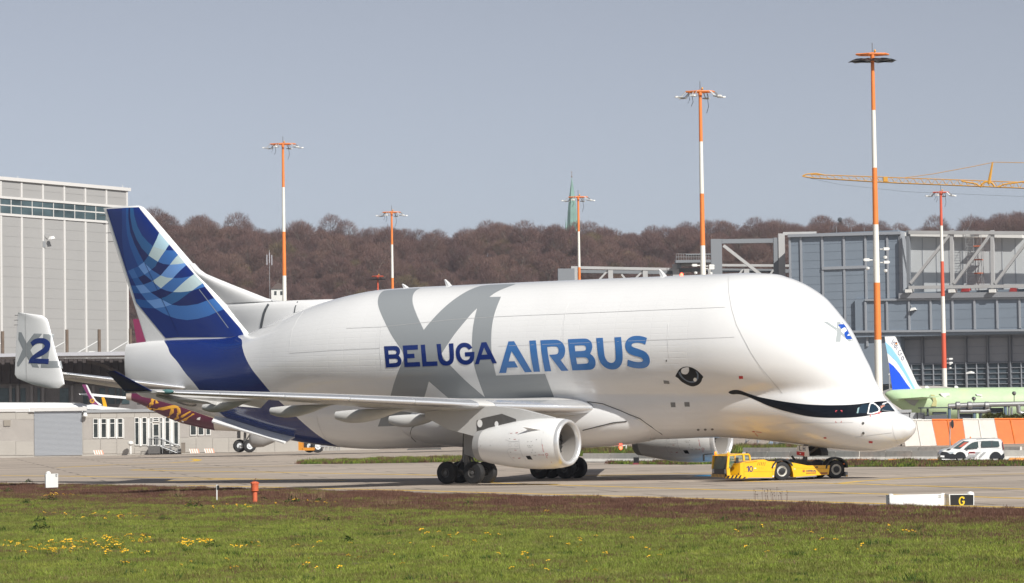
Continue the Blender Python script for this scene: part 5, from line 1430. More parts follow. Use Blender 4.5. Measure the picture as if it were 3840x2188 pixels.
for x0, x1 in ((-20, 20), (32, 44), (64, 84), (128, 138), (212, 246), (300, 318), (362, 384), (396, 420), (425, 440), (446, 476), (505, 530), (560, 585)):
    cell(cv.uz(x0, 1470)[0], cv.uz(x1, 1470)[0], cv.uz(x0, 1516)[1], cv.uz(x0, 1456)[1], -3, -2.9, M_HGLASS, 'window', hall, cv)
for x in (28, 55, 108, 150, 260, 340): 
    b = MB(); cv.pbox(b, (x - 5, 1446), (x + 5, 1540), -3, -2.6); b.build('pilaster', mat('pilaster_grey', (.25, .24, .24), .7), hall, world=True)
for x, y0 in ((28, 1246), (267, 1240), (387, 1239), (503, 1237)):
    u, z0 = cv.uz(x, 1336); z1 = cv.uz(x, y0)[1]
    b = MB(); b.tube([cv.w(u, z0, 4), cv.w(u, z1, 4)], .24, 10); b.build('post', M_POSTB, hall, world=True)
    u2, z2 = cv.uz(x - 62, 1332); b = MB(); b.tube([cv.w(u, z1 - 1.6, 4), cv.w(u - 3.6 , z0 + .2, 4)], .08, 5); b.build('stay', M_FLOODW, hall, world=True)
b = MB(); cv.pbox(b, (362, 1323), (382, 1330), 5, 8); b.build('roof_unit', M_FLOODW, hall, world=True)

# ================================================================== LOW GREY BUILDING
M_LB = mat('low_cladding', (.40, .375, .34), .6, var=.05, vscale=.6)
M_LBL = mat('low_louver', (.43, .40, .37), .6, var=.05, vscale=.6)
M_LWH = mat('low_white_frame', (.74, .73, .70), .5)
M_ROLL = mat('roller_grey', (.42, .44, .47), .45, metal=.3)
M_WIN = mat('office_glass', (.035, .042, .042), .08, var=.5, vscale=.8)
YL = 385
lw = Wall(at(-120, 1700, YL)[:2], at(1300, 1700, YL)[:2])
low = thing('low_office', (at(400, 1700, YL)[0], YL, gz(-55)), 'low grey flat-roofed office with white windows and a roller door, behind the tail', 'building')
U = lambda x, y=1640: lw.uz(x, y)[0]
Z = lambda y, x=311: lw.uz(x, y)[1]
zb_ = Z(1705)
def lbox(nm, m, x0, y0, x1, y1, n0=0., n1=.05, root=low):
    u0, z1 = lw.uz(x0, y0); u1, z0 = lw.uz(x1, y1); b = MB(); lw.box(b, u0, z0, u1, z1, n0, n1); return b.build(nm, m, root, world=True)
b = MB(); lw.box(b, U(-120), zb_ - 1, U(1420), Z(1545), -14, -.12); b.build('wall', M_LB, low, world=True)
def louver(x0, y0, x1, y1, m=M_LBL, pitch=.135, n0=-.11, nm='louver_wall', dep=.035):
    """corrugated siding: real ribs joined in one panel"""
    u0, z1 = lw.uz(x0, y0); u1, z0 = lw.uz(x1, y1); b = MB(); k = max(1, int((z1 - z0) / pitch)); pts = []
    for i in range(k):
        za = z0 + (z1 - z0) * i / k; pts += [(za, n0 + dep), (za + (z1 - z0) / k * .7, n0 + dep), (za + (z1 - z0) / k * .78, n0), (za + (z1 - z0) / k * .98, n0)]
    vs = [lw.w(u, z, n) for u in (u0, u1) for z, n in pts]; n = len(pts); b.add(vs, [(i, i + 1, n + i + 1, n + i) for i in range(n - 1)]); return b.build(nm, m, low, world=True)
def panels(xs, ys, m=M_LB, n1=-.05):
    for i in range(len(xs) - 1):
        for j in range(len(ys) - 1):
            u0, z1 = lw.uz(xs[i], ys[j]); u1, z0 = lw.uz(xs[i + 1], ys[j + 1]); cell(u0, u1, z0, z1, -.12, n1, m, 'panel', low, lw, .018)
for p in [('parapet', M_MULL, 112, 1530, 326, 1541, .0, .3), ('parapet', M_MULL, -120, 1535, 108, 1544, -.05, .1)]: lbox(*p)
panels([-120, -20, 59, 127], [1545, 1561, 1573]); louver(-120, 1574, 127, 1654); panels([-120, -20, 59, 127], [1655, 1670, 1683, 1695, 1708])
louver(128, 1540, 309, 1707, M_ROLL, .16, -.06, 'roller_door', .05)
panels([311, 377, 438, 505, 560, 640, 700], [1542, 1553, 1568]); louver(311, 1570, 349, 1647); louver(466, 1568, 505, 1647); louver(674, 1570, 708, 1641)
panels([311, 377, 438, 505], [1648, 1662, 1677, 1690, 1702]); panels([505, 560], [1678, 1690, 1702]); panels([674, 735, 797, 858, 900, 960, 1030, 1100], [1643, 1655, 1668, 1680, 1697])
louver(745, 1600, 900, 1641)
lbox('coping', M_GALV, 311, 1538, 720, 1543, -.1, .12)
lbox('vent_box', mat('vent_beige', (.28, .25, .21), .6), 14, 1576, 39, 1598, -.08, .06)
def window(x0, x1, ys, extra=None):
    """white framed window; ys: top, transom, bottom"""
    f = MB()
    u0, u1 = U(x0), U(x1); zt, zm, zb = (Z(y) for y in ys); w = .085
    lw.box(f, u0, zb, u0 + w, zt, -.12, .02); lw.box(f, u1 - w, zb, u1, zt, -.12, .02); lw.box(f, u0 + w, zb, u1 - w, zb + w * 1.4, -.12, .02); lw.box(f, u0 + w, zt - w, u1 - w, zt, -.12, .02); lw.box(f, u0 + w, zm - w / 2, u1 - w, zm + w / 2, -.12, .02)
    fr = f.build('window', M_LWH, low, world=True)
    for a, c in ((zb + w * 1.4, zm - w / 2), (zm + w / 2, zt - w)): cell(u0 + w, u1 - w, a, c, -.12, -.06, M_WIN, 'pane', fr, lw, .004)
for x0, x1 in ((349, 369), (379, 400), (411, 432), (441, 461)): window(x0, x1, (1571, 1590, 1645))
for x0, x1 in ((370, 378), (401, 410), (433, 440), (462, 466)): lbox('pier', M_LWH, x0, 1571, x1, 1645, -.12, .0)
for x0, x1 in ((505, 522), (533, 551), (619, 637), (651, 670)): window(x0, x1, (1569, 1588, 1674))
for x0, x1 in ((523, 532), (552, 561), (610, 618), (638, 650), (671, 674)): lbox('pier', M_LWH, x0, 1569, x1, 1674, -.12, .02)
for x0, x1, ys in ((562, 572, (1569, 1588, 1678)), (574, 597, (1594, 1640, 1676)), (599, 610, (1569, 1588, 1678)), (574, 597, (1570, 1578, 1587))): window(x0, x1, ys)
for x0, x1 in ((713, 737), (742, 765), (772, 790)): window(x0, x1, (1578, 1600, 1640))
# steps at the door
st = thing('steel_steps', lw.w(U(620), zb_, 1.5), 'galvanised steel steps with handrail at the office door', 'steps')
for k in range(4):
    b = MB(); u0 = U(606 + k * 11); lw.box(b, u0, zb_ + .9 - k * .25, u0 + 1.5, zb_ + .95 - k * .25, .2, 1.8); b.build('tread', M_GALV, st, world=True)
b = MB()
for n in (.2, 1.8):
    b.tube([lw.w(U(595), zb_ + 1.0, n), lw.w(U(606), zb_ + .95, n), lw.w(U(668), zb_ + .05, n)], .07, 5); b.tube([lw.w(U(562), zb_ + 2.05, n), lw.w(U(606), zb_ + 2.0, n), lw.w(U(672), zb_ + 1.0, n)], .04, 5)
    for x, h in ((564, 2.0), (590, 2.0), (615, 1.9), (642, 1.5), (670, 1.0)): b.tube([lw.w(U(x), zb_, n), lw.w(U(x), zb_ + h, n)], .035, 5)
b.build('handrail', M_GALV, st, world=True)
b = MB(); lw.box(b, U(562), zb_, U(606), zb_ + 1.0, .1, 1.9); b.build('landing', M_DMETAL, st, world=True)
# small items by the wall
def item(nm, lb, cat, build, m, at_, **kw):
    r = build; return tag(r, lb, cat)
b = MB(); b.lathe([(0, .3), (.18, .32), (.32, .25), (.45, .2)], lw.w(U(322), Z(1562), .5), 2, 12, cap=True); b.box(*[lw.w(U(314), Z(1548) + d, d2) for d, d2 in ((-.2, 0), (.2, .4))]); tag(b.build('security_camera', M_FLOODW, smooth=40), 'white dome camera on the office wall beside the roller door', 'camera')
b = MB(); p = lw.w(U(494), zb_, 1.2); b.tube([p, (p[0], p[1], p[2] + 1.2)], .12, 8); b.lathe([(1.1, .2), (1.35, .4), (1.6, .35), (1.7, .1)], p, 2, 10, cap=True); tag(b.build('power_bollard', M_FLOODW, smooth=40), 'white bollard with a rounded head before the office windows', 'bollard')
b = MB(); p = lw.w(U(690), zb_, 1.0); b.box((p[0] - .25, p[1] - .2, p[2]), (p[0] + .25, p[1] + .2, p[2] + 1.3)); b.box((p[0] - .28, p[1] - .23, p[2] + 1.3), (p[0] + .28, p[1] + .23, p[2] + 1.38)); b.box((p[0] + .05, p[1] - .215, p[2] + .8), (p[0] + .2, p[1] - .2, p[2] + 1.2)); tag(b.build('supply_pillar', mat('pillar_brown', (.2, .17, .14), .7)), 'dark square supply pillar right of the steel steps', 'pillar')
M_CH = [mat('chevron_white', (.74, .7, .66), .6), mat('chevron_orange', (.66, .30, .20), .6)]
for x, lb in ((375, 'striped barrier board left of the white bollard'), (732, 'striped barrier board right of the dark pillar'), (788, 'striped barrier board nearest the parked plane wheels')):
    u = U(x); b = MB()
    for k in range(8):
        a0, a1 = u - .6 + k * .15, u - .6 + (k + 1) * .15
        b.hexa([lw.w(a0 + .2, zb_, 2.3), lw.w(a1 + .2, zb_, 2.3), lw.w(a1 + .2, zb_, 1.9), lw.w(a0 + .2, zb_, 1.9), lw.w(a0, zb_ + .55, 2.1), lw.w(a1, zb_ + .55, 2.1), lw.w(a1, zb_ + .55, 1.98), lw.w(a0, zb_ + .55, 1.98)], k % 2)
    tag(b.build('barrier_board', M_CH), lb, 'barrier', 'striped barrier boards by the low office')
b = MB(); lw.box(b, U(0) , zb_, U(2), zb_ + .1, 0, .1)
tag(b.build('kerb_block', M_GALV), 'small concrete block at the office wall, far left', 'block') if False else None
# awning
b = MB(); p = lw.w(U(572), Z(1556), 1.2); b.lathe([(0, 1.75), (.25, 1.6), (.5, 1.1), (.6, .02)], p, 2, 18); b.v = [(v[0], p[1] + (v[1] - p[1]) * .6, v[2]) for v in b.v]; b.build('awning', M_LWH, low, smooth=40)
# ================================================================== HILL, WOOD, CHURCH
SKY = ix([(-400, 800), (200, 805), (590, 822), (640, 830), (700, 840), (830, 845), (900, 862), (1000, 882), (1060, 882), (1120, 874), (1200, 854), (1300, 858), (1400, 866), (1500, 880), (1560, 892), (1650, 905), (1760, 882), (1870, 852), (1950, 858), (2050, 857), (2100, 868), (2230, 868), (2330, 862), (2450, 882), (2580, 868), (2640, 872), (2700, 848), (2800, 852), (2900, 840), (2980, 832), (3060, 838), (3110, 862), (3150, 850), (3250, 855), (3400, 872), (3480, 848), (3550, 858), (3650, 855), (3700, 842), (3840, 838), (4300, 845)])
YR = 1350.
def ridge(X):
    px = 1920 + X / YR * FP
    return at(px, SKY(px), YR)[2]
def hill_z(X, Y):
    r = ridge(X * YR / max(Y, 700)) - 13.0
    t = np.clip((Y - 1040) / 310, 0, 1.05); f = t * t * (3 - 2 * t) if t < 1 else 1
    return TILT * X * 0 - 3 + (r + 3) * (.06 + .94 * f) + 2.0 * math.sin(X * .05 + Y * .03) * (t < 1) * math.sin(math.pi * min(t, 1))
hx_ = np.linspace(-300, 320, 42); hy_ = [1030, 1060, 1095, 1130, 1165, 1200, 1235, 1270, 1305, 1340, 1375, 1420]
b = MB(); vs = [(x, y, hill_z(x, y)) for y in hy_ for x in hx_]; n = len(hx_)
b.add(vs, [(j * n + i, j * n + i + 1, (j + 1) * n + i + 1, (j + 1) * n + i) for j in range(len(hy_) - 1) for i in range(n - 1)])
b.add([(hx_[0], 1420, 30), (hx_[-1], 1420, 30), (hx_[-1], 1700, -4), (hx_[0], 1700, -4)], [(0, 1, 2, 3)])
M_HILL = mat('hill_litter', (.07, .048, .042), .95, var=.3, vscale=.03)
b.build('hill', M_HILL, smooth=60, kind='structure')
M_TW = leaf_mat('twig_purple', [(.3, (.12, .074, .070)), (.5, (.19, .112, .096)), (.7, (.24, .15, .115))], .035)
M_TW2 = leaf_mat('twig_olive', [(.3, (.16, .12, .07)), (.7, (.23, .18, .09))], .05)
M_BARK = leaf_mat('bark_grey', [(.3, (.15, .12, .10)), (.7, (.25, .21, .17))], .1)
M_LEAF = leaf_mat('spring_leaf', [(.3, (.10, .12, .03)), (.7, (.20, .20, .05))], .3)
M_CONI = leaf_mat('conifer_green', [(.3, (.02, .035, .025)), (.7, (.045, .06, .04))], .3)
def bare_tree(rg, Ht, Rc, ntw, tw=0, limbs=9, tl=1.5):
    """trunk, forking limbs and a crown of fine twigs; returns (trunk part, crown part)"""
    tr = MB(); cr = MB()
    tr.tube([(0, 0, -1), (.2, 0, Ht * .25), (.0, .2, Ht * .5)], [.42, .33, .22], 5, cap=False)
    tips = []
    for k in range(limbs):
        a = k * 2.4 + rg.uniform(-.3, .3); z0 = Ht * rg.uniform(.2, .5); L = Rc * rg.uniform(.6, 1.)
        e = np.array([math.cos(a) * L, math.sin(a) * L, min(Ht * .95, z0 + Ht * rg.uniform(.22, .46))]); s = np.array([0, 0, z0]); m = (s + e) / 2 + np.array([0, 0, Ht * .05])
        tr.tube([s, m, e], [.17, .10, .04], 4, cap=False)
        for j in range(5):
            f = rg.uniform(.35, 1); p = s * (1 - f) + e * f; d = np.array([rg.uniform(-1, 1), rg.uniform(-1, 1), rg.uniform(.2, 1.3)]); q = p + d * Rc * .4
            tr.tube([p, q], [.07, .025], 3, cap=False); tips.append((p, q))
    for k in range(ntw):
        u = rg.normal(size=3); u /= np.linalg.norm(u); r = rg.uniform(.45, 1.0) ** .5
        c = np.array([u[0] * Rc * r, u[1] * Rc * r, Ht * .60 + u[2] * Ht * .38 * r])
        if c[2] < Ht * .18: continue
        d = np.array([u[0] * .7, u[1] * .7, .55 + .5 * max(u[2], 0)]) + rg.normal(size=3) * .45; d /= np.linalg.norm(d)
        t = np.cross(d, rg.normal(size=3)); t /= np.linalg.norm(t); L = tl * rg.uniform(.5, 1.4); w = .036
        b0 = len(cr.v); cr.v += [tuple(c - t * w), tuple(c + t * w), tuple(c + d * L)]; cr.f.append((b0, b0 + 1, b0 + 2)); cr.mi.append(0)
        e = c + d * L * .4; d2 = d + rg.normal(size=3) * .5; d2 /= np.linalg.norm(d2)
        cr.v += [tuple(e - t * w), tuple(e + t * w), tuple(e + d2 * L * .8)]; cr.f.append((b0 + 3, b0 + 4, b0 + 5)); cr.mi.append(0)
    return tr, cr
def merged(tr, cr):
    v = tr.v + cr.v; f = tr.f + [tuple(i + len(tr.v) for i in q) for q in cr.f]; return v, f, [1] * len(tr.f) + [0] * len(cr.f)
hq = []
for j in range(len(hy_) - 2):
    for i in range(n - 1):
        ids = (j * n + i, j * n + i + 1, (j + 1) * n + i + 1, (j + 1) * n + i)
        X = vs[ids[0]][0]
        hq.append(([vs[k] for k in ids], [1 if abs(X) < .2 * vs[ids[0]][1] else .0] * 4))
rg = np.random.default_rng(11)
for k, (Ht, Rc, ntw, d, mt) in enumerate(((15, 6.2, 2600, .0042, M_TW), (17, 5.4, 2600, .0036, M_TW), (13, 6.8, 2500, .0026, M_TW), (12, 5.2, 2200, .0016, M_TW2))):
    scatter('hillside_wood', merged(*bare_tree(rg, Ht, Rc, ntw)), hq, d * 1.7, [mt, M_BARK], .6, 1.0, 50 + k, .05)
# lighter undergrowth between the stems
v_, f_, m_ = blades(120, 3.0, 3.2, .22, .8, rg, 1)
scatter('hillside_undergrowth', (v_, f_, m_), hq, .010, [M_TW], .6, 1.2, 60, .1)
def tree_thing(name, px, py, Y, tr, cr, mt, label, sc, grp):
    """tree standing on the hill with its top near the photo point"""
    if Y > 1300 and sc < 1.3 and 'conifer' not in name: sc *= .8
    t = at(px, py, Y); z = hill_z(t[0], Y) - (2 if Y > 1300 else 0)
    r = thing(name, (t[0], Y, z), label, 'tree', grp)
    o1 = link('trunk', tr, r); o2 = link('crown', cr, r)
    for o in (o1, o2): o.scale = (sc, sc, sc)
    return r
bt = [bare_tree(rg, 15, 6.0, 1300) for _ in range(3)]
bt = [(a.mesh('trunk', M_BARK), c.mesh('crown', M_TW)) for a, c in bt]
for i, (px, py, Y, s, lb) in enumerate([(1110, 925, 1135, 1.25, 'pale bare tree with spreading limbs right of the leftmost light mast'), (1665, 935, 1180, 1.2, 'bare tree with pale limbs on the slope above the tall white aerial'), (1020, 1000, 1075, 1.0, 'bare tree low on the slope left of the leftmost light mast'), (1890, 945, 1190, 1.15, 'bare tree midway up the slope left of the church spire'), (2090, 860, 1345, 1.1, 'bare ridge tree just left of the green church spire'), (2215, 866, 1345, 1.05, 'bare ridge tree just right of the light mast by the spire'), (2960, 830, 1345, 1.2, 'tall bare ridge tree above the left end of the right hangar'), (2420, 960, 1175, 1.1, 'bare tree on the slope left of the tall middle mast'), (760, 905, 1180, 1.1, 'bare tree on the slope just right of the tail fin'), (3490, 848, 1345, 1.1, 'bare ridge tree over the hangar roof behind the red and white mast'), (3740, 842, 1345, 1.2, 'bare ridge tree at the far right above the truss')]):
    a, c = bt[i % 3]; tree_thing('bare_tree', px, py, Y, a, c, None, lb, s, 'bare trees on the hillside')
def conifer(rg, H, R):
    tr = MB(); tr.tube([(0, 0, -1), (0, 0, H)], [.3, .05], 5, cap=False); cr = MB()
    for k in range(900):
        z = H * rg.uniform(.15, 1) ; r = R * (1 - z / H * .9) * rg.uniform(.3, 1); a = rg.uniform(0, 6.283); c = np.array([r * math.cos(a), r * math.sin(a), z]); d = np.array([math.cos(a), math.sin(a), -.25]) * .9; t = np.array([-math.sin(a), math.cos(a), 0]) * .28
        cr.add([c - t, c + t, c + d], [(0, 1, 2)])
    return tr.mesh('trunk', M_BARK), cr.mesh('crown', M_CONI)
cf = conifer(rg, 16, 4.2)
for px, py, s, lb in ((933, 858, .95, 'small dark conifer on the ridge left of the leftmost light mast'), (1128, 862, 1.15, 'broad dark conifer on the ridge right of the leftmost light mast'), (3150, 832, 1.2, 'dark conifer on the ridge over the right hangar roof')):
    tree_thing('conifer_tree', px, py, 1350, *cf, None, lb, s, 'dark conifers on the ridge')
gt = bare_tree(rg, 11, 6.5, 1600, tl=1.1); gl = (gt[0].mesh('trunk', M_BARK), gt[1].mesh('crown', M_LEAF))
for px, py, Y, s, lb in ((3222, 846, 1340, 1.15, 'yellow green budding tree on the ridge over the right hangar'), (1310, 1035, 1062, .95, 'fresh green tree low on the slope between two light masts'), (1405, 1010, 1070, 1.1, 'olive green tree behind the low red lamp mast'), (1545, 1035, 1062, 1.0, 'bright green tree just above the blade aerial on the roof of the airplane')):
    tree_thing('budding_tree', px, py, Y, *gl, None, lb, s, 'budding green trees')
# church with a copper spire
M_COP = mat('copper_green', (.20, .34, .29), .55, var=.25, vscale=.35, stretch=(1, 1, .2)); M_BRK2 = mat('red_brick', (.28, .10, .075), .8, var=.2, vscale=.6)
YC = 1480.; sC = FP / YC
def cp(px, py): return at(px, py, YC)
cx = cp(2146, 800)[0]; ch = thing('church', (cx, YC, 40), 'church with a slender green copper spire rising behind the wooded ridge', 'church')
zt, zb0 = cp(2143, 664)[2], cp(2146, 872)[2]
b = MB(); R_ = []
for f, w in ((0, .02), (.12, .55), (.4, 1.75), (.65, 2.55), (1, 3.15)):
    z = zt + (zb0 - zt) * f; R_.append([(cx + w * math.cos(a), YC + w * math.sin(a), z) for a in np.arange(8) * math.pi / 4 + .39])
b.loft(R_); sp = b.build('spire', M_COP, ch, world=True)
b = MB(); b.lathe([(-.3, .05), (-.15, .4), (.25, .4), (.4, .1), (3.0, .06)], (cx, YC, zt), 2, 8); b.box((cx - .45, YC - .06, zt + 2.3), (cx + .45, YC + .06, zt + 2.5)); b.build('finial', mat('finial_bronze', (.25, .16, .1), .5), ch, world=True)
for dx in (-3.3, 3.3):
    b = MB(); R_ = [[(cx + dx + w * math.cos(a), YC - 2 + w * math.sin(a), z) for a in np.arange(6) * math.pi / 3] for z, w in ((zb0 + 7.5, .02), (zb0 + 1, .55), (zb0 - 1, .6))]; b.loft(R_); b.build('pinnacle', M_COP, ch, world=True)
b = MB(); b.box((cx - 3.2, YC - 3.2, 30), (cx + 3.2, YC + 3.2, zb0)); b.build('tower', M_BRK2, ch, world=True)
b = MB(); b.prism([(cx - 3.3, zb0 - 2.5), (cx + 3.3, zb0 - 2.5), (cx, zb0 + 3.6)], 1, YC - 3.4, YC + 3.4); b.build('gable', M_BRK2, ch, world=True)
for dx in (-.9, .5):
    b = MB(); b.box((cx + dx, YC - 3.42, zb0 - 2.2), (cx + dx + .5, YC - 3.405, zb0 - .8)); b.build('window', M_LWH, ch, world=True)
b = MB(); b.prism([(cx - .8, zb0 - 11), (cx + .8, zb0 - 11), (cx + .8, zb0 - 7), (cx, zb0 - 5.5), (cx - .8, zb0 - 7)], 1, YC - 3.25, YC - 3.21); b.build('belfry_opening', M_COP, ch, world=True)
# house and phone mast low on the slope
hp = at(1046, 1112, 1075); zh = hill_z(hp[0], 1075); hs_ = thing('house', (hp[0], 1075, zh), 'small white house among the trees beside the leftmost light mast', 'house')
b = MB(); b.box((hp[0] - 2.6, 1072, zh - 2), (hp[0] + 2.6, 1077, hp[2] + 2.6)); b.build('wall', M_LWH, hs_, world=True)
b = MB(); b.prism([(hp[0] - 2.9, hp[2] + 2.6), (hp[0] + 2.9, hp[2] + 2.6), (hp[0], hp[2] + 5)], 1, 1071.6, 1077.4); b.build('roof', mat('roof_tile', (.12, .09, .08), .8), hs_, world=True)
for dx in (-1.5, .7):
    b = MB(); b.box((hp[0] + dx, 1071.97, hp[2] + .3), (hp[0] + dx + .9, 1071.99, hp[2] + 1.8)); b.build('window', M_WIN, hs_, world=True)
ap = at(1010, 938, 1130); za = hill_z(ap[0], 1130); b = MB(); b.tube([(ap[0], 1130, za), (ap[0], 1130, ap[2])], .1, 6)
am = thing('phone_mast', (ap[0], 1130, za), 'phone mast with white panel antennas standing in the wood', 'phone mast'); b.build('pole', M_GALV, am, world=True)
for dx in (-.9, .1, 1.0):
    b = MB(); b.box((ap[0] + dx - .17, 1129, ap[2] - 5 - abs(dx)), (ap[0] + dx + .17, 1129.4, ap[2] - 1 - abs(dx))); b.build('antenna', M_FASC, am, world=True)

# ================================================================== RIGHT HANGAR
M_RC = mat('hangar_blue_grey', (.20, .24, .29), .55, var=.05, vscale=.2); M_RF = mat('hangar_rib', (.30, .32, .35), .5)
M_RW = mat('hangar_pale_wall', (.50, .52, .53), .55, var=.03, vscale=.3); M_STEEL = mat('truss_steel', (.40, .40, .40), .5, var=.06, vscale=.3); M_STEELD = mat('truss_dark', (.19, .205, .225), .55)
rw = Wall(at(2950, 1000, 463)[:2], at(3840, 1000, 447)[:2])
rh = thing('hangar', (*at(3400, 1500, 455)[:2], .3), 'blue grey hangar with ribbed cladding and an open steel truss, at the right', 'hangar')
def rbox(nm, m, x0, y0, x1, y1, n0, n1):
    b = MB(); u0, z1 = rw.uz(x0, y0); u1, z0 = rw.uz(x1, y1); rw.box(b, u0, z0, u1, z1, n0, n1); return b.build(nm, m, rh, world=True)
def rpoly(nm, m, pts, n0, n1):
    b = MB(); rw.poly(b, pts, n0, n1); return b.build(nm, m, rh, world=True)
rbox('wall', M_RC, 2962, 880, 3378, 1440, -30, -.03)
rbox('wall', M_RC, 3379, 1098, 4200, 1245, -30, -.3)
MUL = [2964, 3006, 3086, 3167, 3248, 3330, 3377]
for i in range(len(MUL) - 1):
    ylist = [884, 912, 942, 973, 1003]; y = 1003
    while y < (1245 if MUL[i] < 3240 else 1122): y += 30; ylist.append(min(y, 1245 if MUL[i] < 3240 else 1122))
    for j in range(len(ylist) - 1):
        if ylist[j + 1] - ylist[j] > 3: cell(rw.uz(MUL[i], 1000)[0] + .18, rw.uz(MUL[i + 1], 1000)[0] - .18, rw.uz(3200, ylist[j + 1])[1], rw.uz(3200, ylist[j])[1], -.025, .02 + (.05 if i in (2, 3) and ylist[j] >= 1003 else 0), M_RC, 'panel', rh, rw, .02)
for x in MUL:
    b = MB(); u = rw.uz(x, 1000)[0]; rw.box(b, u - .16, rw.uz(x, 1300 if x < 3250 else 1124)[1], u + .16, rw.uz(x, 886)[1], -.2, .22); b.build('rib', M_RF, rh, world=True)
rpoly('roof_edge', M_RF, [(2958, 880), (3380, 869), (3380, 880), (2958, 891)], -1, .55)
rbox('sill', M_RF, 3084, 1002, 3250, 1007, -.2, .32); rbox('sill', M_RF, 3250, 1122, 3380, 1128, -.2, .34)
# projecting lower band
LB_ = [3210, 3252, 3332, 3415, 3496, 3578, 3660, 3745, 3829, 3912, 4000]
rbox('band', M_RC, 3210, 1124, 4200, 1242, -.24, .59)
for i in range(1, len(LB_) - 1):
    for y0, y1 in ((1130, 1165), (1165, 1201), (1201, 1237)): cell(rw.uz(LB_[i], 1180)[0] + .17, rw.uz(LB_[i + 1], 1180)[0] - .17, rw.uz(3500, y1)[1], rw.uz(3500, y0)[1], .5, .62, M_RC, 'panel', rh, rw, .02)
for x in LB_[1:-1]:
    b = MB(); u = rw.uz(x, 1180)[0]; rw.box(b, u - .15, rw.uz(3500, 1240)[1], u + .15, rw.uz(3500, 1126)[1], .5, .85); b.build('rib', M_RF, rh, world=True)
rpoly('sill', M_RF, [(3250, 1123), (4200, 1112), (4200, 1119), (3250, 1130)], .5, .95); rpoly('sill', M_RF, [(3190, 1241), (4200, 1232), (4200, 1240), (3190, 1249)], .5, .9)
rpoly('ledge', mat('ledge_grey', (.26, .27, .29), .5), [(3378, 1101), (4200, 1090), (4200, 1111), (3378, 1121)], -3.2, 1.2)
# recessed pale wall with columns of seams
rpoly('pale_wall', M_RW, [(3384, 880), (3822, 884), (3822, 1100), (3384, 1100)], -3.6, -3.0); rpoly('eaves', M_LWH, [(3374, 870), (3822, 879), (3822, 891), (3374, 884)], -3.1, -1.7)
rbox('recess_side', M_RF, 3376, 872, 3386, 1100, -3.4, .3)
for x in (3440, 3492, 3541, 3590, 3640, 3695, 3740, 3790): rbox('seam', M_RF, x - 1, 890, x + 1, 1098, -3.0, -2.94)
rbox('dark_bay', M_STEELD, 3824, 850, 4200, 1095, -6, -5)
# open truss
def beam(nm, m, p, q, w, n0=.9, n1=1.6, root=None):
    a = np.array(rw.uz(*p)); c = np.array(rw.uz(*q)); d = (c - a) / np.linalg.norm(c - a); t = np.array([-d[1], d[0]]) * w / 2
    b = MB(); rw.poly(b, [tuple(a + t), tuple(c + t), tuple(c - t), tuple(a - t)], n0, n1, px=False); return b.build(nm, m, root or rh, world=True)
tr_ = thing('steel_truss', rw.w(rw.uz(3412, 1095)[0], rw.uz(3412, 1095)[1], 1.2), 'large steel truss of posts and slanted beams along the right hangar roof', 'truss')
def tb(nm, p, q, w, m=M_STEEL, **k): return beam(nm, m, p, q, w, root=tr_, **k)
tb('chord', (3418, 874), (4200, 878), .52); tb('chord', (3418, 1080), (4200, 1070), .5)
for x in (3413, 3576, 3728, 3880): tb('post', (x, 866), (x + 3, 1092), .5, M_STEELD if x == 3413 else M_STEEL, n0=.7, n1=1.4)
for p, q in (((3570, 884), (3424, 1064)), ((3722, 884), (3586, 1066)), ((3872, 890), (3740, 1066))): tb('brace', p, q, .42, n0=1.0, n1=1.5)
for x in (3418, 3580, 3732): 
    b = MB(); u, z = rw.uz(x, 1099); rw.box(b, u - .5, z, u + .5, z + .5, .3, 1.8); b.build('bearing', M_LWH, tr_, world=True)
# scaffold tower, red tarps
sc = thing('scaffold_tower', rw.w(rw.uz(3640, 1078)[0], rw.uz(3640, 1078)[1], -1.5), 'thin scaffold tower with orange decks behind the truss beams', 'scaffold')
b = MB(); bo = MB()
u0, u1 = rw.uz(3614, 1000)[0], rw.uz(3672, 1000)[0]; z0, z1 = rw.uz(3640, 1076)[1], rw.uz(3640, 862)[1]
for u in (u0, (u0 + u1) / 2, u1):
    for n_ in (-2.4, -1.4): b.tube([rw.w(u, z0, n_), rw.w(u, z1, n_)], .045, 4)
for k in range(22):
    z = z0 + (z1 - z0) * k / 21; b.tube([rw.w(u0, z, -1.4), rw.w((u0 + u1) / 2, z, -1.4)], .03, 4)
    if k % 5 == 0:
        b.tube([rw.w(u0, z, -1.4), rw.w(u1, z, -1.4)], .04, 4); rw.box(bo, (u0 + u1) / 2, z - .06, u1, z + .12, -2.4, -1.35)
        b.tube([rw.w(u0, z, -1.4), rw.w((u0 + u1) / 2, z + 2, -1.4)], .03, 4); b.tube([rw.w((u0 + u1) / 2 + .3, z, -1.9), rw.w(u1 - .3, min(z1, z + 2), -1.9)], .05, 4)
b.build('tube_frame', M_GALV, sc, world=True); bo.build('deck', mat('deck_orange', (.5, .15, .08), .6), sc, world=True)
M_TARP = mat('red_tarp', (.35, .04, .04), .6, var=.3, vscale=1)
for x0, x1, lb in ((3602, 3634, 'red covered pallet on the ledge under the scaffold'), (3784, 3812, 'red covered crate on the ledge at the right of the truss')):
    b = MB(); u0_, z0_ = rw.uz(x0, 1095); u1_, z1_ = rw.uz(x1, 1081); rw.poly(b, [(u0_, z0_), (u1_, z0_), (u1_ - .1, z1_), (u0_ + .15, z1_ + .15)], -1.4, -.2, px=False); tag(b.build('covered_crate', M_TARP), lb, 'crate', 'red covered crates on the ledge')
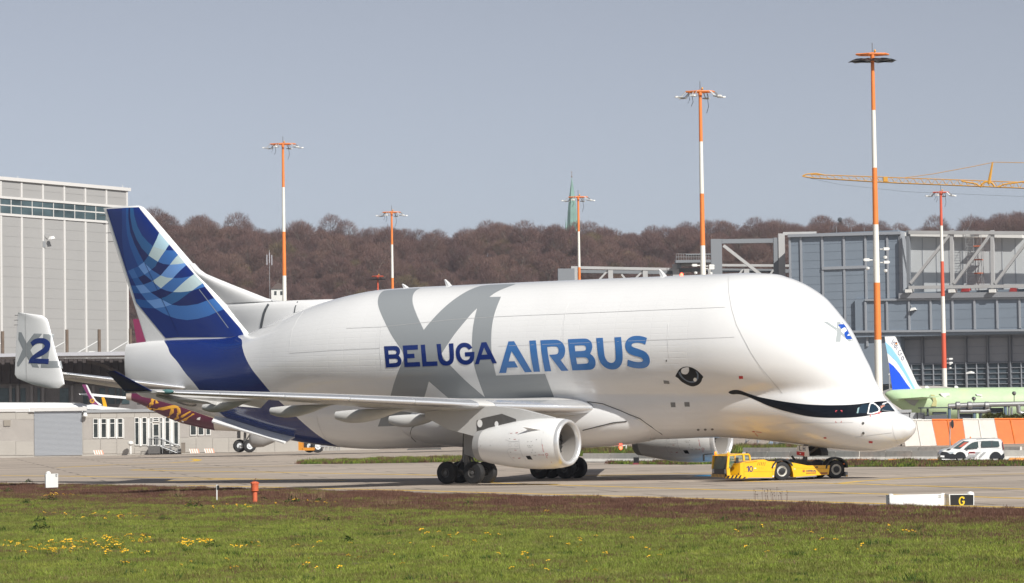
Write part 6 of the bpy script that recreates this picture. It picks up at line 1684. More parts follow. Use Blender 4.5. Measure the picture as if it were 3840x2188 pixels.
# recessed ground floor
M_RL = mat('ground_floor_grey', (.18, .195, .225), .6, var=.08, vscale=.3)
rbox('wall', M_RL, 3150, 1244, 4200, 1640, -30, -2.6)
for i, x in enumerate((3203, 3283, 3362, 3444, 3527, 3607, 3689, 3775, 3858)):
    rbox('column', M_RF if False else M_STEELD, x - 4, 1246, x + 4, 1470, -2.6, -2.1)
    for y0, y1 in ((1250, 1272), (1272, 1303), (1303, 1332), (1332, 1362)): cell(rw.uz(x + 4.5, 1300)[0], rw.uz(x + 75, 1300)[0], rw.uz(3500, y1)[1], rw.uz(3500, y0)[1], -2.6, -2.52, mat('ground_floor_panel', (.25, .262, .285), .6, var=.05, vscale=.4) if y0 >= 1272 else M_RL, 'panel', rh, rw, .025)  # rows below the top one paler: the light on them is put into the colour
    for h in (0, 1):
        xa, xb = x + 6 + h * 36, x + 38 + h * 36
        for y0, y1 in ((1367, 1383), (1386, 1402), (1405, 1423), (1426, 1442), (1445, 1462)): cell(rw.uz(xa, 1400)[0], rw.uz(xb, 1400)[0], rw.uz(3500, y1)[1], rw.uz(3500, y0)[1], -2.6, -2.55, mat('hall_glass', (.055, .075, .09), .15, var=.3, vscale=.4), 'pane', rh, rw, .015)
    b = MB()
    for y in (1365, 1384.5, 1403.5, 1424.5, 1443.5): rw.box(b, rw.uz(x + 4.5, 1400)[0], rw.uz(3500, y + 1)[1], rw.uz(x + 76, 1400)[0], rw.uz(3500, y - 1)[1], -2.59, -2.35)
    rw.box(b, rw.uz(x + 38.5, 1400)[0], rw.uz(3500, 1465)[1], rw.uz(x + 41.5, 1400)[0], rw.uz(3500, 1364)[1], -2.59, -2.3); b.build('window_bar', M_RF, rh, world=True)
b = MB()
for k, x in enumerate((3209, 3213)):
    pass
DG = {'1': [(0, .85), (.18, 1), (.3, 1), (.3, 0), (.14, 0), (.14, .78)], '8': [(0, 0), (.6, 0), (.6, 1), (0, 1)]}
u, z = rw.uz(3208, 1228); rw.box(b, u, z, u + .12, z + .75, .0, .1); rw.box(b, u + .25, z, u + .36, z + .75, 0, .1); rw.box(b, u + .55, z, u + .66, z + .75, 0, .1); rw.box(b, u + .37, z, u + .54, z + .11, 0, .1); rw.box(b, u + .37, z + .33, u + .54, z + .43, 0, .1); rw.box(b, u + .37, z + .64, u + .54, z + .75, 0, .1)
b.build('number', M_RF, rh, world=True)
wall_lamp(rw, 3412, 1182, 3370, 1190, 'grey floodlight on an arm fixed to the right hangar band')
for px, y0 in ((3122, 848), (3178, 852), (3226, 850), (3614, 860), (3600, 856)):
    b = MB(); u, z = rw.uz(px, 876); b.tube([rw.w(u, z, -2), rw.w(u, rw.uz(px, y0)[1], -2)], .04, 4); b.build('lightning_rod', M_GALV, rh, world=True)
# ---- roof gantries further left
pf = thing('portal_frame', at(2800, 1040, 470), 'grey steel portal frame with a slanted brace behind the nose hump', 'steel frame')
pw = Wall(at(2600, 1000, 470)[:2], at(3000, 1000, 470)[:2])
def pb(nm, m, x0, y0, x1, y1, n0, n1, root, W=None):
    W = W or pw
    b = MB(); W.pbox(b, (x0, y1), (x1, y0), n0, n1); return b.build(nm, m, root, world=True)
def pbeam(nm, m, p, q, w, root, n0=0, n1=.8, W=None):
    W = W or pw
    a = np.array(W.uz(*p)); c = np.array(W.uz(*q)); d = (c - a) / np.linalg.norm(c - a); t = np.array([-d[1], d[0]]) * w / 2
    b = MB(); W.poly(b, [tuple(a + t), tuple(c + t), tuple(c - t), tuple(a - t)], n0, n1, px=False); return b.build(nm, m, root, world=True)
pb('post', M_STEELD, 2677, 898, 2705, 1660, 0, 1, pf); pb('post', M_STEELD, 2912, 893, 2934, 1660, 0, 1, pf); pb('post', M_STEEL, 2930, 878, 2940, 1660, .2, 1.2, pf); pb('beam', M_STEELD, 2706, 896, 2911, 915, .1, .9, pf); pbeam('brace', M_STEEL, (2712, 922), (2850, 1030), .5, pf, .2, .7)
pbeam('beam', M_STEEL, (2935, 878), (3060, 876), .5, pf, .1, .8)
gw = Wall(at(2090, 1000, 480)[:2], at(3000, 1000, 480)[:2]); ga = thing('roof_gantry', at(2150, 1080, 480), 'long low grey roof truss seen over the back of the airplane', 'truss')
pb('end_block', M_STEELD, 2100, 1013, 2152, 1660, 0, 5, ga, gw); pb('post', M_STEEL, 2151, 1000, 2165, 1660, .2, 1, ga, gw)
pbeam('chord', M_STEEL, (2166, 1005), (2540, 1012), .45, ga, .2, .9, gw); pbeam('chord', M_STEELD, (2166, 1018), (2540, 1022), .55, ga, -1.6, -.8, gw); pbeam('chord', M_STEEL, (2540, 995), (2960, 998), .4, ga, .2, .9, gw); pb('post', M_STEEL, 2532, 992, 2545, 1660, .2, 1.1, ga, gw); pbeam('chord', M_STEELD, (2545, 1012), (2960, 1016), .6, ga, -1.6, -.8, gw)
for p, q in (((2280, 1014), (2220, 1080)), ((2413, 1014), (2350, 1080)), ((2330, 1030), (2370, 1075)), ((2520, 1030), (2480, 1075)), ((2790, 1005), (2740, 1070)), ((2905, 1005), (2860, 1070))): pbeam('brace', M_STEEL, p, q, .3, ga, .1, .5, gw)
for x in (2290, 2420, 2665, 2800): pb('post', M_STEEL, x, 1010, x + 8, 1660, .1, .8, ga, gw)
pl = thing('service_platform', at(2600, 995, 476), 'small railed service platform beside the tall middle mast', 'platform')
pb('deck', M_STEELD, 2530, 978, 2665, 990, 0, 3, pl, gw); pb('pedestal', M_STEELD, 2537, 990, 2552, 1010, .5, 2, pl, gw); pb('canopy', M_STEELD, 2570, 955, 2665, 961, 0, 3, pl, gw)
b = MB()
for x in np.linspace(2532, 2663, 15):
    u, za_ = gw.uz(x, 980); b.tube([gw.w(u, za_, 3), gw.w(u, gw.uz(x, 957)[1], 3)], .04, 4)
for y in (957, 968): b.tube([gw.w(gw.uz(2532, y)[0], gw.uz(2532, y)[1], 3), gw.w(gw.uz(2663, y)[0], gw.uz(2663, y)[1], 3)], .04, 4)
b.build('railing', M_GALV, pl, world=True)
# ---- crane jib
M_CR = mat('crane_yellow', (.62, .30, .025), .5); M_CRD = mat('crane_dark', (.05, .06, .05), .6)
YK = 720.; kw = Wall(at(2900, 600, YK)[:2], at(4300, 600, YK)[:2])
kr = thing('tower_crane', (at(4250, 1500, YK)[0], YK, 1.5), 'yellow tower crane jib reaching in above the right hangar', 'crane')
def K(px, py, n_=0.): u, z = kw.uz(px, py); return kw.w(u, z, n_)
b = MB(); N_ = 44; T_ = []; Bt = []
for k in range(N_ + 1):
    x = 3040 + (4250 - 3040) * k / N_; T_.append((x, 655 + (x - 3040) * .037)); Bt.append((x, 668 + (x - 3040) * .041 + max(0, min(6, (x - 3040) * .02))))
for s_ in (-.5, .5):
    b.tube([K(*p, s_) for p in Bt[::4]], .10, 4)
    for k in range(N_): b.tube([K(*T_[k], 0), K(*((Bt[k][0] + Bt[k + 1][0]) / 2, (Bt[k][1] + Bt[k + 1][1]) / 2), s_)], .055, 3, cap=False); b.tube([K(*((Bt[k][0] + Bt[k + 1][0]) / 2, (Bt[k][1] + Bt[k + 1][1]) / 2), s_), K(*T_[k + 1], 0)], .055, 3, cap=False)
b.tube([K(*p) for p in T_[::4]], .11, 4); b.build('jib', M_CR, kr, world=True)
b = MB(); b.tube([K(3009, 661), K(3025, 654), K(3060, 651), K(3090, 657)], .16, 5); b.tube([K(3009, 662), K(3045, 667)], .14, 5); b.build('jib_tip', M_CR, kr, world=True)
b = MB(); b.tube([K(3722, 610), K(3708, 690)], [.22, .45], 6); b.tube([K(3675, 700), K(3690, 685), K(3710, 680), K(3722, 690), K(3730, 702)], .25, 5); b.tube([K(3605, 680), K(3660, 690), K(3680, 703)], .2, 5); b.tube([K(3740, 703), K(3765, 692), K(3840, 682)], .2, 5); b.build('apex_frame', M_CR, kr, world=True)
b = MB(); b.tube([K(3380, 669), K(3500, 653), K(3650, 625), K(3722, 610)], .07, 4); b.tube([K(3722, 609), K(4250, 618)], .07, 4); b.build('pendant_bar', M_CR, kr, world=True)
b = MB(); b.box(tuple(np.array(K(3312, 682)) + [0, -.6, 0]), tuple(np.array(K(3328, 664)) + [0, .6, 0])); b.build('trolley', M_CR, kr, world=True)
b = MB(); b.tube([K(3012, 664), K(3150, 693), K(3400, 720), K(3840, 738)], .03, 3); b.build('hoist_rope', M_CRD, kr, world=True)
b = MB(); b.tube([K(4250, 600), (K(4250, 600)[0], YK, 1.5)], .9, 4); b.build('tower', M_CR, kr, world=True)

# ================================================================== PARKED GREEN AIRLINER
M_PRIM = leaf_mat('primer_green', [(.36, (.40, .55, .32)), (.5, (.46, .60, .38)), (.62, (.49, .60, .37)), (.72, (.56, .57, .32))], .35, trans=0); M_PRIM.node_tree.nodes['Principled BSDF'].inputs['Roughness'].default_value = .4
YG = 345.; sG = FP / YG
def G3(px, py, dy=0.): p = at(px, py, YG); return (p[0], YG + dy, p[2])
gj = thing('parked_airliner', (*G3(3500, 1600)[:2], .3), 'unpainted green airliner with a blue and white tail, parked behind the striped fence', 'airplane')
b = MB(); R_ = []
prof = [(3318, 1479, 3), (3326, 1480, 10), (3345, 1487, 25), (3380, 1498, 38), (3430, 1508, 50), (3480, 1514, 58), (3540, 1517, 62), (3700, 1517, 63), (4300, 1511, 63)]
for px, py, r in prof:
    c = G3(px, py); rr = r / sG; R_.append([(c[0], YG + rr * math.cos(a), c[2] + rr * math.sin(a)) for a in np.linspace(0, 2 * math.pi, 28, endpoint=False)])
b.loft(R_); b.build('fuselage', M_PRIM, gj, smooth=60, world=True)
TF = tf(3140, 1240, 3.551)
gy = lambda pts, m, nm, th=.16: None
def slab(nm, pts, y0, y1, m, root):
    b = MB(); q = [at(p[0], p[1], YG + y0) for p in pts]; k = len(q)
    b.add([(p[0], YG + y0, p[2]) for p in q] + [(p[0], YG + y1, p[2]) for p in q], [tuple(range(k)), tuple(range(k, 2 * k))[::-1]] + [(i, (i + 1) % k, k + (i + 1) % k, k + i) for i in range(k)]); return b.build(nm, m, root, world=True)
gf = slab('tail_fin', TF((632, 82), (765, 78), (782, 95), (800, 135), (1070, 720), (1100, 755), (1150, 782), (990, 800), (735, 808)), -.16, .16, M_WHITE2, gj)
slab('tail_swoosh', TF((636, 150), (720, 225), (820, 370), (930, 570), (1045, 790), (1015, 793), (900, 590), (790, 420), (700, 330), (664, 300)), -.175, -.165, mat('tail_sky_blue', (.28, .58, .80), .3), gf)
slab('tail_panel', TF((684, 425), (745, 470), (830, 570), (910, 690), (992, 797), (735, 805)), -.178, -.167, mat('tail_royal', (.008, .085, .70), .3), gf)
# lettering running down the fin: InDiGo-like thin strokes built letter by letter
M_INK = mat('tail_ink', (.02, .025, .12), .5)
def stroke(pts, w=5.2, closed=False):
    o = []
    for i in range(len(pts) - (0 if closed else 1)):
        a = np.array(pts[i], float); c = np.array(pts[(i + 1) % len(pts)], float); d = (c - a) / np.linalg.norm(c - a); t = np.array([-d[1], d[0]]) * w / 2; o.append([tuple(a + t), tuple(c + t), tuple(c - t), tuple(a - t)])
    return o
LET = [[(748, 118), (720, 180)], [(733, 193), (752, 150), (765, 158), (768, 172), (752, 208)], [(800, 180), (778, 232), (765, 230), (762, 212), (775, 198), (790, 205)], [(800, 222), (785, 258)], [(850, 272), (840, 262), (822, 270), (808, 300), (815, 322), (835, 330), (850, 318), (856, 305), (838, 300)], [(872, 345), (862, 350), (852, 372), (858, 390), (872, 396), (882, 380), (884, 360), (872, 345)], [(805, 206), (808, 198)]]
for lt in LET:
    b = MB()
    for k, q in enumerate(stroke(TF(*lt), 1.7)):
        v = [at(p[0], p[1], YG - .18) for p in q]; b.add([(p[0], YG - .18 - .001 * k, p[2]) for p in v], [(0, 1, 2, 3)])
    b.build('letter', M_INK, gf, world=True)
for k, c in enumerate(((.01, .01, .01), (.5, .02, .01), (.7, .42, .02))): slab('flag_stripe', TF((774, 156 + k * 10), (798, 156 + k * 10), (798, 166 + k * 10), (774, 166 + k * 10)), -.182, -.172, mat('flag%d' % k, c, .5), gf)
b = MB(); c1 = np.array(G3(3400, 1497, -1.2)); c2 = np.array(G3(3470, 1490, -5.5))
b.loft([[tuple(c + np.array([x * k, 0, z * k])) for x, z in ((1.6, 0), (.8, .14), (-1.6, 0), (.4, -.14))] for c, k in ((c1, 1.3), (c2, .7))]); b.build('tailplane', M_PRIM, gj, world=True)
b = MB(); q = [G3(*p, -1.95) for p in TF((865, 922), (1050, 905), (1060, 925), (1000, 1005), (940, 980))]; k = len(q); b.add(q + [(p[0], p[1] + .3, p[2]) for p in q], [tuple(range(k)), tuple(range(k, 2 * k))[::-1]] + [(i, (i + 1) % k, k + (i + 1) % k, k + i) for i in range(k)]); b.build('root_fairing', M_GRY, gj, world=True)
wm = MB(); wm.add([(.12 * math.cos(a), 0, .20 * math.sin(a)) for a in np.linspace(0, 2 * math.pi, 8, endpoint=False)], [tuple(range(8))]); wme = wm.mesh('window', M_GLASS)
for k in range(34):
    px = 3532 + k * 9.55
    if 3648 < px < 3688 or 3792 < px < 3805: continue
    c = G3(px, 1505.5 - (px - 3532) * .004); link('window', wme, gj, world=True, loc=(0, 0, 0)); COL.objects[-1].matrix_world = Matrix.Translation((c[0], YG - 1.97, c[2]))
slab('white_patch', [(3525, 1475), (3560, 1474), (3562, 1484), (3550, 1486), (3545, 1492), (3538, 1490), (3530, 1483)], -1.78, -1.6, M_LWH, gj)
for q in ([(3660, 1478), (3682, 1480), (3684, 1486), (3664, 1484)], [(3678, 1486), (3685, 1490), (3680, 1502), (3676, 1500)]): slab('door_mark', q, -1.82, -1.62, M_LWH, gj)
slab('yellow_patch', [(3490, 1480), (3505, 1482), (3513, 1505), (3512, 1524), (3492, 1524), (3500, 1505)], -1.93, -1.7, mat('primer_yellow', (.48, .46, .22), .4), gj)
for px in (3478, 3588): 
    b = MB(); c = np.array(G3(px, 1462)); b.loft([[tuple(c + np.array([x, y, 0])) for x, y in ((.4, 0), (0, .05), (-.3, 0), (0, -.05))], [tuple(c + np.array([x - .1, y, .45])) for x, y in ((.15, 0), (0, .02), (-.15, 0), (0, -.02))]]); b.build('aerial', M_WHITE2, gj, world=True)
# pale shed roofs behind it
for pts, lb in (([(3312, 1478), (3400, 1448), (3520, 1448), (3640, 1462), (3640, 1560), (3312, 1560)], 'pale low shed roof behind the green airliner tail'), ([(3780, 1466), (3900, 1452), (4100, 1452), (4100, 1560), (3780, 1560)], 'pale low shed roof at the right edge behind the airliner')):
    q = [at(*p, 400) for p in pts]; b = MB(); b.prism([(p[0], p[2]) for p in q], 1, 400, 412); tag(b.build('shed', mat('shed_pale', (.42, .40, .38), .6)), lb, 'shed', 'pale sheds behind the green airliner')
for px, py, lb in ((3335, 1408, 'slim street lamp left of the airliner tail'), (3625, 1404, 'slim street lamp with a bright head before the hangar windows')):
    t = at(px, py, 380); r = thing('street_lamp', (t[0], 380, gz(t[0])), lb, 'street lamp', 'slim lamps before the right hangar'); b = MB(); b.tube([(t[0], 380, gz(t[0])), (t[0], 380, t[2])], .09, 6); b.build('pole', M_GALV, r, world=True)
    b = MB(); b.loft([[(t[0] - .1, 379.9, t[2]), (t[0] - .1, 380.1, t[2]), (t[0] - .1, 380.1, t[2] + .2), (t[0] - .1, 379.9, t[2] + .2)], [(t[0] + .5, 379.7, t[2] + .1), (t[0] + .5, 380.3, t[2] + .1), (t[0] + .5, 380.3, t[2] + .4), (t[0] + .5, 379.7, t[2] + .4)], [(t[0] + 1, 379.85, t[2] + .1), (t[0] + 1, 380.15, t[2] + .1), (t[0] + 1, 380.15, t[2] + .25), (t[0] + 1, 379.85, t[2] + .25)]]); b.build('lamp_head', M_FLOODW, r, world=True)
# ---- pipe rack
YP = 322.; gwp = Wall(at(3380, 1560, YP)[:2], at(4200, 1560, YP)[:2]); pr_ = thing('pipe_rack', (*at(3600, 1600, YP)[:2], .3), 'elevated silver pipes on dark posts in front of the green airliner', 'pipe rack')
M_PIPE = mat('pipe_silver', (.38, .38, .38), .35, metal=.6); M_PD = mat('rack_dark', (.04, .05, .065), .5); M_PB = mat('rack_blue', (.10, .15, .21), .5)
def PP(px, py, n_=0.): u, z = gwp.uz(px, py); return gwp.w(u, z, n_)
for pts, r, m in ((((3556, 1524), (3592, 1522), (3650, 1519), (4200, 1508)), .28, M_PIPE), (((3600, 1544), (3690, 1543), (3712, 1538), (3716, 1520)), .22, M_PIPE), (((3818, 1516), (3820, 1545), (3830, 1551), (3900, 1551)), .26, M_PIPE), (((3570, 1533), (3700, 1530)), .14, M_PD)):
    b = MB(); b.tube([PP(*p) for p in pts], r, 9); b.build('pipe', m, pr_, smooth=60, world=True)
for px, y0, m in ((3560, 1530, M_PB), (3594, 1522, M_PIPE), (3653, 1522, M_PB), (3664, 1545, M_PRIM), (3678, 1530, M_PD), (3770, 1518, M_PB), (3784, 1525, M_PIPE), (3794, 1528, M_PIPE)):
    b = MB(); p = PP(px, y0); b.tube([(p[0], p[1] + .1, p[2]), (p[0], p[1] + .1, gz(p[0]))], .18 if m is not M_PIPE else .12, 8); b.build('post', m, pr_, world=True)
for px in (3592, 3636, 3700): b = MB(); p = PP(px, 1521, .05); b.lathe([(-.25, .35), (-.2, .42), (.2, .42), (.25, .35)], p, 0, 12, cap=True); b.build('flange', M_PIPE, pr_, smooth=40, world=True)
def ppb(nm, m, x0, y0, x1, y1, n0, n1):
    b = MB(); gwp.pbox(b, (x0, y1), (x1, y0), n0, n1); return b.build(nm, m, pr_, world=True)
ppb('roof', M_PD, 3450, 1527, 3556, 1533, -1.5, .5); ppb('post', M_PD, 3476, 1533, 3482, 1560, -.2, .1); ppb('post', M_PD, 3451, 1533, 3453, 1555, .2, .4); ppb('rail', M_PD, 3451, 1553, 3486, 1555, .2, .4); ppb('cabinet', mat('cabinet_grey', (.10, .105, .12), .5), 3467, 1557, 3551, 1574, -1, .2); ppb('valve_block', M_PD, 3500, 1545, 3550, 1556, -.8, 0); ppb('valve_block', M_PD, 3600, 1552, 3648, 1572, -1.2, -.3); ppb('valve_block', M_PD, 3690, 1530, 3765, 1552, -1.4, -.5)
ppb('tank', M_PRIM, 3653, 1536, 3664, 1575, -1, -.6)
for px, py in ((3652, 1500), (3803, 1480)):
    b = MB(); p = PP(px, py); b.tube([p, PP(px, 1516)], .05, 5); b.lathe([(-.1, .1), (.1, .25), (.3, .2), (.35, .05)], p, 2, 8); b.build('sensor_post', M_DMETAL, pr_, world=True)
pq = thing('fence_shed', (*at(3400, 1570, 325)[:2], .3), 'row of pale metal sheds behind the nose of the airplane', 'shed')
for x0, x1 in ((3380, 3412), (3416, 3440), (3445, 3470)):
    b = MB(); gwp.pbox(b, (x0, 1580), (x1, 1548), -2.2, -.6); b.build('panel', mat('shed_metal', (.45, .46, .47), .4, metal=.3), pq, world=True)
b = MB(); gwp.pbox(b, (3372, 1548), (3420, 1537), -2.4, -.4); b.build('roof', M_GALV, pq, world=True)
# ================================================================== STRIPED BLAST FENCE, BARRIERS
M_FO = mat('fence_orange', (.74, .19, .025), .55, var=.08, vscale=1.2); M_FW = mat('fence_white', (.70, .67, .62), .55, var=.05, vscale=1.2)
YB = 306.
fw = Wall(at(3380, 1690, YB)[:2], at(4200, 1690, YB + 2)[:2])
def fence_panel(xt0, xb0, xt1, xb1, yt, yb, m, lb):
    r = thing('blast_fence', fw.w(*fw.uz(xb0, yb)), lb, 'fence', 'leaning striped fence sections')
    # corrugated sheet leaning back; two sheets per section, each its own panel
    for h in (0, 1):
        lo = [fw.uz(xb0 + (xb1 - xb0) * f, yb) for f in (h * .5 + .004, h * .5 + .496)]; hi = [fw.uz(xt0 + (xt1 - xt0) * f, yt) for f in (h * .5 + .004, h * .5 + .496)]
        b = MB(); N_ = 34; P_ = []
        for i in range(N_):
            for t, d in ((i / N_, .03), ((i + .6) / N_, .03), ((i + .7) / N_, -.01), ((i + .95) / N_, -.01)):
                P_.append([fw.w(lo[k][0] * (1 - t) + hi[k][0] * t, lo[k][1] * (1 - t) + hi[k][1] * t, d - .9 * t) for k in (0, 1)])
        n_ = len(P_); b.add([p for q in P_ for p in q], [(2 * i, 2 * i + 1, 2 * i + 3, 2 * i + 2) for i in range(n_ - 1)]); b.build('sheet', m, r, world=True)
    b = MB(); a = fw.uz((xb0 + xb1) / 2, yb); c = fw.uz((xt0 + xt1) / 2, yt); b.tube([fw.w(a[0], a[1], .07), fw.w(c[0], c[1], -.83)], .05, 4); b.build('rib', m, r, world=True)
    b = MB(); a = fw.uz(xt0, yt); c = fw.uz(xt1, yt); b.tube([fw.w(a[0], a[1], -.86), fw.w(c[0], c[1], -.86)], .08, 5); b.build('cap_rail', m, r, world=True)
    b = MB(); a = fw.uz(xb0 + 4, yb); c = fw.uz(xt0 + 4, yt + 10); b.tube([fw.w(a[0], a[1], -3), fw.w(c[0], c[1], -1.0)], .08, 4); b.build('prop', M_GALV, r, world=True)
XSQ = [(3386, 3398), (3501, 3517), (3617, 3627), (3736, 3750), (3855, 3872), (3975, 3992)]
LBF = ['white fence section right behind the airplane nose', 'orange fence section with the dark mirror pole before it', 'white fence section behind the van windscreen', 'orange fence section at the right edge of the picture', None]
for i in range(4): fence_panel(XSQ[i][0], XSQ[i][1], XSQ[i + 1][0], XSQ[i + 1][1], 1576 - i * 1.5, 1693 - i * 1.2, (M_FW, M_FO)[i % 2], LBF[i])
# post with oval mirror seen edge-on
t = at(3566, 1575, 298); r = thing('mirror_pole', (t[0], 298, gz(t[0])), 'thin pole with a dark oval traffic mirror before the orange fence', 'mirror pole'); b = MB(); b.tube([(t[0] - .15, 298, gz(t[0])), (t[0] - .1, 298, t[2] - .2)], .06, 6); b.build('pole', M_GALV, r, world=True)
b = MB(); R_ = []
for d, k in ((-.09, .75), (0, 1), (.05, .9)): R_.append([(t[0] + .12 + d + .13 * k * math.cos(a), 297.9 + d, t[2] - .45 + .45 * k * math.sin(a)) for a in np.linspace(0, 2 * math.pi, 14, endpoint=False)])
b.loft(R_); b.build('mirror', mat('mirror_black', (.02, .022, .025), .4), r, world=True)
# hedge behind the fence
hv_ = Wall(at(3600, 1580, 314)[:2], at(4300, 1580, 314)[:2]); b = MB(); rg = np.random.default_rng(5)
for k in range(5000):
    px = rg.uniform(3672, 4250); u, z = hv_.uz(px, 1585); top = 1556 + 5 * math.sin(px * .05) + 4 * math.sin(px * .13) + (14 if px < 3690 else 0); zt_ = hv_.uz(px, top)[1]; zz_ = rg.uniform(z - .5, zt_) if rg.uniform() < .6 else zt_ - rg.uniform(0, .25); p = np.array(hv_.w(u, zz_, rg.uniform(-1.5, .6))); d = rg.normal(size=3); d /= np.linalg.norm(d); e = np.cross(d, rg.normal(size=3)); e /= np.linalg.norm(e); b.v += [tuple(p), tuple(p + d * .3), tuple(p + e * .14)]; k_ = len(b.v); b.f.append((k_ - 3, k_ - 2, k_ - 1)); b.mi.append(0)
tag(b.build('hedge', leaf_mat('hedge_leaf', [(.3, (.035, .04, .008)), (.7, (.09, .085, .018))], .8)), 'low trimmed green hedge on top of the bank behind the orange fence', 'hedge')
# concrete barriers
ORD = 'first second third fourth fifth sixth seventh eighth ninth tenth eleventh twelfth'.split()
M_CON = mat('barrier_concrete', (.60, .57, .52), .8, var=.22, vscale=1.3); M_CONW = mat('barrier_white', (.68, .66, .61), .75, var=.1, vscale=1.3)
def barrier_mesh(L, Hb, D_):
    b = MB(); pr = [(-D_ / 2, 0), (D_ / 2, 0), (D_ / 2, .18 * Hb), (D_ * .22, .45 * Hb), (D_ * .16, Hb), (-D_ * .16, Hb), (-D_ * .22, .45 * Hb), (-D_ / 2, .18 * Hb)]
    b.prism(pr, 0, 0, L); return b
def barrier_row(name, pts, n_, Hb, mats_, grp, lbf):
    P_ = [gpt(*p) for p in pts]; seg = [np.linalg.norm(P_[i + 1] - P_[i]) for i in range(len(P_) - 1)]; tot = sum(seg); L = tot / n_; ms = [barrier_mesh(L - .06, Hb, .62).mesh('barrier', m) for m in mats_]
    for k in range(n_):
        s = k * L; i = 0
        while i < len(seg) - 1 and s > seg[i]: s -= seg[i]; i += 1
        d = (P_[i + 1] - P_[i]) / seg[i]; p = P_[i] + d * s
        o = link(name, ms[k % len(ms)], loc=(p[0], p[1], gz(p[0])), rot=(0, 0, math.atan2(d[1], d[0]))); tag(o, lbf(k), 'barrier', grp)
barrier_row('concrete_barrier', [(2190, 1737), (2400, 1737), (2640, 1736)], 4, .82, [M_CONW, M_CONW, M_CON, M_CON], 'white barriers under the far engine', lambda k: ['bright white concrete barrier just right of the near engine', 'white concrete barrier left of the small lamp box', 'grey white concrete barrier behind the small lamp box', 'grey concrete barrier under the far engine'][k])
barrier_row('concrete_barrier', [(2800, 1731), (3200, 1731), (3700, 1730), (3850, 1729)], 11, .80, [M_CON, M_CONW, M_CON], 'front row of concrete barriers beside the service road', lambda k: ORD[k] + ' concrete barrier from the left in the front row beside the service road')
barrier_row('concrete_barrier', [(2790, 1709), (3200, 1709), (3700, 1708), (3850, 1707)], 9, .72, [M_CON, M_CONW], 'rear row of concrete barriers beside the service road', lambda k: ORD[k] + ' concrete barrier from the left in the rear row across the service road')
M_ORB = mat('warning_orange', (.72, .30, .06), .6)
obm = MB(); obm.hexa([(-.55, -.12, 0), (.55, -.12, 0), (.55, .12, 0), (-.55, .12, 0), (-.4, -.09, .18), (.4, -.09, .18), (.4, .09, .18), (-.4, .09, .18)]); ob = obm.mesh('warning_block', M_ORB)
for px, py in ((2222, 1713), (2252, 1712), (2336, 1711), (2366, 1709), (2462, 1728), (2487, 1727), (2550, 1731), (2935, 1727), (3205, 1729), (3235, 1730), (3350, 1730), (3375, 1730), (3500, 1730), (3808, 1722), (3833, 1722)):
    p = gpt(px, 1736 if px < 2700 else 1731.5); Y = p[1] - .35; q = at(px, py, Y); tag(link('warning_block', ob, loc=(q[0], Y, max(q[2] - .09, gz(q[0]) + .02))), 'orange warning block set on the row of concrete barriers', 'warning block', 'orange blocks on the barriers')
# taxiway lamp box in the island
p = gpt(2386, 1743); r = thing('lamp_box', p, 'dark square lamp box with a red lens on the grass island', 'lamp'); b = MB(); b.box((p[0] - .22, p[1] - .2, p[2] + .12), (p[0] + .22, p[1] + .2, p[2] + .58)); b.tube([(p[0], p[1], p[2]), (p[0], p[1], p[2] + .12)], .06, 6); b.build('housing', M_FLOODK, r, world=True)
b = MB(); b.box((p[0] - .3, p[1] - .5, p[2]), (p[0] + .18, p[1] - .2, p[2] + .14)); b.build('red_foot', mat('lamp_red', (.18, .03, .04), .5), r, world=True)
p = gpt(2348, 1698); r = thing('reflector_post', p, 'white disc marker on a short stake behind the red belly beacon', 'marker'); b = MB(); b.tube([p, (p[0], p[1], p[2] + .9)], .06, 6); b.build('stake', M_FLOODW, r, world=True); b = MB(); b.lathe([(-.04, .0), (-.04, .3), (.04, .3), (.04, .0)], (p[0] - .25, p[1] - .1, p[2] + 1.0), 1, 12); b.build('disc', M_FLOODW, r, world=True)
p = gpt(2450, 1728); r = thing('survey_frame', p, 'low white metal frame on the barrier under the far engine', 'frame'); b = MB(); b.tube([p + [0, 0, .5], p + [0, 0, .85], p + [2.6, 0, .85], p + [2.6, 0, .5]], .05, 5); b.box(tuple(p + [-.3, -.2, .6]), tuple(p + [.35, .2, .95])); b.build('frame', M_FLOODW, r, world=True)
# trestles and round tanks far behind, seen under the forward fuselage
for px, lb in ((2820, 'metal trestle with a dark load, seen under the fuselage left'), (2866, 'metal trestle with a dark load, seen under the fuselage right')):
    p = gpt(px, 1674); r = thing('trestle', p, lb, 'trestle', 'metal trestles seen under the fuselage'); b = MB(); 
    for a in (-.8, .8): b.tube([p + [a, 0, 0], p + [a * .4, 0, 1.9]], .06, 5); b.tube([p + [a, .8, 0], p + [a * .4, .4, 1.9]], .06, 5)
    b.tube([p + [-.9, 0, .3], p + [.7, 0, 1.5]], .05, 5); b.build('leg_frame', M_GALV, r, world=True)
    b = MB(); b.loft([[tuple(p + np.array([x, .5 * math.cos(a), 2.3 + .5 * math.sin(a)])) for a in np.linspace(0, 6.283, 9)[:-1]] for x in (-1.2, -.8, .8, 1.1)]); b.build('load', M_DMETAL, r, world=True)
for k, px in enumerate((2925, 2965, 2990)):
    p = gpt(px, 1678); b = MB(); b.lathe([(0, .75), (1.3, .75), (1.4, .6), (1.42, 0)], p, 2, 16); tag(b.build('metal_drum', mat('drum_metal', (.4, .41, .42), .4, metal=.4), smooth=40), ('pale round metal drum, leftmost of three under the fuselage', 'pale round metal drum in the middle of three under the fuselage', 'pale round metal drum nearest the nose gear door')[k], 'drum', 'round drums seen under the fuselage')
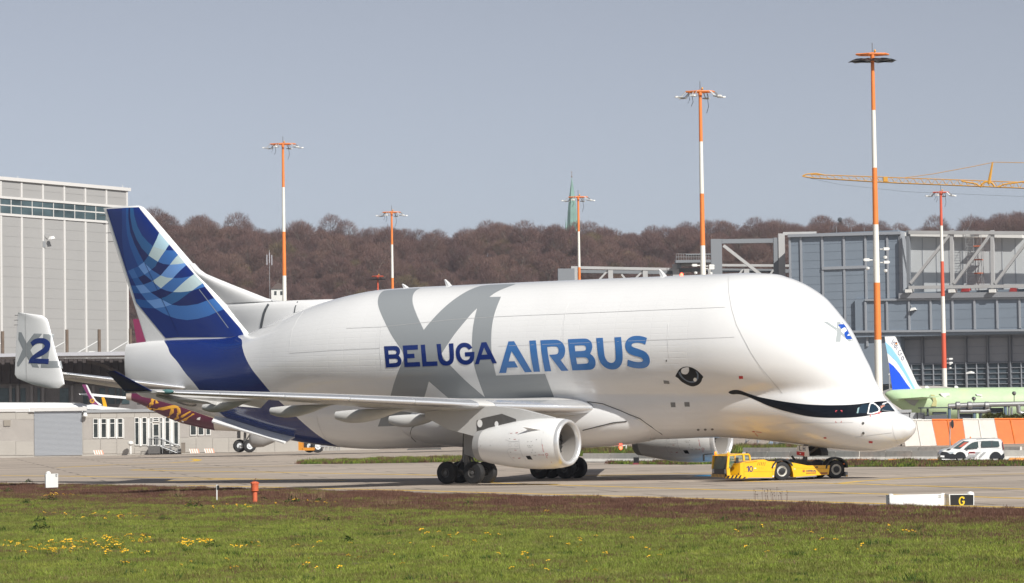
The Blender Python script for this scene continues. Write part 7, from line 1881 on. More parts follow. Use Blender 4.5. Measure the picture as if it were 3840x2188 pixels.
p = gpt(2905, 1677); b = MB(); b.hexa([tuple(p + np.array(q)) for q in ((-1, -.4, 0), (.6, -.4, 0), (.6, .4, 0), (-1, .4, 0), (-.3, -.4, .9), (.6, -.4, .9), (.6, .4, .9), (-.3, .4, .9))]); tag(b.build('sloped_box', mat('box_blue', (.25, .32, .42), .5)), 'pale blue sloped box beside the metal drums', 'box')

# ================================================================== VAN
V_ = tf(3140, 1550, 3.551); YV = 213.
vw = Wall(at(3500, 1720, YV)[:2], at(3800, 1720, YV)[:2]); vo = vw.uz(3525, 1735); van = thing('van', vw.w(vo[0] + 2.4, TILT * 36, -.9), 'white compact van with dark bumper and grey flank stripe, driving left before the striped fence', 'van')
M_VW = mat('van_white', (.74, .74, .73), .25, coat=.4); M_VG = mat('van_grey', (.40, .40, .41), .35); M_VB = mat('van_black', (.018, .02, .026), .4); M_VGL = mat('van_glass', (.05, .075, .075), .06, coat=.5)
def vpoly(nm, pts, n0, n1, m, root=None, bev=0):
    b = MB(); vw.poly(b, V_(*pts), n0, n1); return b.build(nm, m, root or van, world=True)
ZL = lambda px, py: vw.uz(*V_((px, py))[0])
# body: loft across the width with tumblehome above the belt line
outl = [(1376, 600), (1374, 545), (1392, 508), (1420, 488), (1535, 462), (1600, 415), (1665, 368), (1715, 346), (1790, 336), (1900, 331), (2050, 330), (2140, 335), (2185, 348), (2205, 380), (2216, 450), (2222, 520), (2224, 590), (2200, 622), (1390, 622)]
vb = []
for n_, sc_ in ((0, .0), (.0, 1.), (-.06, 1), (-.9, 1), (-1.76, 1), (-1.82, 1.0)):
    pass
b = MB(); R_ = []
for n_, ins in ((-.02, .18), (.0, .10), (-.10, .0), (-.9, -.02), (-1.72, .0), (-1.82, .10), (-1.80, .18)):
    ring_ = []
    for px, py in outl:
        u, z = ZL(px, py); uc, zc_ = ZL(1800, 500)
        nn = n_
        h = max(0, (465 - py) / 135); side = 1 if n_ > -.9 else -1
        if n_ not in (-.9,): nn = n_ - side * .16 * h
        ring_.append(vw.w(u + (uc - u) * ins * .12, z + (zc_ - z) * ins * .25, nn))
    R_.append(ring_)
b.loft(R_); b.build('body', M_VW, van, smooth=40, world=True)
def vside(nm, pts, m, off=.02, root=None):
    b = MB(); q = []
    for px, py in pts:
        u, z = ZL(px, py); h = max(0, (465 - py) / 135); q.append(vw.w(u, z, off - .16 * h))
    b.add(q, [tuple(range(len(q)))]); return b.build(nm, m, root or van, world=True)
vside('windscreen', [(1545, 463), (1680, 372), (1762, 378), (1640, 467)], M_VGL, .03); vside('windscreen_reflection', [(1612, 452), (1692, 390), (1745, 388), (1660, 450)], mat('reflection_red', (.42, .06, .03), .4), .04)  # red reflection painted onto the windscreen as a flat patch
vside('side_window', [(1692, 470), (1740, 430), (1800, 392), (1876, 376), (1880, 462), (1730, 474)], M_VGL, .025); vside('side_window', [(1922, 372), (2050, 370), (2052, 448), (1924, 452)], M_VGL, .025); vside('side_window', [(2066, 370), (2150, 374), (2162, 440), (2145, 448), (2066, 448)], M_VGL, .025)
vside('pillar_trim', [(2051, 371), (2066, 371), (2066, 448), (2052, 449)], M_VB, .03); vside('roof_rail', [(1850, 346), (2100, 328), (2102, 333), (1850, 352)], M_VB, .22)
vside('bumper', [(1372, 600), (1370, 540), (1392, 512), (1480, 520), (1560, 545), (1580, 575), (1570, 608)], M_VB, .03); vside('bumper', [(2165, 575), (2222, 530), (2226, 590), (2205, 615), (2165, 615)], M_VB, .03)
vside('headlight', [(1462, 522), (1560, 510), (1540, 535), (1500, 545)], mat('lamp_clear', (.5, .55, .6), .15, coat=.5), .04); vside('tail_light', [(2196, 385), (2206, 384), (2218, 470), (2212, 500), (2204, 450)], mat('tail_red', (.22, .02, .02), .3), .03)
vside('flank_stripe', [(1700, 600), (1790, 520), (1870, 518), (1905, 520), (1840, 585), (1700, 612)], M_VG, .022); vside('flank_stripe', [(1880, 585), (1945, 520), (1985, 520), (1920, 585)], M_VG, .022)
sg_ = vside('door_sign', [(1750, 515), (1832, 515), (1836, 558), (1754, 558)], M_RED, .03); vside('sign_line', [(1754, 538), (1834, 538), (1836, 557), (1755, 557)], M_WD, .034, sg_); vside('sign_bar', [(1760, 522), (1826, 522), (1826, 534), (1760, 534)], M_BLACK, .034, sg_); vside('sign_bar', [(1762, 545), (1828, 545), (1828, 551), (1762, 551)], M_VG, .038, sg_)
vside('door_gap', [(1904, 380), (1907, 380), (1907, 590), (1904, 590)], M_LINE, .026); vside('door_gap', [(2068, 462), (2190, 456), (2190, 459), (2068, 465)], M_LINE, .026); vside('number_plate', [(1372, 562), (1424, 566), (1424, 590), (1373, 586)], M_WD, .05); vside('mirror', [(1728, 458), (1756, 456), (1756, 476), (1730, 476)], M_VB, .1); vside('bonnet_patch', [(1450, 490), (1480, 476), (1520, 474), (1490, 492)], M_VB, .03)
def tyre_set(r, w, rim): return wheel_mesh(r, w, rim), rim_mesh(w, rim, mat('alloy', (.55, .56, .57), .3, metal=.7))
vt, vr = tyre_set(.34, .22, .22)
for px in (1636, 2108):
    for n_ in (-.1, -1.7):
        u, z = ZL(px, 592); p = vw.w(u, z - .02, n_); w = link('wheel', vt, None, loc=p); w.parent = van; w.matrix_parent_inverse = xf_of(van).inverted(); link('rim', vr, w)
    u, z = ZL(px, 590); b = MB(); b.add([vw.w(u + .42 * math.cos(a), z + .42 * math.sin(a), .035) for a in np.linspace(-.15, math.pi + .15, 16)], [tuple(range(16))]); b.build('wheel_arch', M_VB, van, world=True)
b = MB(); u, z = ZL(1787, 336); b.lathe([(0, .05), (.08, .05), (.13, .02)], vw.w(u, z, -.5), 2, 8); b.build('beacon', mat('beacon_orange', (.7, .2, .03), .3), van, world=True)

# ================================================================== PEOPLE (seated drivers)
def person(nm, at_, face, cloth, label, arm=True, scale=1.):
    """upper body of a seated figure grown as one skin: torso, neck, head, two arms reaching for the wheel"""
    V = [(0, 0, 0), (.02, 0, .28), (.03, 0, .50), (.05, 0, .60), (.08, 0, .74), (.0, .2, .48), (.0, -.2, .48), (.14, .25, .25), (.14, -.25, .25), (.40, .16, .28), (.40, -.16, .28), (.3, .1, -.02), (.3, -.1, -.02)]
    Ed = [(0, 1), (1, 2), (2, 3), (3, 4), (2, 5), (2, 6), (5, 7), (6, 8), (7, 9), (8, 10), (0, 11), (0, 12)]; Rd = [.16, .17, .13, .06, .115, .09, .09, .06, .06, .045, .045, .1, .1]
    me = bpy.data.meshes.new('person'); me.from_pydata([tuple(c * scale for c in v) for v in V], Ed, [])
    o = bpy.data.objects.new(nm, me); COL.objects.link(o); o.location = at_; o.rotation_euler = (0, 0, face)
    sk = o.modifiers.new('skin', 'SKIN'); 
    for i, d in enumerate(me.skin_vertices[0].data if me.skin_vertices else []): d.radius = (Rd[i] * scale,) * 2
    if not me.skin_vertices:
        bm = bmesh.new(); bm.from_mesh(me); ly = bm.verts.layers.skin.verify()
        for i, v in enumerate(bm.verts): v[ly].radius = (Rd[i] * scale,) * 2; v[ly].use_root = i == 0
        bm.to_mesh(me); bm.free()
    su = o.modifiers.new('smooth', 'SUBSURF'); su.levels = su.render_levels = 1
    me.materials.append(cloth); tag(o, label, 'person')
    # head: face skin with nose and brow, hair cap as a child
    b = MB(); R_ = []
    for k in range(9):
        t = -math.pi / 2 + math.pi * k / 8; zz = .12 * math.sin(t); rr = max(.004, .085 * math.cos(t) ** .8); R_.append([(.09 + rr * 1.12 * math.cos(a) + (.018 if k in (3, 4) and abs(a) < .3 else 0), rr * .85 * math.sin(a), .74 + zz) for a in np.linspace(0, 2 * math.pi, 14, endpoint=False)])
    b.loft(R_); b.v = [tuple(c * scale for c in v) for v in b.v]; b.build('head', M_SKIN, o, smooth=60)
    b = MB(); R_ = [[(.075 + r * 1.15 * math.cos(a), r * .95 * math.sin(a), .74 + z) for a in np.linspace(.9, 2 * math.pi - .9, 10)] for z, r in ((-.04, .088), (.03, .092), (.08, .08), (.125, .03))]; b.loft(R_, closed=False); b.v = [tuple(c * scale for c in v) for v in b.v]; b.build('hair', mat('hair_dark', (.03, .018, .012), .7), o, smooth=60)
    return o
M_HIVIS = mat('hivis_green', (.16, .62, .05), .7); M_DCL = mat('dark_jacket', (.03, .05, .04), .8)
u, z = ZL(1812, 470); person('person', vw.w(u, z - .42, -.55), math.pi, M_DCL, 'dark-jacketed driver at the open window of the white van')

# ================================================================== TOWBARLESS TUG
Tq = tf(2600, 1640, 3.994)
ga_, gb_ = at(2935, 1800, 171.6), at(3140, 1794, 172.6); tw_ = Wall(ga_[:2], gb_[:2]); tzg = lambda u: TILT * (tw_.o + tw_.u * u)[0]
T2 = lambda px, py: tw_.uz(*Tq((px, py))[0])
tug = thing('aircraft_tug', tw_.w(0, tzg(0), -1.6), 'yellow low aircraft tug numbered 10, holding the nose wheel of the cargo airplane', 'tug')
M_TY = mat('tug_yellow', (.86, .46, .008), .32, coat=.3, var=.04, vscale=2); M_TK = mat('tug_black', (.014, .014, .015), .5); M_TGL = mat('cab_glass', (.09, .14, .12), .05, coat=.6)
def tpoly(nm, pts, n0, n1, m, root=None):
    b = MB(); tw_.poly(b, Tq(*pts), n0, n1); return b.build(nm, m, root or tug, world=True)
def tflat(nm, pts, n_, m, root=None):
    b = MB(); q = [T2(*p) for p in pts]; b.add([tw_.w(u, z, n_) for u, z in q], [tuple(range(len(q)))]); return b.build(nm, m, root or tug, world=True)
# hood with the slanted grille, side boxes, deck
hood = tpoly('hood', [(700, 606), (700, 392), (757, 372), (950, 345), (1060, 335), (1130, 364), (1252, 366), (1236, 430), (1214, 520), (1208, 606)], -3.2, 0, M_TY)
b = MB(); q = [T2(*p) for p in ((700, 392), (700, 606))]; f0 = [T2(*p) for p in ((612, 398), (556, 590))]
b.hexa([tw_.w(f0[1][0], q[1][1], -.75), tw_.w(q[1][0] - .004, q[1][1], -.0), tw_.w(q[1][0] - .004, q[1][1], -2.9), tw_.w(f0[1][0], f0[1][1], -2.6), tw_.w(f0[0][0], f0[0][1], -.75), tw_.w(q[0][0] - .004, q[0][1], -.0), tw_.w(q[0][0] - .004, q[0][1], -2.9), tw_.w(f0[0][0], f0[0][1], -2.6)]); gr = b.build('grille_housing', M_TY, tug, world=True)
A4 = [np.array(tw_.w(f0[0][0], f0[0][1], -.75)), np.array(tw_.w(q[0][0], q[0][1], 0)), np.array(tw_.w(q[1][0], q[1][1], 0)), np.array(tw_.w(f0[1][0], q[1][1], -.75))]
nrm = np.cross(A4[1] - A4[0], A4[3] - A4[0]); nrm /= np.linalg.norm(nrm); nrm *= 1 if nrm[1] < 0 else -1
def gq(s, t): return (A4[0] * (1 - s) + A4[1] * s) * (1 - t) + (A4[3] * (1 - s) + A4[2] * s) * t
for k in range(6):
    s0 = .22 + k * .125; b = MB(); q4 = [gq(s0, .06), gq(s0 + .055, .06), gq(s0 + .055, .88), gq(s0, .88)]; b.hexa([tuple(p + nrm * .005) for p in q4] + [tuple(p + nrm * .012) for p in q4]); b.build('grille_slot', M_TK, gr, world=True)
tpoly('side_box', [(1440, 376), (1540, 392), (1716, 426), (2046, 421), (2026, 560), (1842, 572), (1500, 600), (1496, 540), (1468, 440)], -.55, .0, M_TY)
tpoly('side_box', [(1540, 392), (1716, 426), (2046, 421), (2026, 560), (1842, 572), (1500, 600)], -3.2, -2.65, M_TY)
for q in ([(800, 608), (1180, 604), (1180, 616), (800, 620)], [(1535, 596), (1840, 574), (1850, 590), (1535, 610)]): tpoly('skirt', q, -.3, .03, M_VENT)
tpoly('chassis', [(700, 600), (1210, 600), (1500, 590), (2040, 575), (2040, 500), (1250, 500), (700, 560)], -2.9, -.6, M_TK)
for q in ((958, 425, 968, 375), (985, 425, 995, 372), (1010, 426, 1020, 372), (1036, 428, 1046, 373), (1062, 430, 1072, 375)): tflat('vent_slot', [(q[0], q[1]), (q[0] + 7, q[1]), (q[2] + 9, q[3]), (q[2] + 2, q[3])], .006, M_TK)
for q in ((985, 475, 992, 448), (1012, 476, 1019, 448), (1038, 478, 1045, 450)): tflat('vent_slot', [(q[0], q[1]), (q[0] + 4, q[1]), (q[2] + 4, q[3]), (q[2], q[3])], .006, mat('slot_yellow', (.5, .22, .01), .5))
tflat('panel_line', [(757, 512), (1205, 516), (1205, 519), (757, 515)], .006, mat('tug_seam', (.35, .16, .01), .6)); tflat('panel_line', [(757, 375), (760, 375), (760, 600), (757, 600)], .006, mat('tug_seam', (.35, .16, .01), .6)); tflat('panel_line', [(1186, 380), (1189, 380), (1189, 604), (1186, 604)], .006, mat('tug_seam', (.35, .16, .01), .6)); tflat('panel_line', [(1540, 462), (2036, 470), (2036, 473), (1540, 465)], .006, mat('tug_seam', (.35, .16, .01), .6)); tflat('hand_rail', [(780, 366), (955, 345), (955, 358), (780, 380)], .05, M_TY)
for q in ([(910, 460), (942, 460), (942, 472), (910, 472)], [(1190, 412), (1215, 412), (1213, 445), (1190, 445)], [(1505, 472), (1530, 474), (1530, 482), (1505, 481)], [(1186, 578), (1208, 578), (1206, 598), (1186, 598)]): tflat('sticker', q, .012, M_WD)
tflat('plate_hole', [(1828, 440), (1868, 440), (1866, 458), (1826, 458)], .012, M_TK)
# number, word and roundel on the flank
tflat('digit', [(795, 452), (822, 432), (832, 432), (832, 520), (818, 520), (818, 452), (797, 466)], .012, M_NAVY)
b = MB(); ou = chaikin([(868, 430), (842, 440), (834, 478), (842, 512), (866, 522), (886, 512), (894, 476), (886, 440)], 2, 80); inn = chaikin([(866, 446), (854, 454), (848, 478), (854, 500), (866, 506), (876, 500), (881, 476), (876, 452)], 2, 80)
V2, T_2 = cdt([ou, inn], 30, 30); b.add([tw_.w(*T2(*p), .012) for p in V2], T_2); b.build('digit', M_NAVY, tug, world=True)
for lp in wordA:
    mp_ = []
    for l_ in lp: mp_.append([(1687 + ((x - 1850) * 4.057 - 90) / 2295 * 148, 518 - (690 - ((y - 1230) * 4.057 + ((x - 1850) * 4.057 - 90) * .035)) / 570 * 30) for x, y in l_])
    V2, T_2 = cdt(mp_, 40, 40); b = MB(); b.add([tw_.w(*T2(*p), .012) for p in V2], T_2); b.build('letter', M_NAVY, tug, world=True)
tflat('roundel', [(1653 + 20 * math.cos(a), 507 + 20 * math.sin(a)) for a in np.linspace(0, 6.283, 18)[:-1]], .010, mat('roundel_orange', (.55, .16, .01), .4)); tflat('roundel_mark', [(1640, 505), (1655, 514), (1670, 498), (1668, 508), (1655, 520), (1642, 514)], .016, M_NAVY)
tflat('text_bar', [(1690, 532), (1836, 526), (1836, 545), (1690, 550)], .010, mat('bar_brown', (.28, .07, .03), .5))
for k in range(9): tflat('text_mark', [(1696 + k * 15, 536 - k * .6), (1706 + k * 15, 535.6 - k * .6), (1706 + k * 15, 543 - k * .6), (1696 + k * 15, 543.5 - k * .6)], .014, M_TY)
tflat('text_bar', [(1902, 530), (2008, 528), (2008, 550), (1902, 552)], .010, mat('bar_brown', (.28, .07, .03), .5))
# cab
u0, zr = T2(516, 290); u1, _ = T2(862, 345); zroof = T2(700, 252)[1]; zsill = T2(560, 480)[1]; zfl = T2(516, 560)[1]
NC = -2.55
def cbox(nm, a, c, n0, n1, m, root=None):
    b = MB(); tw_.box(b, a[0], a[1], c[0], c[1], n0, n1); return b.build(nm, m, root or tug, world=True)
cab = tpoly('cab_roof', [(512, 285), (540, 268), (760, 246), (830, 246), (850, 262), (848, 274), (760, 262), (540, 284)], NC, .0, M_TY)
for q in ([(515, 282), (545, 276), (530, 480), (498, 485)], [(738, 262), (762, 262), (774, 350), (750, 355)], [(828, 258), (850, 262), (868, 342), (846, 346)]):
    for n_ in (0, NC + .12): tpoly('cab_pillar', q, n_ - .12, n_, M_TY, cab)
tpoly('cab_side', [(545, 480), (600, 404), (745, 366), (745, 600), (545, 590)], -2.4, -1.0, M_TK, cab); tpoly('cab_sill', [(500, 470), (548, 470), (556, 575), (508, 575)], -.12, .0, M_TY, cab)
tflat('side_glass', [(545, 290), (738, 270), (748, 356), (610, 392), (560, 470), (533, 476)], -.05, mat('cab_glass_clear', (.16, .26, .20), .06, coat=.4, alpha=.4), cab); tflat('side_glass', [(762, 270), (828, 266), (846, 344), (774, 350)], -.05, mat('cab_glass_clear', (.16, .26, .20), .06, coat=.4, alpha=.4), cab)
# cab front face looks to the left
uf = T2(508, 400)[0]
b = MB(); b.add([tw_.w(uf + .03, zsill, -.12), tw_.w(uf + .03, zsill, NC + .12), tw_.w(uf + .16, zroof - .12, NC + .12), tw_.w(uf + .16, zroof - .12, -.12)], [(0, 1, 2, 3)]); b.build('windscreen', M_TGL, cab, world=True)
cbox('front_panel', (uf, zfl - .02), (uf + .12, zsill), NC, -.02, M_TK, cab)
for n_ in (-.28, NC + .28): 
    b = MB(); tw_.box(b, uf - .03, zfl + .05, uf, zfl + .3, n_ - .14, n_ + .14); b.build('headlight', M_GALV, cab, world=True)
b = MB(); b.tube([tw_.w(uf + .02, zsill, NC + .02), tw_.w(uf + .14, zroof - .1, NC + .02)], .06, 5); b.build('grab_bar', M_TY, cab, world=True)
b = MB(); b.tube([tw_.w(uf + .01, zsill + .02, -.6), tw_.w(uf + .1, zsill + .55, -.35)], .018, 4); b.build('wiper', M_TK, cab, world=True)
b = MB(); tw_.box(b, *T2(630, 390), *T2(668, 306), .02, .10); b.build('mirror', M_TK, cab, world=True)
b = MB(); m0 = T2(320, 395); tw_.box(b, uf - .5, m0[1] + .1, uf - .42, m0[1] + .5, NC - .2, NC - .08); b.tube([tw_.w(uf - .44, m0[1] + .5, NC - .2), tw_.w(uf + .1, zroof, NC)], .03, 4); b.build('mirror', M_TK, cab, world=True)
M_AMB = mat('amber_lit', (1.0, .27, .02), .4, emit=.8)
for n_ in (-.25, NC + .15):
    b = MB(); c = tw_.w(uf + .18, zroof + .0, n_); b.lathe([(-.04, .07), (.0, .08), (.09, .07), (.13, .04), (.135, 0)], c, 2, 10); b.build('beacon', M_AMB, cab, smooth=40, world=True)
b = MB(); b.lathe([(-.02, .03), (.06, .03), (.07, 0)], tw_.w(T2(820, 244)[0], T2(820, 244)[1], -.2), 2, 6); b.build('lamp', M_TK, cab, world=True)
person('person', tw_.w(T2(585, 400)[0] + .15, zsill - .12, -.95), math.pi + math.atan2(tw_.u[1], tw_.u[0]), M_HIVIS, 'tug driver in a bright green high-visibility jacket')
# striped bumper
ub0 = T2(508, 560)[0] - .05
bz = (T2(508, 608)[1], T2(508, 560)[1]); b = MB()
def stripe_bar(p0, p1, z0, z1, k_):
    p0, p1 = np.array(p0), np.array(p1); L = np.linalg.norm(p1 - p0); nn = max(2, int(L / .11))
    for k in range(nn):
        a, c = p0 + (p1 - p0) * k / nn, p0 + (p1 - p0) * (k + 1) / nn; sh = (p1 - p0) / L * .1
        t_ = np.array([-(p1 - p0)[1], (p1 - p0)[0], 0]) / L * .12
        b.hexa([tuple(a + [0, 0, z0]), tuple(c + [0, 0, z0]), tuple(c + t_ + [0, 0, z0]), tuple(a + t_ + [0, 0, z0]), tuple(a + sh + [0, 0, z1]), tuple(c + sh + [0, 0, z1]), tuple(c + sh + t_ + [0, 0, z1]), tuple(a + sh + t_ + [0, 0, z1])], k % 2)
W0 = lambda u, n_: np.array([*tw_.w(u, 0, n_)[:2], 0.])
stripe_bar(W0(ub0, NC - .05), W0(ub0, -.30), bz[0], bz[1], 0); stripe_bar(W0(ub0, -.29), W0(T2(700, 600)[0], .03), bz[0] - .04, bz[1] - .06, 0); stripe_bar(W0(T2(700, 600)[0], .034), W0(T2(805, 610)[0], .034), bz[0] - .06, bz[1] - .16, 0)
b.build('bumper', [M_TY, M_TK], tug, world=True)
# wheels, fenders, grabber
tt, trm = wheel_mesh(.56, .46, .32), rim_mesh(.46, .32, mat('tug_rim', (.60, .58, .52), .45))
hubm = MB(); hubm.lathe([(-.24, .2), (-.25, .15), (-.25, 0)], (0, 0, 0), 1, 14); hub_me = hubm.mesh('hub', M_TK, 40)
ang = math.atan2(tw_.u[1], tw_.u[0])
for px in (1338, 2152):
    u = T2(px, 520)[0]
    for n_ in (-.30, -2.9):
        p = tw_.w(u, tzg(u) + .55, n_); w = link('wheel', tt, None, loc=p, rot=(0, 0, ang)); w.parent = tug; w.matrix_parent_inverse = xf_of(tug).inverted(); link('rim', trm, w); link('hub', hub_me, w)
    b = MB(); R_ = []; arc = np.linspace(.15, 2.6, 12) if px < 2000 else np.linspace(.0, 2.9, 14)
    for a in arc:
        R_.append([tw_.w(u - r * math.cos(a + .1), tzg(u) + .55 + r * math.sin(a + .1), n_) for r, n_ in ((.64, .02), (.74, .02), (.74, -.6), (.64, -.6))])
    b.loft(R_); b.build('fender', M_TK, tug, smooth=40, world=True)
tpoly('rear_block', [(2010, 430), (2100, 375), (2268, 382), (2284, 420), (2270, 520), (2040, 520)], -2.9, -.62, M_TK)
tpoly('rear_bumper', [(2284, 520), (2314, 518), (2314, 592), (2282, 590)], -2.9, .0, M_GRY); tflat('marker_lamp', [(2240, 390), (2264, 392), (2264, 410), (2240, 408)], .03, mat('marker_amber', (.7, .16, .02), .4)); tflat('marker_stripe', [(2286, 572), (2312, 570), (2312, 590), (2284, 590)], .012, M_TY)
tpoly('grabber', [(1556, 400), (1600, 350), (1690, 335), (1760, 350), (1800, 390), (1860, 365), (1990, 375), (2000, 425), (1700, 425)], -2.4, -.7, M_TK); tpoly('deck_gear', [(955, 345), (1000, 330), (1130, 340), (1210, 338), (1215, 362), (1130, 366)], -2.4, -.9, mat('deck_dark', (.05, .03, .03), .6))
b = MB(); q = T2(1588, 285); q2 = T2(1635, 355); b.tube([tw_.w(*q, -1.2), tw_.w(*q2, -1.1)], .07, 6); b.build('strap_arm', M_TK, tug, world=True)

# ================================================================== FIELD SIGNS AND MARKERS
M_SW = mat('sign_white', (.78, .78, .76), .5, var=.05, vscale=3, stretch=(1, 1, .2)); M_SK = mat('sign_black', (.015, .016, .018), .4); M_SY = mat('sign_yellow', (.80, .56, .02), .5)
S3 = tf(3140, 1550, 3.551)
def sign_box(nm, pts, Y, depth, m, label, cat, yawx=0.):
    q = [at(p[0], p[1], Y) for p in pts]; x0, x1 = q[0][0], q[1][0]
    zg_ = gz((x0 + x1) / 2); r = thing(nm, ((x0 + x1) / 2, Y, zg_), label, cat); b = MB()
    vs_ = [(p[0], Y + (p[0] - x0) * yawx, p[2]) for p in q]; b.hexa([vs_[3], vs_[2], (vs_[2][0] - .12, vs_[2][1] + depth, vs_[2][2]), (vs_[3][0] - .12, vs_[3][1] + depth, vs_[3][2]), vs_[0], vs_[1], (vs_[1][0] - .12, vs_[1][1] + depth, vs_[1][2]), (vs_[0][0] - .12, vs_[0][1] + depth, vs_[0][2])], 0)
    b.build('panel', m, r, world=True)
    b = MB()
    for f in (.12, .5, .88): x = x0 + (x1 - x0) * f; b.tube([(x, Y + depth / 2, zg_ - .05), (x, Y + depth / 2, q[3][2] + .02)], .03, 6)
    b.build('leg', M_GALV, r, world=True)
    return r
YS = 122.
s22 = sign_box('sign_box', S3((694, 1090), (1424, 1076), (1424, 1272), (700, 1276)), YS, .22, M_SW, 'long blank white sign box marked 22 in its corner', 'sign')
def sdecal(nm, loops, Y, m, root, off):
    V2, T_2 = cdt(loops, 500, 500); b = MB(); b.add([tuple(np.array(at(p[0], p[1], Y - off)) * [1, 0, 1] + [0, Y - off, 0]) for p in V2], T_2); return b.build(nm, m, root, world=True)
two = [(0, .72), (.12, .95), (.4, 1.0), (.75, .95), (.95, .75), (.9, .5), (.6, .3), (.4, .16), (1, .16), (1, 0), (0, 0), (.05, .16), (.5, .42), (.68, .6), (.66, .78), (.45, .86), (.28, .82), (.2, .68)]
for x0 in (1348, 1364): sdecal('digit', [[S3((x0 + x * 12, 1128 - y * 36))[0] for x, y in two]], YS, mat('sign_ink', (.04, .045, .05), .6), s22, .012)
b = MB()
for k, (x, y) in enumerate(((716, 1084), (1406, 1074))): p = at(*S3((x, y))[0], YS); b.lathe([(0, .1), (.03, .1), (.05, .03)], (p[0], YS + .1, p[2] - .02), 2, 10)
b.build('cap_bolt', M_SW, s22, world=True)
b = MB()
for y in (1100, 1140, 1180, 1220): p = at(*S3((690, y))[0], YS); b.box((p[0] - .02, YS + .02, p[2] - .03), (p[0] + .03, YS + .12, p[2] + .03))
b.build('hinge', M_DMETAL, s22, world=True)
sg = sign_box('taxiway_sign', S3((1486, 1080), (1822, 1076), (1822, 1256), (1498, 1260)), YS, .25, M_SW, 'black taxiway sign with a yellow letter G in a white frame', 'sign')
sdecal('face', [S3((1502, 1088), (1812, 1086), (1812, 1252), (1506, 1254))], YS, M_SK, sg, .006)
Gp = [(1, .78), (.9, .92), (.68, 1), (.4, .98), (.15, .85), (0, .55), (.05, .25), (.2, .08), (.45, 0), (.72, .03), (.95, .2), (1, .52), (.55, .52), (.55, .38), (.74, .37), (.68, .2), (.5, .14), (.32, .2), (.25, .4), (.25, .6), (.35, .8), (.5, .86), (.65, .82), (.74, .7)]
sdecal('letter', [[S3((1616 + x * 82, 1230 - y * 120))[0] for x, y in Gp]], YS, M_SY, sg, .012)
p = at(*S3((1776, 1066))[0], YS); b = MB(); b.lathe([(-.05, .16), (0, .16), (.06, .12), (.09, .03), (.09, 0)], (p[0], YS + .1, p[2] - .02), 2, 14); b.build('cap_lamp', M_SW, sg, smooth=40, world=True)
YWB = 190.; wb = sign_box('sign_box', [(171, 1778), (218, 1777), (218, 1828), (172, 1830)], YWB, .4, M_SW, 'square white sign box at the taxiway edge, far left', 'sign')
sdecal('number', [[(208.5, 1779), (214, 1779), (214, 1788), (208.5, 1788)], [(209.8, 1781), (212.8, 1781), (212.8, 1786), (209.8, 1786)]], YWB, mat('sign_ink', (.04, .045, .05), .6), wb, .012)
p = at(179, 1774, YWB); b = MB(); b.lathe([(-.06, .16), (0, .16), (.08, .1), (.1, 0)], (p[0], YWB + .2, p[2]), 2, 10); b.build('cap_lamp', M_SW, wb, world=True)
# white stake with a dark box
p = gpt(813, 1886); t = at(813, 1818, p[1]); r = thing('marker_post', p, 'thin white post with a small black box at its top', 'post'); b = MB(); b.tube([p, (t[0], p[1], t[2])], .035, 8); b.build('post', M_FLOODW, r, world=True); b = MB(); b.box((t[0] + .02, p[1] - .06, t[2] - .25), (t[0] + .12, p[1] + .06, t[2] - .05)); b.build('box', M_FLOODK, r, world=True)
# orange pillar hydrant with a small bird on top
M_HY = mat('hydrant_orange', (.60, .13, .055), .55, var=.12, vscale=4)
p = gpt(956, 1892); Yh = p[1]; sH = FP / Yh; r = thing('hydrant', p, 'orange pillar hydrant with a ribbed fat head, in the meadow', 'hydrant')
zf = lambda py: at(956, py, Yh)[2] - p[2]
b = MB(); b.lathe([(0, 9.5 / sH), (zf(1846), 9 / sH), (zf(1843), 13 / sH)], p, 2, 20); b.lathe([(0, 11.5 / sH), (.05, 11.5 / sH), (.06, 9.5 / sH)], p, 2, 20); b.build('stem', M_HY, r, smooth=40, world=True)
b = MB(); pr_l = [(zf(1843), 13 / sH)]
for y in (1842, 1836, 1830, 1824, 1820): pr_l += [(zf(y), 14.2 / sH), (zf(y - 2.4), 14.4 / sH), (zf(y - 2.9), 13.4 / sH), (zf(y - 3.9), 13.4 / sH)]
pr_l += [(zf(1815), 15.2 / sH), (zf(1811), 15.2 / sH), (zf(1808), 11 / sH), (zf(1806.5), 6 / sH), (zf(1806.4), 0)]
b.lathe(pr_l, p, 2, 24); b.build('head', M_HY, r, smooth=30, world=True)
for k in range(6): a = k * 1.05; b = MB(); b.box((p[0] + 14.6 / sH * math.cos(a) - .02, p[1] + 14.6 / sH * math.sin(a) - .02, p[2] + zf(1816)), (p[0] + 14.6 / sH * math.cos(a) + .02, p[1] + 14.6 / sH * math.sin(a) + .02, p[2] + zf(1810))); b.build('lug', M_HY, r, world=True)
b = MB(); z0 = p[2] + zf(1806.4); R_ = []
for k, (x, z, rr) in enumerate(((-.11, .02, .006), (-.06, .05, .018), (-.01, .075, .034), (.03, .105, .034), (.05, .135, .022), (.062, .155, .024), (.08, .158, .014), (.1, .155, .003))): R_.append([(p[0] + x, p[1] + rr * math.cos(a), z0 + z + rr * math.sin(a)) for a in np.linspace(0, 6.283, 9)[:-1]])
b.loft(R_); b.tube([(p[0] + .0, p[1] - .01, z0), (p[0] + .01, p[1] - .01, z0 + .06)], .004, 4); b.tube([(p[0] + .015, p[1] + .012, z0), (p[0] + .02, p[1] + .012, z0 + .06)], .004, 4); tag(b.build('bird', mat('feather_brown', (.16, .08, .045), .8), smooth=50), 'tiny brown bird perched on the orange hydrant', 'bird')

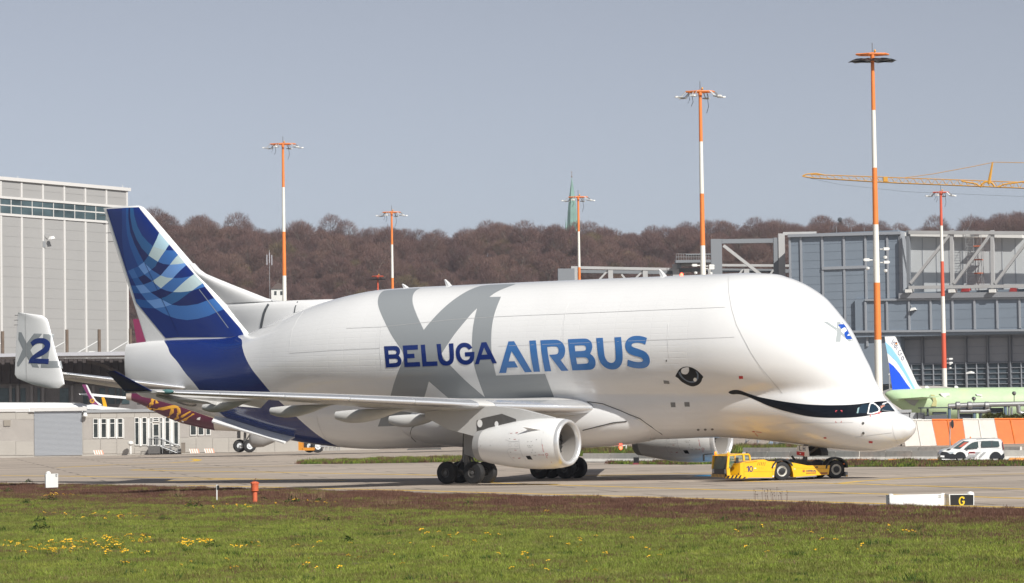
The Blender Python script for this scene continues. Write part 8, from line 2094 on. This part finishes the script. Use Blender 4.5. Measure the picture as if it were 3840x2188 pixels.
# ================================================================== MAROON AND GOLD AIRLINER BEHIND
YM = 345.; sM = FP / YM
M_MAR = mat('maroon_paint', (.085, .010, .035), .3, coat=.2); M_GOLD = mat('gold_paint', (.62, .32, .035), .35); M_MW = mat('airliner_cream', (.62, .58, .53), .35)
mj = thing('parked_airliner', (*at(700, 1690, YM)[:2], -.2), 'parked airliner with a maroon and gold tail cone, half hidden behind the wing', 'airplane')
def M3(px, py): p = at(px, py, YM); return np.array([p[0], YM, p[2]])
prof = [(478, 1488, 11.), (492, 1489, 13.5), (553, 1502, 27), (589, 1511, 39), (640, 1520, 53), (680, 1526, 62), (760, 1536, 71), (805, 1541, 74)]
def mring(px, py, r, k=1.): c = M3(px, py); rr = r / sM * k; return [(c[0], YM + rr * math.cos(a), c[2] + rr * math.sin(a)) for a in np.linspace(0, 2 * math.pi, 32, endpoint=False)]
b = MB(); b.loft([mring(*q) for q in prof]); mb_ = b.build('tail_cone', M_MAR, mj, smooth=60, world=True); m_bvh = BVHTree.FromPolygons([Vector(v) for v in b.v], b.f)
b = MB(); b.loft([mring(806, 1541, 74), mring(880, 1543, 74.5), mring(1500, 1543, 74.5), mring(1900, 1543, 74.5)]); b.build('fuselage', M_MW, mj, smooth=60, world=True)
b = MB(); b.loft([mring(474, 1488, 8), mring(474, 1488, 12.5), mring(494, 1489, 14.2), mring(494, 1489, 13)], caps=False); b.build('exhaust_ring', mat('exhaust_beige', (.45, .38, .32), .4, metal=.4), mj, world=True); b = MB(); b.loft([mring(475, 1488, 8), mring(482, 1488, 1)]); b.build('exhaust', M_FLOODK, mj, world=True)
def mdecal(nm, pts, m):
    lo = [tuple(M3(*p)[[0, 2]]) for p in pts]; V2, T_2 = cdt([lo], .35, .35); b = MB(); P_ = []
    for x, z in V2:
        h = m_bvh.ray_cast(Vector((x, YM - 20, z)), Vector((0, 1, 0))); P_.append((x, (h[0].y if h[0] else YM - .5) - .04, z))
    b.add(P_, T_2); return b.build(nm, m, mb_, world=True)
Mq = tf(0, 1280, 3.309)
for q in (((1890, 715), (1945, 715), (1915, 790), (1850, 835), (1820, 820), (1865, 780)), ((1835, 828), (1900, 835), (2010, 825), (2080, 812), (2165, 795), (2230, 800), (2250, 830), (2130, 838), (2050, 860), (1920, 868), (1870, 858)), ((2140, 838), (2180, 838), (2175, 890), (2110, 955), (2065, 945), (2120, 900)), ((2215, 828), (2258, 830), (2268, 890), (2235, 960), (2190, 978), (2165, 970), (2215, 915)), ((2270, 925), (2380, 868), (2400, 875), (2285, 950), (2255, 945)), ((2290, 970), (2420, 895), (2442, 905), (2330, 985), (2240, 1005), (2225, 995)), ((1945, 720), (1990, 770), (1945, 775))): mdecal('gold_arc', Mq(*q), M_GOLD)
for q in (((2265, 985), (2300, 982), (2290, 1008), (2268, 1005)), ((2470, 955), (2512, 940), (2500, 980), (2460, 975))): mdecal('vent', Mq(*q), M_WD)
q = [(499, 1197), (521, 1197), (560, 1330), (520, 1330)]; v = [at(*p, YM) for p in q]; b = MB(); b.prism([(p[0], p[2]) for p in v], 1, YM - .15, YM + .15); b.build('tail_fin', mat('maroon_bright', (.16, .015, .06), .35), mj, world=True)
mt_, mr_ = wheel_mesh(24.5 / sM, .5, 12.5 / sM), rim_mesh(.5, 13 / sM, mat('white_rim', (.6, .62, .64), .4))
def gear(px1, px2, py, tall, nm):
    g = None; b = MB(); c = M3((px1 + px2) / 2, py); b.tube([c + [0, 0, 0], c + [.1, 0, tall]], .16, 8); b.tube([M3(px1, py), M3(px2, py)], .1, 6); b.tube([c + [.1, 0, .5], c + [1.0, 0, tall]], .08, 6); b.box(tuple(c + [-.9, .3, .9]), tuple(c + [-.5, .5, tall])); g = b.build(nm, M_DMETAL, mj, world=True)
    for px, dy in ((px1, .5), (px2, -.5)):
        w = link('wheel', mt_, g); w.matrix_parent_inverse = Matrix.Identity(4); w.parent = g; cc = M3(px, py); w.matrix_parent_inverse = (xf_of(mj) @ Matrix.Identity(4)).inverted() @ xf_of(mj); w.location = (cc[0], YM + dy, cc[2]); w.rotation_euler = (0, 0, .35); link('rim', mr_, w)
    return g
gear(897, 937, 1673, 1.9, 'main_gear'); gear(1160, 1192, 1674, 1.9, 'main_gear')
b = MB(); prf = [(948, 1646, 16), (960, 1648, 30), (1000, 1646, 29), (1040, 1640, 18), (1042, 1640, 4)]
b.loft([[(M3(px, py)[0], YM - 4.5 + r / sM * math.cos(a), M3(px, py)[2] + r / sM * math.sin(a)) for a in np.linspace(0, 6.283, 21)[:-1]] for px, py, r in prf]); b.build('engine', mat('engine_grey', (.24, .23, .22), .45), mj, smooth=60, world=True)
p = gpt(1127, 1690); Yd = 340.; x0, z0 = at(1119, 1690, Yd)[[0, 2]]; x1, z1 = at(1135, 1658, Yd)[[0, 2]]; b = MB(); b.box((x0, Yd, z0), (x1, Yd + 2, z1)); b.box((x0 + .5, Yd - .1, z0 - .02), (x1 + 1.3, Yd + 2.1, z0 + .3)); b.prism([(x0 + .22, z0 + .3), (x0 + .3, z0 + .3), (x0 + .3, z0 + .8), (x0 + .22, z0 + .8)], 1, Yd - .02, Yd); tag(b.build('equipment_box', mat('equipment_orange', (.55, .22, .015), .5)), 'orange ground equipment box beside the rear wheels under the navy belly', 'box')
b = MB(); x0 = at(1200, 1690, Yd)[0]
for k in range(9): xx = x0 + .35 + k * .24; b.tube([(xx, Yd, at(1200, 1692, Yd)[2]), (xx + (.1 if k % 2 else 0), Yd, at(1200, 1676, Yd)[2])], .05, 4)
b.box((x0, Yd - .1, at(1200, 1677, Yd)[2]), (x0 + 3.4, Yd + .6, at(1200, 1672, Yd)[2])); tag(b.build('equipment_rack', M_GALV), 'low grey rack of upright bars behind the belly, right of the orange box', 'rack')
p = gpt(1590, 1688); b = MB(); b.hexa([tuple(p + np.array(q)) for q in ((-2.2, 0, 0), (2.2, 0, 0), (2.2, 1.4, 0), (-2.2, 1.4, 0), (-1.6, 0, .8), (1.9, 0, .8), (1.9, 1.4, .8), (-1.6, 1.4, .8))]); b.box(tuple(p + [-1.0, -.02, .2]), tuple(p + [1.2, -.01, .6])); tag(b.build('ground_unit', M_DMETAL), 'low dark ground unit seen just under the rear belly', 'ground unit')
# white jet parked behind the office roof: back, curled wing tips
YW = 408.; wj = thing('parked_airliner', (*at(150, 1690, YW)[:2], -.5), 'white airliner behind the office roof, only its back and wing tips showing', 'airplane')
def W3(px, py): p = at(px, py, YW); return np.array([p[0], YW, p[2]])
b = MB(); R_ = []
for px, py, r in ((-400, 1562, 53), (200, 1563, 53), (300, 1563, 51), (345, 1563, 42)): c = W3(px, py); R_.append([(c[0], YW + r / 26.7 * math.cos(a), c[2] + r / 26.7 * math.sin(a)) for a in np.linspace(0, 6.283, 25)[:-1]])
b.loft(R_); b.build('fuselage', M_WHITE2, wj, smooth=60, world=True)
def wslab(nm, pts, m, t=.12, off=0., parent=None):
    v = [at(*p, YW - off) for p in pts]; b = MB(); b.prism([(p[0], p[2]) for p in v], 1, YW - off - t, YW - off + t); return b.build(nm, m, parent or wj, world=True)
wslab('wing', [(330, 1520), (352, 1517), (400, 1526), (470, 1532), (565, 1546), (540, 1549), (440, 1540), (330, 1534)], M_WHITE2, 1.2, 3)
wl_ = wslab('sharklet', [(308, 1443), (322, 1443), (336, 1475), (352, 1500), (372, 1520), (345, 1518), (332, 1490)], mat('sharklet_purple', (.17, .03, .11), .4), .1, 3.3); wslab('sharklet_edge', [(322, 1443), (328, 1446), (345, 1480), (362, 1505), (385, 1521), (372, 1520), (352, 1500), (336, 1475)], M_WHITE2, .1, 3.3)
b = MB(); c = at(346, 1504, YW - 3.45)
for k in range(8):
    a = k * math.pi / 4; d = np.array([math.cos(a), 0, math.sin(a)]); t = np.array([-d[2], 0, d[0]]); b.add([tuple(c + d * .12 - t * .1), tuple(c + d * .12 + t * .1), tuple(c + d * .36 + t * .05), tuple(c + d * .36 - t * .05)], [(0, 1, 2, 3)])
b.build('star_emblem', M_GOLD, wl_, world=True)
wslab('sharklet', [(381, 1491), (391, 1490), (397, 1508), (402, 1528), (388, 1527)], mat('sharklet_yellow', (.72, .36, .01), .4), .1, 3.5)
wslab('pale_streak', [(298, 1477), (330, 1475), (480, 1489), (480, 1497), (380, 1489), (300, 1481)], M_WHITE2, .5, 2)  # pale streak beside the tail cone, built as a thin white slab

# ================================================================== HAZE
b = MB(); b.box((-1450, -90, -13), (1450, 2450, 128))
hm = bpy.data.materials.new('haze_air'); hm.use_nodes = True; hn = hm.node_tree.nodes; hn.remove(hn['Principled BSDF'])
pv = hn.new('ShaderNodeVolumePrincipled'); pv.inputs['Color'].default_value = (.86, .90, 1, 1); pv.inputs['Density'].default_value = .00012; pv.inputs['Anisotropy'].default_value = .3
hm.node_tree.links.new(pv.outputs[0], hn['Material Output'].inputs['Volume'])
b.build('haze', hm, kind='stuff')
